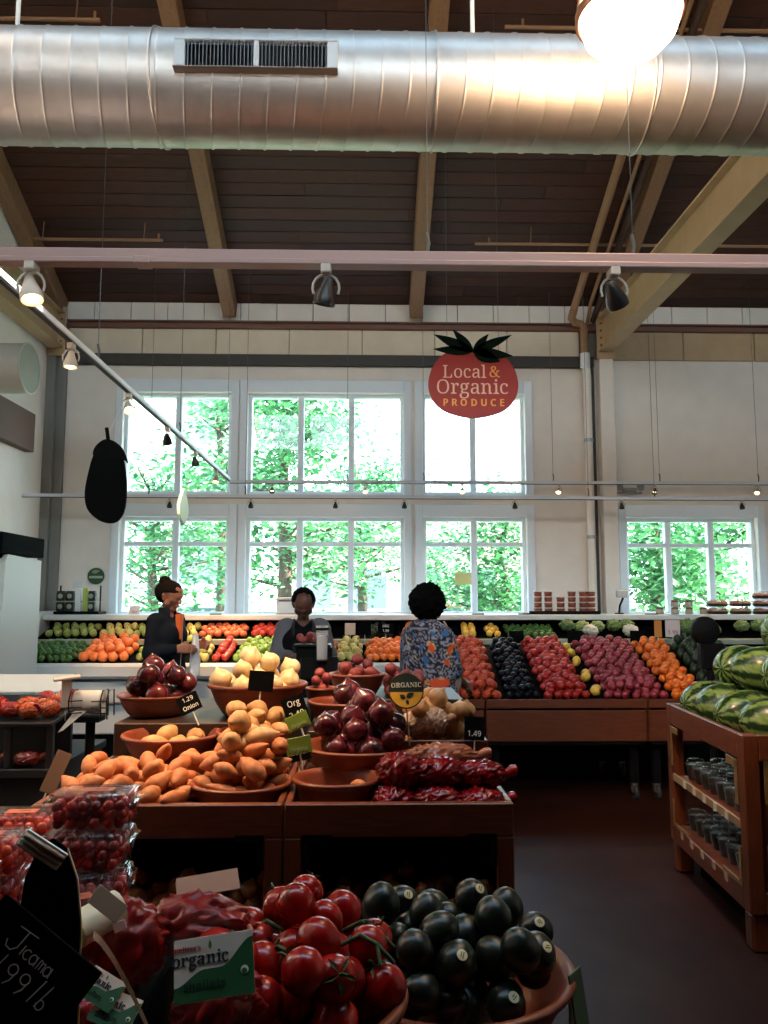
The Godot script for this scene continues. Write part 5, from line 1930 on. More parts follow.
	var spots = [
		[0.20, 0.93, -0.98, 0.15, "watermelon at the back left corner of the bottom layer"],
		[0.21, 0.935, -0.74, -0.2, "watermelon second from the back in the bottom left row"],
		[0.22, 0.935, -0.48, 0.1, "watermelon third from the back in the bottom left row"],
		[0.24, 0.935, -0.19, -0.12, "large watermelon at the near left corner of the stand"],
		[0.58, 0.935, -0.96, 0.1, "watermelon in the second column of the bottom layer, at the back"],
		[0.59, 0.935, -0.70, -0.1, "watermelon in the second column of the bottom layer, second from the back"],
		[0.60, 0.935, -0.44, 0.2, "watermelon in the second column of the bottom layer, third from the back"],
		[0.61, 0.935, -0.18, 0.0, "watermelon in the second column of the bottom layer, nearest"],
		[0.34, 1.135, -0.87, 0.25, "leftmost watermelon of the upper layer"],
		[0.37, 1.14, -0.62, -0.15, "second watermelon of the upper layer with pale stripes"],
		[0.40, 1.14, -0.36, 0.1, "third watermelon of the upper layer with an orange-yellow patch"],
		[0.74, 1.14, -0.56, 0.1, "upper-layer watermelon at the right edge"],
		[0.75, 1.14, -0.84, 0.1, "upper-layer watermelon at the right edge, farther back"],
		[0.56, 1.33, -0.75, 0.2, "watermelon on the very top of the heap"],
		[0.60, 1.335, -0.50, -0.1, "top watermelon nearest the right edge"]]
	var i = 0
	for s in spots:
		var b = Basis(Vector3.UP, turn + s[3] * 2.6) * Basis(Vector3.RIGHT, i * 1.3)
		solo("watermelon", mm[i % 3], kinds["watermelon"]["mat"], s[4], "watermelon", at + bs * Vector3(s[0], s[1], s[2]), b, "watermelons on the stand")
		i += 1

# ================================================================ terracotta bowls
func bowl(at: Vector3, r: float, h: float, label: String):
	var m = MB.new()
	var th = 0.011
	m.lathe([Vector2(0.0, 0.0), Vector2(r * 0.62, 0.0), Vector2(r * 0.70, h * 0.08), Vector2(r * 0.84, h * 0.42), Vector2(r * 0.935, h * 0.80), Vector2(r * 0.955, h * 0.86), Vector2(r, h * 0.88), Vector2(r + 0.003, h * 0.94), Vector2(r, h), Vector2(r - th, h), Vector2(r * 0.93 - th, h * 0.86), Vector2(r * 0.84 - th, h * 0.46), Vector2(r * 0.66, h * 0.14), Vector2(0.0, h * 0.10)], 48)
	return solo("terracotta_bowl", m, terracotta, label, "bowl", at, Basis(), "terracotta bowls")

# ================================================================ two-part island in the middle
func island():
	var units = [[-1.02, -0.252, "left half of the stepped wooden island, under the sweet potatoes"], [-0.246, 0.462, "right half of the stepped wooden island, under the red bags"]]
	for u in units:
		var t = thing("display_island", u[2], "stand", P(0, 0, 2.55), 0.0)
		var x0: float = u[0]
		var x1: float = u[1]
		var m = MB.new()
		m.span(Vector3(x0, 0.775, -0.03), Vector3(x1, 0.876, 0.0), 0.004)
		part("top_rail", m, wood, t)
		for x in [x0, x1 - 0.055]:
			m = MB.new()
			m.span(Vector3(x, 0.0, -0.03), Vector3(x + 0.055, 0.775, 0.0), 0.004)
			part("front_post", m, wood_side, t)
			m = MB.new()
			m.span(Vector3(x, 0.0, -1.6), Vector3(x + 0.055, 0.876, -1.57), 0.004)
			part("rear_post", m, wood_side, t)
		m = MB.new()
		m.span(Vector3(x0, 0.20, -0.03), Vector3(x1, 0.32, 0.0), 0.004)
		part("lower_rail", m, wood, t)
		for x in [x0, x1 - 0.02]:
			m = MB.new()
			m.span(Vector3(x, 0.1, -1.57), Vector3(x + 0.02, 0.876, -0.03), 0.003)
			part("side_panel", m, wood_side, t)
		m = MB.new()
		m.span(Vector3(x0 + 0.02, 0.785, -0.40), Vector3(x1 - 0.02, 0.80, -0.03))
		part("deck", m, wood, t)
		var steps = [[0.30, 0.86], [0.72, 0.98], [1.08, 1.06]] if x0 > -0.5 else [[0.42, 0.885], [0.74, 1.01], [1.2, 1.01]]
		for s in steps.size():
			m = MB.new()
			var z1: float = -steps[s][0]
			var z2: float = -1.57 if s == steps.size() - 1 else -steps[s + 1][0]
			m.span(Vector3(x0 + 0.02, 0.80, z2), Vector3(x1 - 0.02, steps[s][1], z1), 0.003)
			part("riser", m, mat(52, 30, 20, 0.5), t)
		m = MB.new()
		m.span(Vector3(x0 + 0.02, 0.49, -0.6), Vector3(x1 - 0.02, 0.505, -0.03))
		part("inner_shelf", m, shelf_black, t)
		m = MB.new()
		m.span(Vector3(x0 + 0.02, 0.455, -0.62), Vector3(x1 - 0.02, 0.785, -0.6))
		part("inner_back", m, shelf_black, t)
		for c in [x0 + 0.055, x1 - 0.055]:
			var sg: float = 1.0 if c < (x0 + x1) / 2 else -1.0
			m = MB.new()
			m.span(Vector3(minf(c, c + sg * 0.09), 0.765, -0.004), Vector3(maxf(c, c + sg * 0.09), 0.785, 0.002))
			m.span(Vector3(minf(c, c + sg * 0.022), 0.69, -0.004), Vector3(maxf(c, c + sg * 0.022), 0.785, 0.002))
			part("corner_bracket", m, mat(24, 22, 22, 0.4, 0.5), t)
	# onions and shallots on the inner shelf
	var fl = func(_x, _z): return 0.506
	put("yellow_onion", heap(34, rect(-0.95, -0.33, -2.86, -2.61), fl, 0.032, 3, 0.0), "small yellow onion on the lower shelf of the island's left half", "onion", "onions on the lower left shelf", 51, 0.6, 0.08, 0.8)
	put("yellow_onion", heap(34, rect(-0.17, 0.39, -2.86, -2.61), fl, 0.032, 4, 0.0), "small yellow onion on the dark lower shelf of the island's right half", "onion", "onions on the lower right shelf", 52, 0.6, 0.08, 0.8)

	# ---- right half: bowls going back
	bowl(P(-0.09, 0.802, 2.755), 0.150, 0.115, "terracotta bowl at the front of the right half, nearly empty")
	put("sweet_potato", [P(-0.05, 0.865, 2.76), P(-0.13, 0.86, 2.79), P(-0.02, 0.868, 2.82)], "reddish sweet potato in the nearly empty front bowl", "sweet potato", "sweet potatoes in the nearly empty bowl", 53, 0.1, 0.08, 0.85)
	bowl(P(-0.013, 0.862, 3.06), 0.222, 0.108, "wide terracotta bowl of dark red onions in the middle of the right half")
	put("red_onion", heap(20, disc(-0.013, -3.06, 0.165), bowl_floor(-0.013, -3.06, 0.2, 0.885, 0.09), 0.046, 5, 0.3, 14, Vector2(-0.013, -3.06)), "dark red onion in the wide middle bowl", "onion", "red onions in the middle bowl", 54, 0.6)
	bowl(P(-0.083, 0.982, 3.44), 0.156, 0.10, "terracotta bowl with a few red onions behind the wide bowl")
	put("red_onion", heap(4, disc(-0.06, -3.40, 0.07), bowl_floor(-0.083, -3.44, 0.14, 1.0, 0.08), 0.046, 6, 0.0), "red onion in the small bowl behind the wide bowl", "onion", "red onions in the small rear bowl", 55, 0.6)
	bowl(P(-0.035, 1.062, 3.80), 0.132, 0.10, "terracotta bowl of red potatoes at the back of the right half")
	put("red_potato", heap(14, disc(-0.035, -3.82, 0.09), bowl_floor(-0.035, -3.8, 0.12, 1.085, 0.06), 0.03, 7, 0.2, 12, Vector2(-0.035, -3.85)), "red potato in the rearmost bowl", "potato", "red potatoes in the rear bowl", 56, 0.5)
	put("potato", [P(-0.06, 1.145, 3.73), P(-0.10, 1.14, 3.76)], "tan potato at the front of the rearmost bowl", "potato", "tan potatoes in the rear bowl", 57, 0.3, 0.05, 0.6)
	bowl(P(-0.195, 1.012, 3.66), 0.07, 0.10, "small terracotta bowl beside the rear bowls")
	put("red_potato", heap(5, disc(-0.195, -3.66, 0.035), bowl_floor(-0.195, -3.66, 0.06, 1.08, 0.02), 0.024, 8, 0.2), "red potato in the small side bowl", "potato", "red potatoes in the small side bowl", 58, 0.5, 0.08, 0.8)
	put("red_potato", heap(26, rect(0.11, 0.26, -4.05, -3.66), func(_x, z): return 1.06 if z < -3.63 else 0.98, 0.032, 9, 0.1), "dark red potato in the loose pile right of the rear bowls", "potato", "red potatoes in the loose rear pile", 59, 0.5)
	# yellow onion crate
	var t = thing("wooden_crate", "low wooden crate of yellow onions behind the red bags", "crate", P(0.30, 0.862, 3.05))
	var m = MB.new()
	for s in [[-0.17, -0.0, 0.16, 0.012], [-0.17, -0.32, 0.16, -0.308]]:
		m = MB.new()
		m.span(Vector3(s[0], 0.02, s[1]), Vector3(s[2], 0.12, s[3]), 0.003)
		part("board", m, wood, t)
	for x in [-0.17, 0.148]:
		m = MB.new()
		m.span(Vector3(x, 0.02, -0.308), Vector3(x + 0.012, 0.12, 0.0), 0.003)
		part("board", m, wood, t)
	m = MB.new()
	m.span(Vector3(-0.17, 0.0, -0.32), Vector3(0.16, 0.02, 0.012))
	part("bottom", m, wood, t)
	put("yellow_onion", heap(24, rect(0.18, 0.41, -3.31, -3.10), func(_x, _z): return 0.895, 0.04, 10, 0.15, 14, Vector2(0.30, -3.2)), "yellow onion in the low wooden crate", "onion", "yellow onions in the crate", 60, 0.6)
	for q in [[0.20, 1.03, 3.12, 0.06], [0.265, 1.045, 3.10, 0.055]]:
		net_bag(P(q[0], q[1], q[2]), Vector3(q[3], 0.05, 0.05), L(226, 204, 178), L(190, 140, 110), "pale mesh bag of garlic bulbs on the onion crate, %s" % ("left" if q[0] < 0.23 else "right"), 40 + int(q[0] * 100), "garlic bags")
	price_card(P(0.405, 0.985, 3.02), 0.075, 0.085, "black price card leaning on the onion crate", ["", "1.49"], card_black, -0.25, -0.2)
	# round organic sign
	organic_disc(P(0.155, 1.10, 3.02))
	# red mesh bags on the near right corner
	var bags = [[0.10, 0.855, 2.66, 0.075, 0.055, 0.06, 0.3], [0.235, 0.855, 2.645, 0.085, 0.055, 0.06, -0.2], [0.375, 0.852, 2.655, 0.085, 0.05, 0.06, 0.15], [0.17, 0.875, 2.78, 0.09, 0.06, 0.07, 0.6], [0.33, 0.875, 2.79, 0.09, 0.06, 0.07, -0.4],
		[0.115, 0.945, 2.69, 0.075, 0.06, 0.06, -0.3], [0.245, 0.94, 2.70, 0.09, 0.05, 0.065, 0.25], [0.385, 0.93, 2.71, 0.085, 0.045, 0.06, -0.1]]
	var bl = ["bottom left red bag of radishes at the table edge", "bottom middle red bag of radishes at the table edge", "bottom right red bag at the table corner", "red bag behind the bottom left one", "red bag behind the bottom right one", "bright red twisted bag on top at the left", "red bag on top in the middle", "shiny red bag on top at the right, sticking out"]
	for i in bags.size():
		var b: Array = bags[i]
		net_bag(P(b[0], b[1], b[2]), Vector3(b[3], b[4], b[5]), L(84, 10, 18), L(150, 24, 26), bl[i], 60 + i, "red mesh bags", b[6])
	net_bag(P(0.27, 0.955, 2.86), Vector3(0.13, 0.05, 0.06), L(150, 84, 60), L(180, 112, 84), "brownish bag behind the red bags", 80, "", 0.1)

	# ---- left half
	bowl(P(-0.41, 0.802, 2.77), 0.168, 0.10, "terracotta bowl heaped with tan potatoes at the front of the left half")
	put("sweet_potato", heap(36, disc(-0.41, -2.79, 0.13), bowl_floor(-0.41, -2.77, 0.15, 0.815, 0.08), 0.031, 11, 0.3, 14, Vector2(-0.41, -2.80)), "tan sweet potato heaped in the front left bowl", "sweet potato", "sweet potatoes in the front bowl", 61, 0.85)
	put("potato", heap(6, disc(-0.41, -2.80, 0.07), func(_x, _z): return 0.965, 0.036, 12, 0.3, 14, Vector2(-0.41, -2.80)), "round tan potato on top of the front left bowl", "potato", "potatoes on the front bowl", 62, 0.5)
	put("sweet_potato", heap(84, rect(-0.98, -0.58, -2.98, -2.60), func(_x, z): return 0.80, 0.031, 13, 0.14, 14, Vector2(-0.75, -2.92)), "orange-brown sweet potato in the loose heap at the left", "sweet potato", "sweet potatoes in the loose heap", 63, 0.7)
	bowl(P(-0.74, 0.887, 3.18), 0.19, 0.105, "terracotta bowl of potatoes behind the loose sweet potatoes")
	put("potato", heap(9, disc(-0.74, -3.16, 0.12), bowl_floor(-0.74, -3.18, 0.17, 0.90, 0.08), 0.034, 14, 0.1), "tan potato in the bowl behind the loose sweet potatoes", "potato", "potatoes behind the sweet potatoes", 64, 0.4)
	bowl(P(-0.425, 0.887, 3.17), 0.145, 0.115, "terracotta bowl of potatoes just behind the front left bowl")
	put("potato", heap(18, disc(-0.425, -3.17, 0.105), bowl_floor(-0.425, -3.17, 0.13, 0.91, 0.08), 0.035, 15, 0.3, 14, Vector2(-0.425, -3.18)), "tan potato in the bowl just behind the front left bowl", "potato", "potatoes in the second bowl", 65, 0.4)
	bowl(P(-0.46, 1.012, 3.52), 0.212, 0.135, "terracotta bowl heaped with white onions")
	put("white_onion", heap(18, disc(-0.46, -3.52, 0.165), bowl_floor(-0.46, -3.52, 0.19, 1.04, 0.10), 0.045, 16, 0.3, 14, Vector2(-0.46, -3.53)), "white onion heaped in the terracotta bowl", "onion", "white onions in the bowl", 66, 0.5)
	bowl(P(-0.89, 1.012, 3.52), 0.165, 0.09, "terracotta bowl heaped with dark red onions at the left rear")
	put("red_onion", heap(12, disc(-0.89, -3.52, 0.13), bowl_floor(-0.89, -3.52, 0.15, 1.03, 0.07), 0.046, 17, 0.35, 14, Vector2(-0.89, -3.53)), "dark red onion heaped in the left rear bowl", "onion", "red onions in the left rear bowl", 67, 0.5)
	# cards
	price_card(P(-0.69, 1.055, 3.30), 0.085, 0.075, "black price card on a slant between the red and white onions", ["1.29", "Onion"], card_black, 0.1, -0.35, null, "", 0.45)
	price_card(P(-0.42, 1.135, 3.29), 0.10, 0.08, "blank black card standing before the white onions", [], card_black, 0.05, -0.1, null, "", -0.08)
	var gcard = mat(118, 146, 48, 0.6)
	price_card(P(-0.238, 1.025, 3.06), 0.085, 0.055, "upper green price card between the island's halves", ["", "Organic"], gcard, 0.1, -0.1, mat(190, 206, 150, 0.6), "", 0.4)
	price_card(P(-0.225, 0.965, 2.88), 0.09, 0.058, "lower green price card between the island's halves", ["", "Organic"], gcard, 0.1, -0.1, mat(190, 206, 150, 0.6), "", 0.18)
	price_card(P(-0.255, 1.03, 3.20), 0.09, 0.10, "black chalk card with white writing behind the upper green card", ["Org", "2.49"], card_black, 0.0, -0.2, null, "", 0.35)
	price_card(P(-0.235, 0.935, 2.90), 0.10, 0.06, "black chalk card just under the lower green card", ["1.99 lb"], card_black, 0.0, -0.2, null, "", 0.2)
	scale_station()

func net_bag(at: Vector3, r: Vector3, c1: Color, c2: Color, label: String, sd: int, group := "", turn := 0.0):
	var t = thing("net_bag", label, "bag", at, turn, group)
	var n = FastNoiseLite.new()
	n.seed = sd
	n.frequency = 1.0
	var m = MB.new()
	var f = func(th, q):
		var a: float = PI * q
		var p = Vector3(-cos(a), sin(a) * cos(th), sin(a) * sin(th))
		# rounded lumps of what is inside, pulled tight by the film, plus creases
		var cell: float = 0.22 * absf(n.get_noise_3d(p.x * 2.6, p.y * 2.6, p.z * 2.6)) + 0.16 * n.get_noise_3d(p.x * 6.0, p.y * 6.0, p.z * 6.0) + 0.07 * n.get_noise_3d(p.x * 14.0, p.y * 14.0, p.z * 14.0)
		var pinch: float = lerpf(1.0, 0.45, smoothstep(0.72, 1.0, q))
		return Vector3(p.x * 1.05, p.y * pinch, p.z * pinch) * r * (0.9 + cell * 1.3)
	var cf = func(th, q):
		var a: float = PI * q
		return c1.lerp(c2, clampf(0.5 + 1.2 * n.get_noise_3d(-cos(a) * 3.0 + 5.0, sin(a) * cos(th) * 3.0, sin(a) * sin(th) * 3.0), 0.0, 1.0))
	m.blob(44, 34, f, cf)
	part("film", m, vmat(0.14), t)
	m = MB.new()
	m.col = c2
	var x: float = r.x
	m.tube([Vector3(x * 0.92, 0, 0), Vector3(x * 1.05, 0.004, 0.002), Vector3(x * 1.18, 0.012, 0.0), Vector3(x * 1.3, 0.010, -0.004)], 0.014, 8, true, 0.02)
	part("twisted_end", m, vmat(0.2), t)

func organic_disc(at: Vector3):
	var t = thing("organic_sign", "round dark green and yellow sign reading ORGANIC on the island", "sign", at, 0.0)
	t.rotation.x = -0.3
	var m = MB.new()
	var R = 0.066
	var o = PackedVector2Array()
	for i in 40:
		o.append(Vector2(cos(TAU * i / 40), sin(TAU * i / 40)) * R + Vector2(0, R))
	m.prism(o, -0.003, 0.0)
	part("disc", m, mat(24, 40, 30, 0.5), t)
	o = PackedVector2Array()
	for i in 21:
		var a = PI + 0.08 + (PI - 0.16) * i / 20.0
		o.append(Vector2(cos(a), sin(a)) * R * 0.93 + Vector2(0, R))
	m = MB.new()
	m.prism(o, 0.0, 0.0015)
	part("yellow_half", m, mat(224, 166, 50, 0.5), t)
	for q in [[0.034, 0.010, 0.5, Vector2(0.0, R - 0.024)], [0.026, 0.009, 2.5, Vector2(-0.004, R - 0.030)], [0.02, 0.006, -1.1, Vector2(0.0, R - 0.034)]]:
		m = MB.new()
		m.prism(leaf_outline(q[0], q[1], q[2], q[3]), 0.0015, 0.003)
		part("leaf", m, mat(24, 40, 30, 0.5), t)
	lettering("ORGANIC", 0.0235, mat(224, 220, 196, 0.6), t, Vector3(0, R + 0.021, 0.001), 0.03, true, true)
	m = MB.new()
	m.tube([Vector3(0, 0.01, -0.004), Vector3(0.01, -0.13, -0.02)], 0.003, 6)
	part("stem", m, steel, t)

func scale_station():
	# black checkout-style scale with a tray of produce and a clear bag bin, in front of the person in grey
	var t = thing("weighing_station", "black weighing station with a tilted screen before the person in grey", "scale", P(-0.31, 0, 5.2))
	var m = MB.new()
	m.span(Vector3(-0.12, 0.0, -0.16), Vector3(0.14, 0.98, 0.06), 0.01)
	part("cabinet", m, black_plastic, t)
	m = MB.new()
	m.xf = Transform3D(Basis(Vector3.RIGHT, -0.5), Vector3(0.01, 1.06, 0.04))
	m.span(Vector3(-0.11, -0.07, -0.012), Vector3(0.13, 0.09, 0.012), 0.006)
	part("screen", m, mat(12, 12, 14, 0.2), t)
	m = MB.new()
	m.span(Vector3(-0.13, 0.98, -0.16), Vector3(0.10, 1.20, -0.02), 0.01)
	part("body", m, black_plastic, t)
	m = MB.new()
	m.span(Vector3(-0.15, 1.20, -0.17), Vector3(0.09, 1.215, 0.0), 0.004)
	part("weighing_tray", m, mat(60, 60, 62, 0.3, 0.8), t)
	put("red_potato", heap(9, rect(-0.43, -0.26, -5.34, -5.23), func(_x, _z): return 1.216, 0.026, 31, 0.0), "small dark potato on the tray of the black weighing station", "potato", "potatoes on the weighing tray", 70, 0.5, 0.08, 0.85)
	var b = thing("bag_bin", "clear bin with white bags on the black weighing station", "bin", P(-0.27, 1.12, 5.14))
	m = MB.new()
	m.lathe([Vector2(0.0, 0.0), Vector2(0.036, 0.0), Vector2(0.042, 0.22), Vector2(0.040, 0.22), Vector2(0.034, 0.006), Vector2(0.0, 0.006)], 20)
	part("clear_wall", m, glass(0.12, 240, 240, 240, 0.08), b)
	m = MB.new()
	m.lathe([Vector2(0.0, 0.008), Vector2(0.03, 0.008), Vector2(0.034, 0.14), Vector2(0.02, 0.16), Vector2(0.0, 0.15)], 16)
	part("white_bags", m, mat(206, 204, 200, 0.6), b)
	m = MB.new()
	m.lathe([Vector2(0.043, 0.19), Vector2(0.045, 0.19), Vector2(0.045, 0.205), Vector2(0.043, 0.205)], 20)
	part("rim_band", m, black_plastic, b)

# ================================================================ near table
func clamshell(label: String, at: Vector3, basis_: Basis, group: String, sd: int, tint := 0):
	var t = thing("clamshell", label, "punnet", at, 0.0, group)
	t.transform = Transform3D(basis_, at)
	var m = MB.new()
	var w = 0.094
	var d = 0.062
	# tapered base
	var ring = func(kx, kz, y):
		var out = []
		for q in [[-1, -0.8], [-0.85, -1], [0.85, -1], [1, -0.8], [1, 0.8], [0.85, 1], [-0.85, 1], [-1, 0.8]]:
			out.append(Vector3(q[0] * kx, y, q[1] * kz))
		out.reverse()
		return out
	m.grid([ring.call(w * 0.86, d * 0.84, 0.0), ring.call(w * 0.94, d * 0.94, 0.052)], true)
	part("clear_base", m, clear_plastic, t)
	m = MB.new()
	m.grid([ring.call(w * 1.04, d * 1.06, 0.052), ring.call(w * 1.04, d * 1.06, 0.056), ring.call(w * 0.96, d * 0.96, 0.060), ring.call(w * 0.94, d * 0.92, 0.072), ring.call(w * 0.86, d * 0.82, 0.075), ring.call(w * 0.8, d * 0.74, 0.072), ring.call(w * 0.02, d * 0.02, 0.072)], true)
	for k in 4:
		m.span(Vector3(-w * 0.7, 0.072, -d * 0.62 + k * d * 0.36), Vector3(w * 0.7, 0.0755, -d * 0.52 + k * d * 0.36), 0.0015)
	part("ridged_lid", m, clear_plastic, t)
	# fruit inside, packed tight: one joined part
	var rng = RandomNumberGenerator.new()
	rng.seed = sd
	m = MB.new()
	for ly in 3:
		for i in 6:
			for j in 4:
				m.col = [L(150, 24, 18), L(176, 40, 24), L(120, 16, 16)][rng.randi() % 3] if tint == 0 else [L(190, 44, 18), L(206, 66, 26), L(168, 32, 16)][rng.randi() % 3]
				m.ellipsoid(Vector3(-w * 0.72 + i * w * 0.288 + rng.randf_range(-0.004, 0.004), 0.014 + ly * 0.0175, -d * 0.68 + j * d * 0.45 + rng.randf_range(-0.004, 0.004)), Vector3.ONE * 0.0125, 8, 5)
	var o = part("cherry_tomatoes", m, vmat(0.25), t)
	o.set_meta("kind", "stuff")
	m = MB.new()
	m.span(Vector3(-w * 0.3, 0.0765, -d * 0.2), Vector3(w * 0.45, 0.0772, d * 0.35))
	var lb = part("paper_label", m, mat(150, 70, 54, 0.5) if tint == 0 else mat(196, 96, 70, 0.4), t)
	m = MB.new()
	for k in 9:
		m.span(Vector3(w * 0.02 + k * 0.003, 0.0773, -d * 0.05), Vector3(w * 0.02 + k * 0.003 + (0.001 if k % 3 else 0.0018), 0.0776, d * 0.15))
	part("bar_code", m, mat(40, 20, 18, 0.6), lb)

func stroke(m: MB, pts: Array, w: float):
	for i in pts.size() - 1:
		var a: Vector2 = pts[i]
		var b: Vector2 = pts[i + 1]
		var n = (b - a).normalized().orthogonal() * w / 2
		var e = (b - a).normalized() * w * 0.3
		m.poly([Vector3(a.x - e.x + n.x, a.y - e.y + n.y, 0), Vector3(a.x - e.x - n.x, a.y - e.y - n.y, 0), Vector3(b.x + e.x - n.x, b.y + e.y - n.y, 0), Vector3(b.x + e.x + n.x, b.y + e.y + n.y, 0)])

func arc_pts(c: Vector2, rx: float, ry: float, a0: float, a1: float, n := 10) -> Array:
	var o = []
	for i in n + 1:
		var a = deg_to_rad(lerpf(a0, a1, float(i) / n))
		o.append(c + Vector2(cos(a) * rx, sin(a) * ry))
	return o

func front_table():
	var t = thing("low_table", "low dark table carrying the near bowls and punnets", "table", P(0, 0, 2.45))
	var m = MB.new()
	m.span(Vector3(-1.5, 0.66, 0.35), Vector3(-0.48, 0.70, 1.66), 0.006)
	m.span(Vector3(-0.48, 0.66, 0.59), Vector3(0.35, 0.70, 1.66), 0.006)
	part("table_top", m, mat(30, 19, 15, 0.55), t)
	for x in [-1.42, 0.27]:
		for z in [0.64, 1.6]:
			m = MB.new()
			m.span(Vector3(x - 0.03, 0, z - 0.03), Vector3(x + 0.03, 0.66, z + 0.03), 0.004)
			part("leg", m, shelf_black, t)
	# riser under the tomato bowl
	m = MB.new()
	m.span(Vector3(-0.15, 0, -0.15), Vector3(0.13, 0.07, 0.15), 0.005)
	solo("riser_block", m, shelf_black, "dark block under the tomato bowl", "block", P(-0.11, 0.70, 1.30))
	bowl(P(-0.11, 0.772, 1.30), 0.176, 0.135, "terracotta bowl of tomatoes nearest the viewer")
	bowl(P(0.163, 0.702, 1.60), 0.232, 0.112, "wide terracotta bowl of dark avocados at the near right")
	# tomatoes with their green stars
	var pts = heap(46, disc(-0.11, -1.31, 0.145), bowl_floor(-0.11, -1.30, 0.16, 0.80, 0.11), 0.031, 21, 0.22, 14, Vector2(-0.12, -1.34))
	var rng = RandomNumberGenerator.new()
	rng.seed = 77
	var k: Dictionary = kinds["tomato"]
	for p in pts:
		var out = (p - P(-0.11, 0.78, 1.30)).normalized()
		var b = Basis.from_euler(Vector3(rng.randf_range(-1.1, 1.1), rng.randf() * TAU, rng.randf_range(-1.1, 1.1)))
		var o = solo("tomato", k.meshes[rng.randi() % 3], k.mat, "red vine tomato in the near terracotta bowl", "tomato", p, b.scaled(Vector3.ONE * rng.randf_range(0.9, 1.06)), "tomatoes in the near bowl")
		if rng.randf() < 0.6:
			var c = part("calyx", k.calyx[0], k.calyx[1], o, "green calyx")
			c.position = Vector3(0, 0.0335, 0)
	# vine stalks
	for v in 5:
		m = MB.new()
		var a = rng.randf() * TAU
		var c = P(-0.11, 0.985, 1.32) + Vector3(cos(a) * 0.08, -0.01, sin(a) * 0.08)
		m.tube([c, c + Vector3(0.03, 0.018, 0.01), c + Vector3(0.055, 0.012, 0.03), c + Vector3(0.08, -0.012, 0.035)], 0.0035, 6)
		m.tube([c + Vector3(0.03, 0.018, 0.01), c + Vector3(0.035, 0.0, -0.02)], 0.003, 6)
		m.tube([c + Vector3(0.055, 0.012, 0.03), c + Vector3(0.06, -0.01, 0.05)], 0.003, 6)
		solo("tomato_vine", m, mat(50, 72, 34, 0.7), "green vine stalk among the near tomatoes", "stalk", Vector3.ZERO, Basis(), "vine stalks")
	# avocados with stickers
	pts = heap(46, disc(0.163, -1.61, 0.178), bowl_floor(0.163, -1.60, 0.22, 0.725, 0.09), 0.034, 22, 0.12, 14, Vector2(0.14, -1.66))
	var sticker = MB.new()
	sticker.xf = Transform3D(Basis(), Vector3(0, 0, 0))
	sticker.lathe([Vector2(0.0, 0.0012), Vector2(0.0095, 0.0004), Vector2(0.0098, 0.0)], 14)
	var smesh = sticker.mesh()
	var dot = MB.new()
	dot.box(Vector3(0, 0.001, 0.002), Vector3(0.010, 0.0012, 0.002))
	dot.box(Vector3(0.001, 0.001, -0.002), Vector3(0.007, 0.0012, 0.002))
	var dmesh = dot.mesh()
	k = kinds["avocado"]
	var i = 0
	for p in pts:
		var b = Basis.from_euler(Vector3(rng.randf_range(-0.9, 0.9), rng.randf() * TAU, rng.randf_range(-0.9, 0.9)))
		var stick: bool = i % 4 == 2 and p.y > 0.79
		var o = solo("avocado", k.meshes[rng.randi() % 2], k.mat, "dark green-black avocado with a round sticker in the near bowl" if stick else "dark green-black avocado without sticker in the near bowl", "avocado", p, b, "avocados with stickers" if stick else "avocados in the near bowl")
		if stick:
			var s = part("sticker", smesh, mat(222, 206, 160, 0.5), o, "round cream sticker")
			var want: Vector3 = (b.inverse() * Vector3(rng.randf_range(-0.5, 0.5), 0.75, 0.75)).normalized()
			var ax = Vector3.UP.cross(want)
			s.transform = Transform3D(Basis(ax.normalized(), Vector3.UP.angle_to(want)) if ax.length() > 0.01 else Basis(), want * 0.0372)
			part("sticker_print", dmesh, mat(120, 104, 66, 0.5), s)
		i += 1
	# tag on the bowl's right rim
	price_card(P(0.398, 0.70, 1.52), 0.05, 0.13, "green and white tag hanging at the avocado bowl's right side", [], mat(70, 92, 60, 0.6), 0.9, -0.15)
	m = MB.new()
	m.box(Vector3(0, 0, 0), Vector3(0.03, 0.13, 0.003), 0.001)
	solo("paper_tag", m, mat(206, 202, 190, 0.6), "narrow white paper tag behind the green tag", "tag", P(0.383, 0.75, 1.545), Basis(Vector3.UP, 0.8))

	# ---- punnets of cherry tomatoes, stacked askew
	var stack = [[-0.595, 0.70, 1.80, 0.1, "bottom punnet"], [-0.60, 0.776, 1.81, -0.12, "second punnet from the bottom"], [-0.59, 0.852, 1.80, 0.2, "third punnet from the bottom"], [-0.60, 0.928, 1.83, 0.02, "fourth punnet from the bottom"], [-0.60, 1.004, 1.86, 0.04, "top punnet with a whitish lid"]]
	for q in stack.size():
		var s: Array = stack[q]
		clamshell("clear punnet of cherry tomatoes, %s of the taller stack" % s[4], P(s[0], s[1], s[2]), Basis(Vector3.UP, s[3]), "stacked tomato punnets", 300 + q)
	var st2 = [[-0.56, 0.70, 1.63, 0.5], [-0.575, 0.776, 1.62, 0.7], [-0.57, 0.852, 1.63, 0.55]]
	for q in 3:
		clamshell("clear punnet of cherry tomatoes, %s of the turned stack in front" % ["bottom", "middle", "top"][q], P(st2[q][0], st2[q][1], st2[q][2]), Basis(Vector3.UP, st2[q][3]), "turned tomato punnets", 320 + q)
	var rowx = [[1.98, "far"], [1.80, "middle"], [1.62, "near"]]
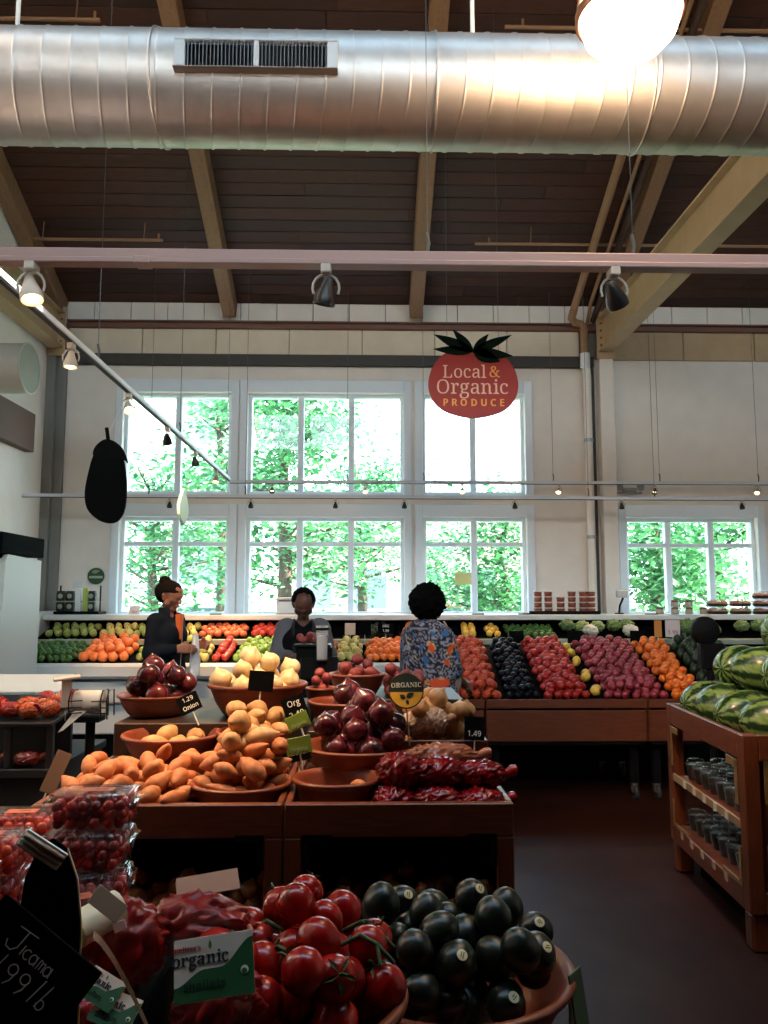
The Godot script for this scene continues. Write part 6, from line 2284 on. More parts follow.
	for r in 3:
		for ly in 4:
			for cx in 2:
				clamshell("orange-lidded punnet at the left edge, %s row, %s, %s stack" % [rowx[r][1], ["bottom", "second layer", "third layer", "top"][ly], ["inner", "outer"][cx]], P(-0.815 - cx * 0.205 - 0.02 * r * 0, 0.70 + ly * 0.076, rowx[r][0] + 0.0), Basis(Vector3.UP, 0.05), "punnets at the left edge", 340 + r * 10 + ly + cx * 5, 1)
	# ---- dark crate with red net bags of shallots
	m = MB.new()
	m.span(Vector3(-0.18, 0, -0.22), Vector3(0.13, 0.225, 0.16), 0.006)
	solo("riser_block", m, shelf_black, "dark block under the red net bags of shallots", "block", P(-0.44, 0.70, 1.22))
	shallot_bag(P(-0.355, 1.0, 1.24), 0.3, "red net bag of shallots at the left, with a white tag", 1, Vector3(0.062, 0.06, 0.05))
	shallot_bag(P(-0.25, 1.0, 1.30), -0.4, "red net bag of shallots lying behind the large organic card", 2, Vector3(0.085, 0.045, 0.05))
	shallot_bag(P(-0.37, 0.965, 1.12), 0.9, "red net bag of shallots under the two small cards", 3, Vector3(0.06, 0.04, 0.05))
	shallot_bag(P(-0.19, 0.975, 1.115), 0.1, "red net bag of shallots hanging below the large organic card", 4, Vector3(0.055, 0.05, 0.04))
	organic_label(P(-0.187, 1.045, 1.06), "large white and green organic header card of the nearest net bag", 0.098, -0.5, 0.11, true)
	organic_label(P(-0.325, 1.02, 1.06), "small folded organic card low at the left", 0.05, -0.75, -0.5, false)
	organic_label(P(-0.305, 1.0, 1.05), "second small folded organic card, lowest at the left", 0.055, -0.8, -0.35, false)
	m = MB.new()
	m.box(Vector3.ZERO, Vector3(0.10, 0.05, 0.002), 0.0008)
	solo("header_card", m, mat(150, 112, 92, 0.6), "pale header card lying flat behind the net bags", "card", P(-0.255, 1.04, 1.37), Basis.from_euler(Vector3(-1.2, 0.0, 0.25)))
	m = MB.new()
	m.box(Vector3.ZERO, Vector3(0.05, 0.026, 0.002), 0.0008)
	solo("header_card", m, mat(196, 160, 130, 0.6), "small pale card sticking up beside the left net bag", "card", P(-0.352, 1.085, 1.16), Basis.from_euler(Vector3(-0.3, 0.5, -0.75)))
	m = MB.new()
	m.box(Vector3.ZERO, Vector3(0.018, 0.013, 0.002), 0.0008)
	solo("paper_tag", m, mat(222, 190, 184, 0.6), "tiny white tag on the left net bag", "tag", P(-0.343, 1.045, 1.188), Basis.from_euler(Vector3(-0.2, 0.0, 0.4)))
	# leek-like white and green stalk
	m = MB.new()
	m.col = L(236, 226, 196)
	m.tube([P(-0.40, 1.045, 1.17), P(-0.355, 1.06, 1.22)], 0.024, 14)
	m.col = L(150, 170, 90)
	m.tube([P(-0.425, 1.03, 1.13), P(-0.40, 1.045, 1.17)], 0.0245, 14)
	solo("leek", m, vmat(0.4), "pale white and green leek stalk behind the black sign holder", "leek")
	# thin curved clear strip
	m = MB.new()
	var rows = []
	for q in 10:
		var f = q / 9.0
		var c = P(lerpf(-0.325, -0.25, f), lerpf(1.105, 0.985, pow(f, 1.3)), 1.0)
		rows.append([c + Vector3(0, 0, -0.02), c + Vector3(0.012, 0.006, 0.02)])
	m.grid(rows)
	solo("label_strip", m, mat(86, 70, 50, 0.25), "thin curved plastic strip leaning across the net bags", "strip")

	# ---- jicama card on a black holder
	var j = thing("chalk_card", "black card with the chalk words Jicama 1.99 lb at the lower left", "sign", P(-0.349, 1.105, 0.90))
	j.rotation = Vector3(-0.15, 0.1, deg_to_rad(-38))
	m = MB.new()
	m.span(Vector3(-0.078, -0.056, -0.002), Vector3(0.056, 0.044, 0.002), 0.0008)
	part("card", m, card_black, j)
	m = MB.new()
	m.xf = Transform3D(Basis().scaled(Vector3(0.82, 0.8, 1)), Vector3(-0.010, 0.003, 0.0026))
	var w = 0.0017
	# J i c a m a
	stroke(m, [Vector2(-0.040, 0.034), Vector2(-0.012, 0.036)], w)
	stroke(m, [Vector2(-0.026, 0.035), Vector2(-0.027, 0.012), Vector2(-0.033, 0.005), Vector2(-0.041, 0.006), Vector2(-0.044, 0.013)], w)
	stroke(m, [Vector2(-0.019, 0.020), Vector2(-0.0195, 0.008)], w)
	stroke(m, arc_pts(Vector2(-0.011, 0.013), 0.005, 0.006, 60, 310), w)
	stroke(m, arc_pts(Vector2(-0.001, 0.013), 0.0045, 0.006, 0, 360, 12), w)
	stroke(m, [Vector2(0.0035, 0.019), Vector2(0.004, 0.007)], w)
	stroke(m, [Vector2(0.008, 0.007), Vector2(0.0085, 0.019), Vector2(0.012, 0.018), Vector2(0.012, 0.008), Vector2(0.0125, 0.017), Vector2(0.0165, 0.018), Vector2(0.0165, 0.007)], w)
	stroke(m, arc_pts(Vector2(0.0225, 0.0125), 0.0042, 0.006, 0, 360, 12), w)
	stroke(m, [Vector2(0.0267, 0.019), Vector2(0.0275, 0.007)], w)
	# # 1.99 lb
	stroke(m, [Vector2(-0.053, -0.006), Vector2(-0.055, -0.026)], w)
	stroke(m, [Vector2(-0.060, -0.013), Vector2(-0.047, -0.012)], w)
	stroke(m, [Vector2(-0.061, -0.020), Vector2(-0.048, -0.019)], w)
	stroke(m, [Vector2(-0.030, -0.001), Vector2(-0.034, -0.030)], w)
	stroke(m, arc_pts(Vector2(-0.026, -0.030), 0.0009, 0.0009, 0, 360, 6), w)
	for q in [-0.013, 0.007]:
		stroke(m, arc_pts(Vector2(q, -0.010), 0.0062, 0.0065, 0, 360, 14), w)
		stroke(m, [Vector2(q + 0.006, -0.009), Vector2(q + 0.004, -0.022), Vector2(q - 0.001, -0.030)], w)
	stroke(m, [Vector2(0.030, 0.004), Vector2(0.025, -0.028)], w)
	stroke(m, [Vector2(0.042, 0.004), Vector2(0.036, -0.027)], w)
	stroke(m, arc_pts(Vector2(0.041, -0.022), 0.005, 0.006, 130, -180, 12), w)
	part("chalk_writing", m, chalk, j)
	m = MB.new()
	m.xf = j.transform.affine_inverse()
	m.tube([P(-0.352, 0.70, 0.915), P(-0.352, 1.10, 0.905)], 0.004, 8)
	m.xf = j.transform.affine_inverse() * Transform3D(Basis(), P(-0.352, 0.70, 0.915))
	m.lathe([Vector2(0, 0), Vector2(0.035, 0), Vector2(0.033, 0.006), Vector2(0, 0.008)], 20)
	part("stand", m, black_plastic, j)
	var h = thing("sign_holder", "tall black rounded sign holder with a clear clip behind the chalk card", "holder", P(-0.370, 1.10, 1.0), 0.2)
	m = MB.new()
	var o = PackedVector2Array()
	for q in [[-0.038, -0.174], [-0.036, 0.02], [-0.030, 0.075], [-0.016, 0.11], [0.0, 0.118], [0.016, 0.105], [0.028, 0.07], [0.034, 0.02], [0.036, -0.174]]:
		o.append(Vector2(q[0], q[1]))
	m.prism(o, -0.002, 0.002)
	part("panel", m, card_black, h)
	m = MB.new()
	for q in range(4, 9):
		pass
	m.prism(PackedVector2Array([Vector2(0.0165, 0.106), Vector2(0.029, 0.07), Vector2(0.0355, 0.02), Vector2(0.0375, -0.174), Vector2(0.0355, -0.174), Vector2(0.0335, 0.02), Vector2(0.027, 0.07), Vector2(0.0155, 0.104)]), -0.0022, 0.003)
	part("paper_edge", m, mat(196, 170, 140, 0.6), h)
	m = MB.new()
	m.xf = Transform3D(Basis(Vector3.BACK, -0.62).scaled(Vector3.ONE * 1.2), Vector3(-0.012, 0.112, 0.0))
	m.span(Vector3(-0.022, -0.012, -0.004), Vector3(0.026, 0.004, 0.008), 0.002)
	for q in 4:
		m.span(Vector3(-0.02, -0.010 + q * 0.005, 0.008), Vector3(0.026, -0.0075 + q * 0.005, 0.012), 0.0008)
	part("clear_clip", m, mat(196, 176, 160, 0.2), h)

func shallot_bag(at: Vector3, turn: float, label: String, sd: int, r: Vector3):
	var t = thing("net_bag", label, "bag", at, turn, "net bags of shallots")
	var rng = RandomNumberGenerator.new()
	rng.seed = sd
	# shallots inside
	for q in 7:
		var m = MB.new()
		m.col = L(112, 40, 34).lerp(L(150, 66, 48), rng.randf())
		m.ellipsoid(Vector3(rng.randf_range(-0.6, 0.6) * r.x, rng.randf_range(-0.55, 0.4) * r.y, rng.randf_range(-0.5, 0.5) * r.z), Vector3(0.024, 0.02, 0.02), 10, 7)
		part("shallot", m, vmat(0.4), t)
	var n = FastNoiseLite.new()
	n.seed = sd
	n.frequency = 1.0
	var m = MB.new()
	m.blob(48, 36, func(th, q):
		var a: float = PI * q
		var p = Vector3(-cos(a), sin(a) * cos(th), sin(a) * sin(th))
		return p * r * (1.0 + 0.30 * n.get_noise_3d(p.x * 2.2, p.y * 2.2, p.z * 2.2) + 0.12 * n.get_noise_3d(p.x * 7.0, p.y * 7.0, p.z * 7.0) + 0.04 * n.get_noise_3d(p.x * 22.0, p.y * 22.0, p.z * 22.0)), func(_a, _b): return Color(1, 1, 1))
	var film = mat(150, 18, 22, 0.3)
	film.transparency = BaseMaterial3D.TRANSPARENCY_ALPHA
	film.albedo_color.a = 0.72
	part("red_net", m, film, t)

func organic_label(at: Vector3, label: String, w: float, tilt: float, roll: float, big: bool):
	var t = thing("header_card", label, "card", at)
	t.rotation = Vector3(tilt, 0.05, roll)
	var h = w * 0.72
	var m = MB.new()
	m.span(Vector3(-w / 2, -h / 2, -0.001), Vector3(w / 2, h / 2, 0.001), 0.0004)
	part("card", m, mat(222, 198, 178, 0.5), t)
	var o = PackedVector2Array([Vector2(-w / 2, -h / 2), Vector2(w / 2, -h / 2), Vector2(w / 2, h * 0.40)])
	for i in range(1, 16):
		var f = i / 16.0
		var x = lerpf(w / 2, -w / 2, f)
		var y: float = h * (0.40 - 0.42 * smoothstep(0.0, 0.42, f)) if f < 0.5 else h * (-0.02 - 0.24 * smoothstep(0.62, 1.0, f))
		o.append(Vector2(x, y))
	o.append(Vector2(-w / 2, -h * 0.26))
	m = MB.new()
	m.prism(o, 0.001, 0.0016)
	part("green_wave", m, mat(34, 84, 44, 0.5), t)
	lettering("organic", w * 0.19, mat(24, 26, 24, 0.6), t, Vector3(-w * 0.17, h * 0.15, 0.0012), 0.0, true, true)
	lettering("melissa's", w * 0.085, mat(196, 60, 40, 0.6), t, Vector3(-w * 0.34, h * 0.33, 0.0012), 0.0, false, true)
	m = MB.new()
	m.prism(leaf_outline(h * 0.16, h * 0.03, PI / 2, Vector2(-w * 0.045, h * 0.28)), 0.001, 0.0016)
	part("leaf_mark", m, mat(70, 110, 40, 0.5), t)
	lettering("shallots", w * 0.14, mat(14, 44, 22, 0.6), t, Vector3(-w * 0.12, -h * 0.26, 0.0018), 0.0, true, false)
	m = MB.new()
	m.xf = Transform3D(Basis(Vector3.RIGHT, PI / 2), Vector3(w * 0.38, -h * 0.12, 0.0016))
	m.lathe([Vector2(0.0, 0.0006), Vector2(w * 0.05, 0.0006), Vector2(w * 0.052, 0.0)], 18)
	part("round_seal", m, mat(206, 206, 186, 0.5), t)
	m = MB.new()
	m.xf = Transform3D(Basis(Vector3.RIGHT, PI / 2), Vector3(w * 0.38, -h * 0.14, 0.0022))
	m.lathe([Vector2(0.0, 0.0006), Vector2(w * 0.034, 0.0006)], 14)
	part("seal_centre", m, mat(40, 84, 44, 0.5), t)

# ================================================================ things at the left
func left_side():
	# upright refrigerated case whose white end panel faces the aisle
	var f = thing("refrigerated_case", "tall refrigerated case with a white end panel and black top at the left edge", "display case", P(-2.82, 0, 6.25))
	var m = MB.new()
	m.prism(smooth_outline([Vector2(0.02, 0.0), Vector2(0.0, 0.9), Vector2(-0.04, 1.1), Vector2(-0.09, 1.5), Vector2(-0.10, 1.80), Vector2(-0.14, 1.86), Vector2(-0.8, 1.84), Vector2(-0.8, 0.9), Vector2(-0.8, 0.0)], 1), -0.04, 0.0)
	var e = part("end_panel", m, mat(196, 202, 198, 0.4), f)
	e.transform = Transform3D(Basis(Vector3(0, 0, 1), Vector3.UP, Vector3(-1, 0, 0)), Vector3(-0.04, 0, 0))
	m = MB.new()
	m.span(Vector3(-0.72, 1.865, -0.82), Vector3(0.01, 2.03, 0.0), 0.006)
	part("black_top", m, matte(10, 12, 12), f)
	m = MB.new()
	m.span(Vector3(-0.74, 0.0, -0.82), Vector3(-0.045, 1.84, -0.78))
	part("back_panel", m, white_paint, f)
	m = MB.new()
	m.span(Vector3(-0.74, 0.0, -0.78), Vector3(-0.045, 0.55, -0.02), 0.01)
	part("base", m, mat(196, 198, 196, 0.4), f)
	for y in [0.95, 1.2, 1.45, 1.68]:
		m = MB.new()
		m.span(Vector3(-0.74, y - 0.015, -0.78), Vector3(-0.045, y, -0.16), 0.003)
		part("shelf", m, mat(60, 54, 50, 0.5), f)
	var proto = null
	for y in [0.95, 1.2, 1.45]:
		for k in 4:
			var at = P(-2.82 - 0.12 - k * 0.15, y + 0.001, 6.46)
			var lab = "packet of bread rolls on the shelves of the refrigerated case at the left edge"
			if proto == null:
				proto = thing("packet", lab, "packet", at, 0.0, "packets in the refrigerated case")
				m = MB.new()
				m.box(Vector3(0, 0.05, 0), Vector3(0.12, 0.10, 0.09), 0.02)
				part("wrapper", m, mat(226, 176, 116, 0.3), proto)
				m = MB.new()
				m.box(Vector3(0, 0.05, 0.046), Vector3(0.07, 0.05, 0.003), 0.001)
				part("label_patch", m, mat(206, 90, 50, 0.5), proto)
			else:
				dup(proto, at, Basis(), lab)

	# dark stand of bagged peppers
	var s = thing("pepper_stand", "low dark stand of bagged peppers at the left edge", "stand", P(-1.62, 0, 3.75))
	m = MB.new()
	m.span(Vector3(-0.35, 0.0, -0.75), Vector3(0.19, 0.70, -0.03))
	part("body", m, mat(16, 18, 20, 0.6), s)
	m = MB.new()
	m.span(Vector3(-0.35, 0.74, -0.30), Vector3(0.19, 0.95, -0.27))
	part("inner_board", m, mat(16, 18, 20, 0.6), s)
	m = MB.new()
	m.span(Vector3(-0.36, 0.70, -0.80), Vector3(0.20, 0.74, 0.0), 0.004)
	part("middle_shelf", m, mat(24, 17, 15, 0.6), s)
	for x in [-0.34, -0.02, 0.17]:
		m = MB.new()
		m.span(Vector3(x, 0.74, -0.05), Vector3(x + 0.03, 0.93, -0.02), 0.003)
		part("upright", m, mat(24, 17, 15, 0.6), s)
	m = MB.new()
	m.xf = Transform3D(Basis(Vector3.RIGHT, 0.12), Vector3(0, 0.945, 0.0))
	m.span(Vector3(-0.36, -0.02, -0.55), Vector3(0.20, 0.0, 0.0), 0.004)
	part("tilted_shelf", m, mat(20, 15, 14, 0.6), s)
	m = MB.new()
	m.xf = Transform3D(Basis(Vector3.RIGHT, 0.5), Vector3(-0.10, 1.045, -0.43))
	m.span(Vector3(-0.26, -0.005, -0.14), Vector3(0.20, 0.004, 0.02), 0.003)
	part("white_flap", m, mat(196, 204, 204, 0.5), s, "pale tilted board")
	var k = 0
	for q in [[-0.30, -0.05], [-0.21, -0.08], [-0.11, -0.06], [-0.02, -0.08], [0.07, -0.07], [0.15, -0.10], [-0.26, -0.18], [-0.13, -0.19], [0.02, -0.18], [0.13, -0.22], [0.06, -0.30], [0.16, -0.33]]:
		var lab: String = "bag of red and orange peppers, " + ["leftmost in the front row", "front row second", "front row third", "front row fourth", "front row fifth", "right corner of the front row", "leftmost in the second row", "second row second", "second row third", "second row at the right", "back row left", "far right of the back row"][k]
		var col: Array = [L(190, 50, 34), L(214, 110, 46), L(170, 36, 34), L(150, 40, 40)]
		net_bag(P(-1.62 + q[0], 0.985 - q[1] * 0.12, 3.75 - q[1]), Vector3(0.052, 0.036, 0.045), col[k % 4], col[(k + 1) % 4], lab, 500 + k, "pepper bags", k * 0.8)
		k += 1
	for q in [[-0.25, 0.78], [-0.10, 0.78], [0.08, 0.78]]:
		net_bag(P(-1.62 + q[0], q[1], 3.80), Vector3(0.06, 0.035, 0.045), L(110, 30, 30), L(150, 60, 44), "bag of peppers on the stand's shaded middle shelf, %s" % ("left" if q[0] < -0.2 else "middle" if q[0] < 0 else "right"), 530 + int(q[0] * 100), "pepper bags on the middle shelf")

	# produce bag roll on a post
	var b = thing("bag_dispenser", "roll of white produce bags in a wire holder on a black post", "dispenser", P(-1.295, 0, 3.9))
	m = MB.new()
	m.lathe([Vector2(0, 0), Vector2(0.16, 0), Vector2(0.16, 0.015), Vector2(0.03, 0.03), Vector2(0.022, 0.05), Vector2(0.022, 0.93), Vector2(0, 0.93)], 20)
	part("post", m, black_plastic, b)
	m = MB.new()
	m.xf = Transform3D(Basis(Vector3.FORWARD, PI / 2), Vector3(-0.075, 1.02, 0.0))
	m.lathe([Vector2(0.012, 0.0), Vector2(0.052, 0.0), Vector2(0.054, 0.004), Vector2(0.054, 0.126), Vector2(0.052, 0.13), Vector2(0.012, 0.13)], 24)
	part("bag_roll", m, mat(226, 214, 198, 0.6), b)
	m = MB.new()
	m.poly([Vector3(-0.06, 0.985, 0.045), Vector3(-0.005, 0.985, 0.05), Vector3(-0.10, 0.90, 0.075), Vector3(-0.125, 0.89, 0.075)])
	part("loose_bag", m, mat(226, 216, 204, 0.6), b)
	m = MB.new()
	m.span(Vector3(-0.065, 0.93, -0.05), Vector3(0.055, 0.96, 0.05), 0.004)
	part("holder_base", m, black_plastic, b)
	for x in [-0.085, 0.062, 0.09]:
		m = MB.new()
		m.tube([Vector3(x, 0.945, 0.045), Vector3(x, 1.03, 0.062), Vector3(x, 1.075, 0.03), Vector3(x, 1.075, -0.05), Vector3(x, 0.95, -0.06)], 0.0035, 6)
		part("wire", m, mat(40, 40, 42, 0.4, 0.6), b)
	for y in [0.975, 1.0, 1.03]:
		m = MB.new()
		m.tube([Vector3(-0.085, y, 0.060), Vector3(-0.02, y + 0.004, 0.064)], 0.003, 6)
		m.tube([Vector3(0.02, y, 0.064), Vector3(0.10, y, 0.060)], 0.003, 6)
		part("wire", m, mat(40, 40, 42, 0.4, 0.6), b)
	price_card(P(-1.40, 1.0, 3.86), 0.045, 0.13, "narrow white card beside the produce bag roll", [], mat(226, 206, 186, 0.6), 0.5)
	m = MB.new()
	m.box(Vector3.ZERO, Vector3(0.12, 0.012, 0.10), 0.003)
	solo("flat_box", m, mat(206, 190, 172, 0.6), "flat pale box lid resting beside the produce bag roll", "box", P(-1.40, 1.135, 3.86), Basis.from_euler(Vector3(0, 0.4, 0.1)))
	# slanted glossy card leaning by the loose sweet potatoes
	price_card(P(-1.06, 0.86, 2.78), 0.05, 0.14, "tall narrow card leaning at the left of the sweet potatoes", [], mat(120, 100, 84, 0.3), 0.6, -0.2, null, "", -0.45)

# ================================================================ people
func join(into: MB, o: MB):
	var s = into.v.size()
	into.v.append_array(o.v)
	into.c.append_array(o.c)
	into.uv.append_array(o.uv)
	for i in o.ix:
		into.ix.append(i + s)

func V(x, y, z) -> Vector3:
	return Vector3(x, y, z)

# hand at a wrist: d along the fingers, n out of the back of the hand, s to the thumb side
func hand_bones(w: Vector3, d: Vector3, n: Vector3, s: Vector3, curl: float) -> Array:
	var out = []
	var palm = w + d * 0.045
	for k in 4:
		var off: float = (k - 1.5) * -0.019
		var root = w + d * (0.082 - 0.004 * absf(k - 1.2)) + s * -off * -1.0
		out.append([w + s * (off * -0.6) * -1.0, root, 0.019, 0.013])
		var ln: float = [0.036, 0.042, 0.039, 0.031][k]
		var d1 = (d * cos(curl * 0.5) - n * sin(curl * 0.5)).normalized()
		var d2 = (d * cos(curl * 1.2) - n * sin(curl * 1.2)).normalized()
		var d3 = (d * cos(curl * 1.7) - n * sin(curl * 1.7)).normalized()
		var a = root + d1 * ln
		var b = a + d2 * ln * 0.68
		var c = b + d3 * ln * 0.5
		out.append([root, a, 0.0095, 0.009])
		out.append([a, b, 0.009, 0.0085])
		out.append([b, c, 0.0085, 0.0075])
	var t0 = w + d * 0.025 + s * 0.024
	var t1 = t0 + (d * 0.6 + s * 0.7 - n * 0.3).normalized() * 0.036
	var t2 = t1 + (d * 0.9 + s * 0.25 - n * 0.4).normalized() * 0.030
	out.append([w + d * 0.02, t0, 0.017, 0.014])
	out.append([t0, t1, 0.0125, 0.0105])
	out.append([t1, t2, 0.0105, 0.0085])
	return out

func head_bones(c: Vector3, pitch: float) -> Array:
	# c: middle of the head between the ears; the face looks along +z, tipped by pitch
	var r = Basis(Vector3.RIGHT, pitch)
	var q = func(x, y, z): return c + r * Vector3(x, y, z)
	var b = [
		[q.call(0, 0.035, -0.03), q.call(0, 0.04, 0.02), 0.088, 0.082],
		[q.call(0, -0.02, 0.02), q.call(0, 0.03, 0.03), 0.068, 0.076],
		[q.call(0, -0.06, 0.035), q.call(0, -0.088, 0.052), 0.05, 0.034],
		[q.call(-0.04, -0.05, 0.02), q.call(0.04, -0.05, 0.02), 0.038, 0.038],
		[q.call(0, 0.012, 0.098), q.call(0, -0.022, 0.114), 0.009, 0.014],
		[q.call(-0.012, -0.026, 0.102), q.call(0.012, -0.026, 0.102), 0.009, 0.009],
		[q.call(-0.03, 0.022, 0.090), q.call(-0.015, 0.024, 0.096), 0.012, 0.012],
		[q.call(0.03, 0.022, 0.090), q.call(0.015, 0.024, 0.096), 0.012, 0.012],
		[q.call(-0.014, -0.052, 0.090), q.call(0.014, -0.052, 0.090), 0.009, 0.009],
		[q.call(-0.012, -0.063, 0.088), q.call(0.012, -0.063, 0.088), 0.010, 0.010]]
	for s in [-1, 1]:
		b.append([q.call(0.084 * s, 0.012, -0.012), q.call(0.082 * s, -0.026, -0.004), 0.015, 0.010])
		b.append([q.call(0.028 * s, -0.016, 0.074), q.call(0.045 * s, -0.012, 0.055), 0.024, 0.028])
	return b

func face_parts(c: Vector3, pitch: float, parent, lids: bool):
	var r = Basis(Vector3.RIGHT, pitch)
	for s in [-1, 1]:
		var m = MB.new()
		m.ellipsoid(c + r * Vector3(0.031 * s, 0.004, 0.084), Vector3(0.012, 0.006 if lids else 0.008, 0.010), 12, 8)
		var e = part("eye", m, mat(200, 196, 190, 0.25), parent)
		m = MB.new()
		m.ellipsoid(c + r * Vector3(0.031 * s, 0.003, 0.091), Vector3(0.006, 0.006, 0.004), 10, 6)
		part("iris", m, mat(30, 20, 16, 0.2), e)
		m = MB.new()
		m.tube([c + r * Vector3(0.016 * s, 0.027, 0.099), c + r * Vector3(0.034 * s, 0.032, 0.094), c + r * Vector3(0.05 * s, 0.026, 0.082)], 0.0035, 6)
		part("eyebrow", m, mat(28, 20, 18, 0.8), parent)
	var m2 = MB.new()
	m2.tube([c + r * Vector3(-0.02, -0.057, 0.094), c + r * Vector3(0, -0.056, 0.101), c + r * Vector3(0.02, -0.057, 0.094)], 0.0042, 6)
	part("lips", m2, mat(130, 70, 62, 0.5), parent)

func legs(dx: float) -> Array:
	var out = []
	for s in [-1, 1]:
		out.append([V(0.09 * s, 0.88, 0), V(0.095 * s, 0.48, 0.015), 0.085, 0.056])
		out.append([V(0.095 * s, 0.48, 0.015), V(0.095 * s, 0.09, -0.02), 0.056, 0.038])
		out.append([V(0.095 * s, 0.045, -0.03), V(0.10 * s, 0.035, 0.14), 0.04, 0.028])
	return out

func torso(sh := 0.135) -> Array:
	return [
		[V(-0.07, 0.90, 0), V(0.07, 0.90, 0), 0.115, 0.115],
		[V(-0.06, 1.06, 0), V(0.06, 1.06, 0), 0.095, 0.095],
		[V(-0.075, 1.20, 0.01), V(0.075, 1.20, 0.01), 0.105, 0.105],
		[V(-sh, 1.325, -0.01), V(sh, 1.325, -0.01), 0.055, 0.055],
		[V(-0.07, 0.90, 0), V(-0.075, 1.20, 0.01), 0.10, 0.10],
		[V(0.07, 0.90, 0), V(0.075, 1.20, 0.01), 0.10, 0.10],
		[V(0, 1.33, -0.01), V(0, 1.44, 0.005), 0.056, 0.047]]

func grow(b: Array, k: float) -> Array:
	var out = []
	for x in b:
		out.append([x[0], x[1], x[2] + k, x[3] + k])
	return out

# hair over the back and top of a head: kept off the face below the brow line
func hair_cap(c: Vector3, r: Vector3, at, m_, sd: int, curl: float, called := "hair", pitch := 0.0, brow := -9.0, zface := 9.0, cut := -9.0):
	var n = FastNoiseLite.new()
	n.seed = sd
	n.frequency = 1.0
	var tip = Basis(Vector3.RIGHT, pitch)
	var m = MB.new()
	m.blob(44, 34, func(th, q):
		var a: float = PI * q
		var p = Vector3(sin(a) * cos(th), -cos(a), sin(a) * sin(th))
		var f: float = 1.0 + curl * n.get_noise_3d(p.x * 4.0, p.y * 4.0, p.z * 4.0) + curl * 0.5 * n.get_noise_3d(p.x * 11.0, p.y * 11.0, p.z * 11.0)
		var o: Vector3 = p * r * f
		o.y = maxf(o.y, cut)
		if o.y < brow:
			o.z = minf(o.z, lerpf(zface, r.z, smoothstep(brow - 0.03, brow, o.y)))
		return c + tip * o, func(_a, _b): return Color(1, 1, 1))
	return part(called, m, m_, at)

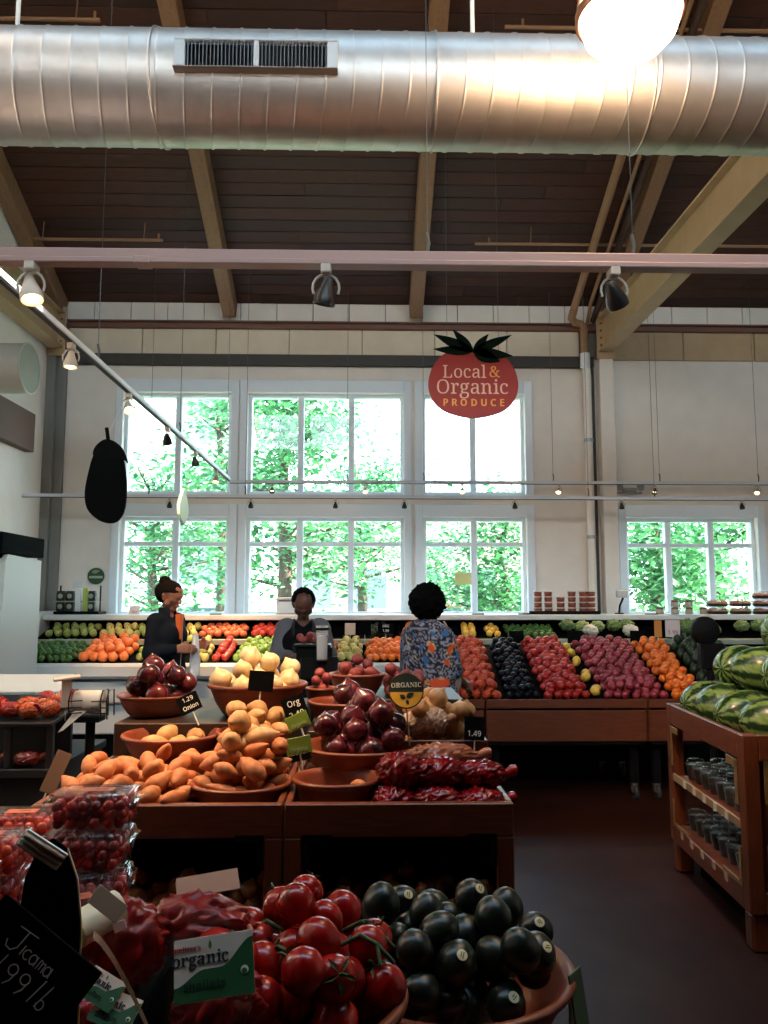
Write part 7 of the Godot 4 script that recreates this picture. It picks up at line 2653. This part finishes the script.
func people():
	# ---------- person in a navy jacket by the pears
	var skin = L(126, 84, 68)
	var p = thing("person", "person in a navy jacket with a hair bun, looking down at a white bag", "person", P(-1.69, 0, 6.95), deg_to_rad(70))
	var hc = V(0, 1.53, 0.02)
	var tilt = 0.28
	var arms = [
		[V(-0.19, 1.325, -0.01), V(-0.225, 1.06, -0.01), 0.046, 0.038], [V(-0.225, 1.06, -0.01), V(-0.16, 1.10, 0.22), 0.037, 0.026],
		[V(0.19, 1.325, -0.01), V(0.225, 1.06, 0.0), 0.046, 0.038], [V(0.225, 1.06, 0.0), V(0.14, 1.12, 0.24), 0.037, 0.026]]
	var body = nets(torso() + legs(0.0) + arms, 0.014, 0.03, skin)
	join(body, nets(head_bones(hc, tilt) + [[V(0, 1.40, 0.0), V(0, 1.47, 0.01), 0.048, 0.048]], 0.006, 0.014, skin))
	join(body, nets(hand_bones(V(0.14, 1.12, 0.24), V(-0.25, 0.05, 0.96).normalized(), V(0.9, 0.35, 0.2).normalized(), V(0.1, 0.95, -0.1).normalized(), 0.8), 0.005, 0.008, skin))
	join(body, nets(hand_bones(V(-0.16, 1.10, 0.22), V(0.3, 0.02, 0.95).normalized(), V(-0.9, 0.35, 0.2).normalized(), V(0.1, 0.95, -0.1).normalized(), 0.8), 0.005, 0.008, skin))
	part("body", body, vmat(0.5), p)
	face_parts(hc, tilt, p, true)
	var navy = matte(22, 27, 36)
	var jk = nets(grow(torso().slice(0, 6), 0.012) + [
		[V(-0.18, 1.325, -0.01), V(-0.23, 1.06, -0.01), 0.06, 0.052], [V(-0.23, 1.06, -0.01), V(-0.17, 1.095, 0.18), 0.056, 0.046],
		[V(0.18, 1.325, -0.01), V(0.23, 1.06, 0.0), 0.06, 0.052], [V(0.23, 1.06, 0.0), V(0.16, 1.11, 0.19), 0.056, 0.046]], 0.014, 0.035, L(255, 255, 255))
	part("jacket", jk, navy, p)
	var col = MB.new()
	var rows = []
	for i in 13:
		var a = deg_to_rad(lerpf(-235, 55, i / 12.0))
		rows.append([V(cos(a) * 0.085, 1.36 - 0.015 * sin(a), sin(a) * 0.075), V(cos(a) * 0.078, 1.435, sin(a) * 0.07 - 0.005), V(cos(a) * 0.07, 1.435, sin(a) * 0.062 - 0.005), V(cos(a) * 0.075, 1.36, sin(a) * 0.065)])
	col.grid(rows)
	part("collar", col, navy, p)
	var sh = MB.new()
	sh.prism(PackedVector2Array([Vector2(-0.035, 1.38), Vector2(0.035, 1.38), Vector2(0.004, 1.17), Vector2(-0.004, 1.17)]), 0.10, 0.142)
	part("shirt", sh, mat(206, 96, 44, 0.8), p, "orange shirt front")
	var zp = MB.new()
	zp.tube([V(0.035, 1.37, 0.13), V(0.006, 1.17, 0.146), V(0.0, 0.95, 0.142)], 0.005, 6)
	part("zip", zp, mat(120, 124, 126, 0.4, 0.6), p)
	part("trousers", nets(grow(legs(0.0).slice(0, 2) + legs(0.0).slice(3, 5), 0.016) + [[V(-0.07, 0.90, 0), V(0.07, 0.90, 0), 0.122, 0.122]], 0.016, 0.03, L(255, 255, 255)), mat(34, 36, 42, 0.9), p)
	for s in [-1, 1]:
		part("shoe", nets([[V(0.095 * s, 0.05, -0.03), V(0.10 * s, 0.042, 0.15), 0.048, 0.036]], 0.012, 0.02, L(255, 255, 255)), mat(26, 26, 28, 0.6), p)
	var hair_m = matte(20, 15, 14)
	hair_cap(hc + V(0, 0.036, -0.012), V(0.104, 0.107, 0.128), p, hair_m, 3, 0.05, "hair", tilt, 0.028, 0.0, -0.10)
	hair_cap(hc + V(0, 0.135, -0.055), V(0.05, 0.042, 0.05), p, hair_m, 4, 0.12, "bun")
	# white bag in the hands
	var bag = MB.new()
	var n = FastNoiseLite.new()
	n.seed = 8
	var rr = []
	for i in 12:
		var f = i / 11.0
		var r2 = []
		for j in 14:
			var a = TAU * j / 14
			var w: float = lerpf(0.03, 0.055, smoothstep(0.1, 0.6, f)) * (1.0 + 0.35 * n.get_noise_2d(j * 37.0, i * 21.0))
			r2.append(V(cos(a) * w * 0.8, 0.06 - f * 0.34, sin(a) * w * 0.55))
		rr.append(r2)
	bag.grid(rr, true)
	solo("plastic_bag", bag, mat(206, 212, 220, 0.35), "white plastic bag hanging from the hands of the person in navy", "bag", P(-1.415, 1.16, 6.80), Basis(Vector3.UP, 0.4))

	# ---------- person in a floral blouse, seen from behind
	p = thing("person", "person in a floral blouse with curly black hair, seen from behind", "person", P(0.44, 0, 5.62), deg_to_rad(142))
	skin = L(120, 78, 58)
	hc = V(0, 1.46, 0.02)
	var low = func(b):
		var out = []
		for x in b:
			out.append([x[0] * V(1, 0.955, 1), x[1] * V(1, 0.955, 1), x[2], x[3]])
		return out
	arms = [[V(-0.165, 1.25, -0.01), V(-0.19, 1.00, 0.04), 0.046, 0.038], [V(-0.19, 1.00, 0.04), V(-0.16, 0.90, 0.24), 0.037, 0.026],
		[V(0.165, 1.25, -0.01), V(0.19, 1.00, 0.04), 0.046, 0.038], [V(0.19, 1.00, 0.04), V(0.14, 0.98, 0.26), 0.037, 0.026]]
	body = nets(low.call(torso(0.10)) + legs(0.0) + arms, 0.014, 0.03, skin)
	join(body, nets(head_bones(hc, 0.2) + [[V(0, 1.34, 0.0), V(0, 1.41, 0.01), 0.048, 0.048]], 0.007, 0.014, skin))
	join(body, nets(hand_bones(V(0.14, 0.98, 0.26), V(-0.25, -0.05, 0.96).normalized(), V(0.3, 0.95, 0.1).normalized(), V(-0.9, 0.3, -0.2).normalized(), 0.5), 0.005, 0.008, skin))
	join(body, nets(hand_bones(V(-0.16, 0.90, 0.24), V(0.1, -0.3, 0.95).normalized(), V(-0.9, 0.3, 0.1).normalized(), V(0.2, 0.9, 0.1).normalized(), 0.8), 0.005, 0.008, skin))
	part("body", body, vmat(0.5), p)
	face_parts(hc, 0.2, p, false)
	var bl = nets(grow(low.call(torso(0.10).slice(0, 6)), 0.016) + [
		[V(-0.15, 1.25, -0.01), V(-0.19, 1.02, 0.03), 0.06, 0.062], [V(0.15, 1.25, -0.01), V(0.19, 1.02, 0.03), 0.06, 0.062],
		[V(-0.05, 1.30, -0.03), V(0.05, 1.30, -0.03), 0.07, 0.07],
		[V(-0.07, 0.86, 0), V(0.07, 0.86, 0), 0.135, 0.135], [V(-0.07, 0.78, 0), V(0.07, 0.78, 0), 0.14, 0.14]], 0.011, 0.04, L(255, 255, 255))
	# printed cloth: dark ground with pale scrolls and a few coloured flowers
	var fa = FastNoiseLite.new()
	fa.seed = 12
	fa.frequency = 10.0
	fa.fractal_octaves = 1
	var fb = FastNoiseLite.new()
	fb.seed = 13
	fb.frequency = 9.0
	fb.fractal_octaves = 1
	for i in bl.v.size():
		var q: Vector3 = bl.v[i]
		var s: float = absf(sin(fa.get_noise_3d(q.x, q.y, q.z) * 9.0))
		var k: Color = L(24, 26, 40).lerp(L(150, 150, 166), smoothstep(0.72, 0.95, s))
		var g: float = fb.get_noise_3d(q.x, q.y, q.z)
		if g > 0.58:
			k = L(206, 78, 36)
		elif g < -0.60:
			k = L(54, 104, 160)
		elif g > 0.49 and g < 0.53:
			k = L(212, 176, 76)
		bl.c[i] = k
	part("blouse", bl, vmat(0.85), p)
	part("trousers", nets(grow(legs(0.0).slice(0, 2) + legs(0.0).slice(3, 5), 0.018), 0.016, 0.03, L(255, 255, 255)), mat(30, 30, 36, 0.9), p)
	for s in [-1, 1]:
		part("shoe", nets([[V(0.095 * s, 0.05, -0.03), V(0.10 * s, 0.042, 0.15), 0.048, 0.036]], 0.012, 0.02, L(255, 255, 255)), mat(26, 26, 28, 0.6), p)
	hair_cap(hc + V(0, 0.03, -0.03), V(0.128, 0.128, 0.128), p, matte(9, 9, 10), 9, 0.22)
	# pale shoulder bag
	var sb = thing("shoulder_bag", "pale cloth bag hanging at the right side of the floral blouse", "bag", P(0.62, 0.88, 5.60), 0.0)
	var m = MB.new()
	m.blob(20, 14, func(th, q):
		var a: float = PI * q
		return V(pow(sin(a), 0.7) * cos(th) * 0.05 * (1.2 - 0.5 * q), 0.15 - cos(a) * 0.16, pow(sin(a), 0.7) * sin(th) * 0.10), func(_a, _b): return Color(1, 1, 1))
	part("pouch", m, mat(176, 158, 142, 0.8), sb)
	m = MB.new()
	m.tube([V(-0.01, 0.29, -0.05), V(-0.05, 0.44, -0.03), V(-0.07, 0.47, 0.0), V(-0.05, 0.43, 0.05), V(-0.01, 0.29, 0.05)], 0.008, 6)
	part("strap", m, mat(166, 150, 134, 0.8), sb)

	# ---------- person in a grey cardigan behind the weighing station
	p = thing("person", "person in a grey cardigan over a black top, head bowed behind the weighing station", "person", P(-0.53, 0, 6.95), deg_to_rad(6))
	skin = L(92, 58, 44)
	hc = V(0, 1.465, 0.05)
	arms = [[V(-0.185, 1.265, -0.01), V(-0.225, 1.02, 0.02), 0.046, 0.038], [V(-0.225, 1.02, 0.02), V(-0.10, 1.04, 0.24), 0.037, 0.026],
		[V(0.185, 1.265, -0.01), V(0.225, 1.05, 0.04), 0.046, 0.038], [V(0.225, 1.05, 0.04), V(0.14, 1.20, 0.22), 0.037, 0.026]]
	body = nets(low.call(torso()) + legs(0.0) + arms, 0.014, 0.03, skin)
	join(body, nets(head_bones(hc, 0.42) + [[V(0, 1.33, 0.0), V(0, 1.41, 0.03), 0.048, 0.048]], 0.006, 0.014, skin))
	join(body, nets(hand_bones(V(-0.10, 1.04, 0.24), V(0.5, 0.0, 0.86).normalized(), V(-0.3, 0.95, 0.1).normalized(), V(0.8, 0.3, -0.4).normalized(), 0.6), 0.005, 0.008, skin))
	join(body, nets(hand_bones(V(0.14, 1.20, 0.22), V(-0.5, 0.2, 0.84).normalized(), V(0.3, 0.95, 0.0).normalized(), V(-0.8, 0.3, -0.4).normalized(), 0.7), 0.005, 0.008, skin))
	part("body", body, vmat(0.5), p)
	face_parts(hc, 0.42, p, true)
	part("top", nets(grow(low.call(torso().slice(0, 6)), 0.008), 0.014, 0.03, L(255, 255, 255)), matte(20, 20, 24), p)
	var grey = matte(104, 104, 110)
	for s in [-1, 1]:
		part("cardigan_half", nets([
			[V(0.13 * s, 1.27, -0.02), V(0.14 * s, 0.86, -0.01), 0.078, 0.10], [V(0.05 * s, 1.24, -0.06), V(0.06 * s, 0.86, -0.05), 0.075, 0.095],
			[V(0.165 * s, 1.265, -0.01), V(0.228 * s, 1.03, 0.02), 0.068, 0.06], [V(0.228 * s, 1.03, 0.02), V((0.15 if s > 0 else 0.12) * s, 1.17 if s > 0 else 1.04, 0.17), 0.058, 0.046]], 0.013, 0.03, L(255, 255, 255)), grey, p)
		var st = MB.new()
		st.tube([V(0.075 * s, 1.33, -0.03), V(0.085 * s, 1.29, 0.085), V(0.08 * s, 1.1, 0.125), V(0.07 * s, 0.95, 0.13)], 0.012, 8)
		part("apron_strap", st, mat(24, 24, 28, 0.8), p)
		part("shoe", nets([[V(0.095 * s, 0.05, -0.03), V(0.10 * s, 0.042, 0.15), 0.048, 0.036]], 0.012, 0.02, L(255, 255, 255)), mat(26, 26, 28, 0.6), p)
	part("trousers", nets(grow(legs(0.0).slice(0, 2) + legs(0.0).slice(3, 5), 0.016) + [[V(-0.07, 0.88, 0), V(0.07, 0.88, 0), 0.118, 0.118]], 0.016, 0.03, L(255, 255, 255)), mat(30, 32, 38, 0.9), p)
	hair_cap(hc + V(0, 0.036, -0.012), V(0.103, 0.106, 0.128), p, matte(14, 12, 12), 15, 0.08, "hair", 0.42, 0.02, 0.01, -0.08)
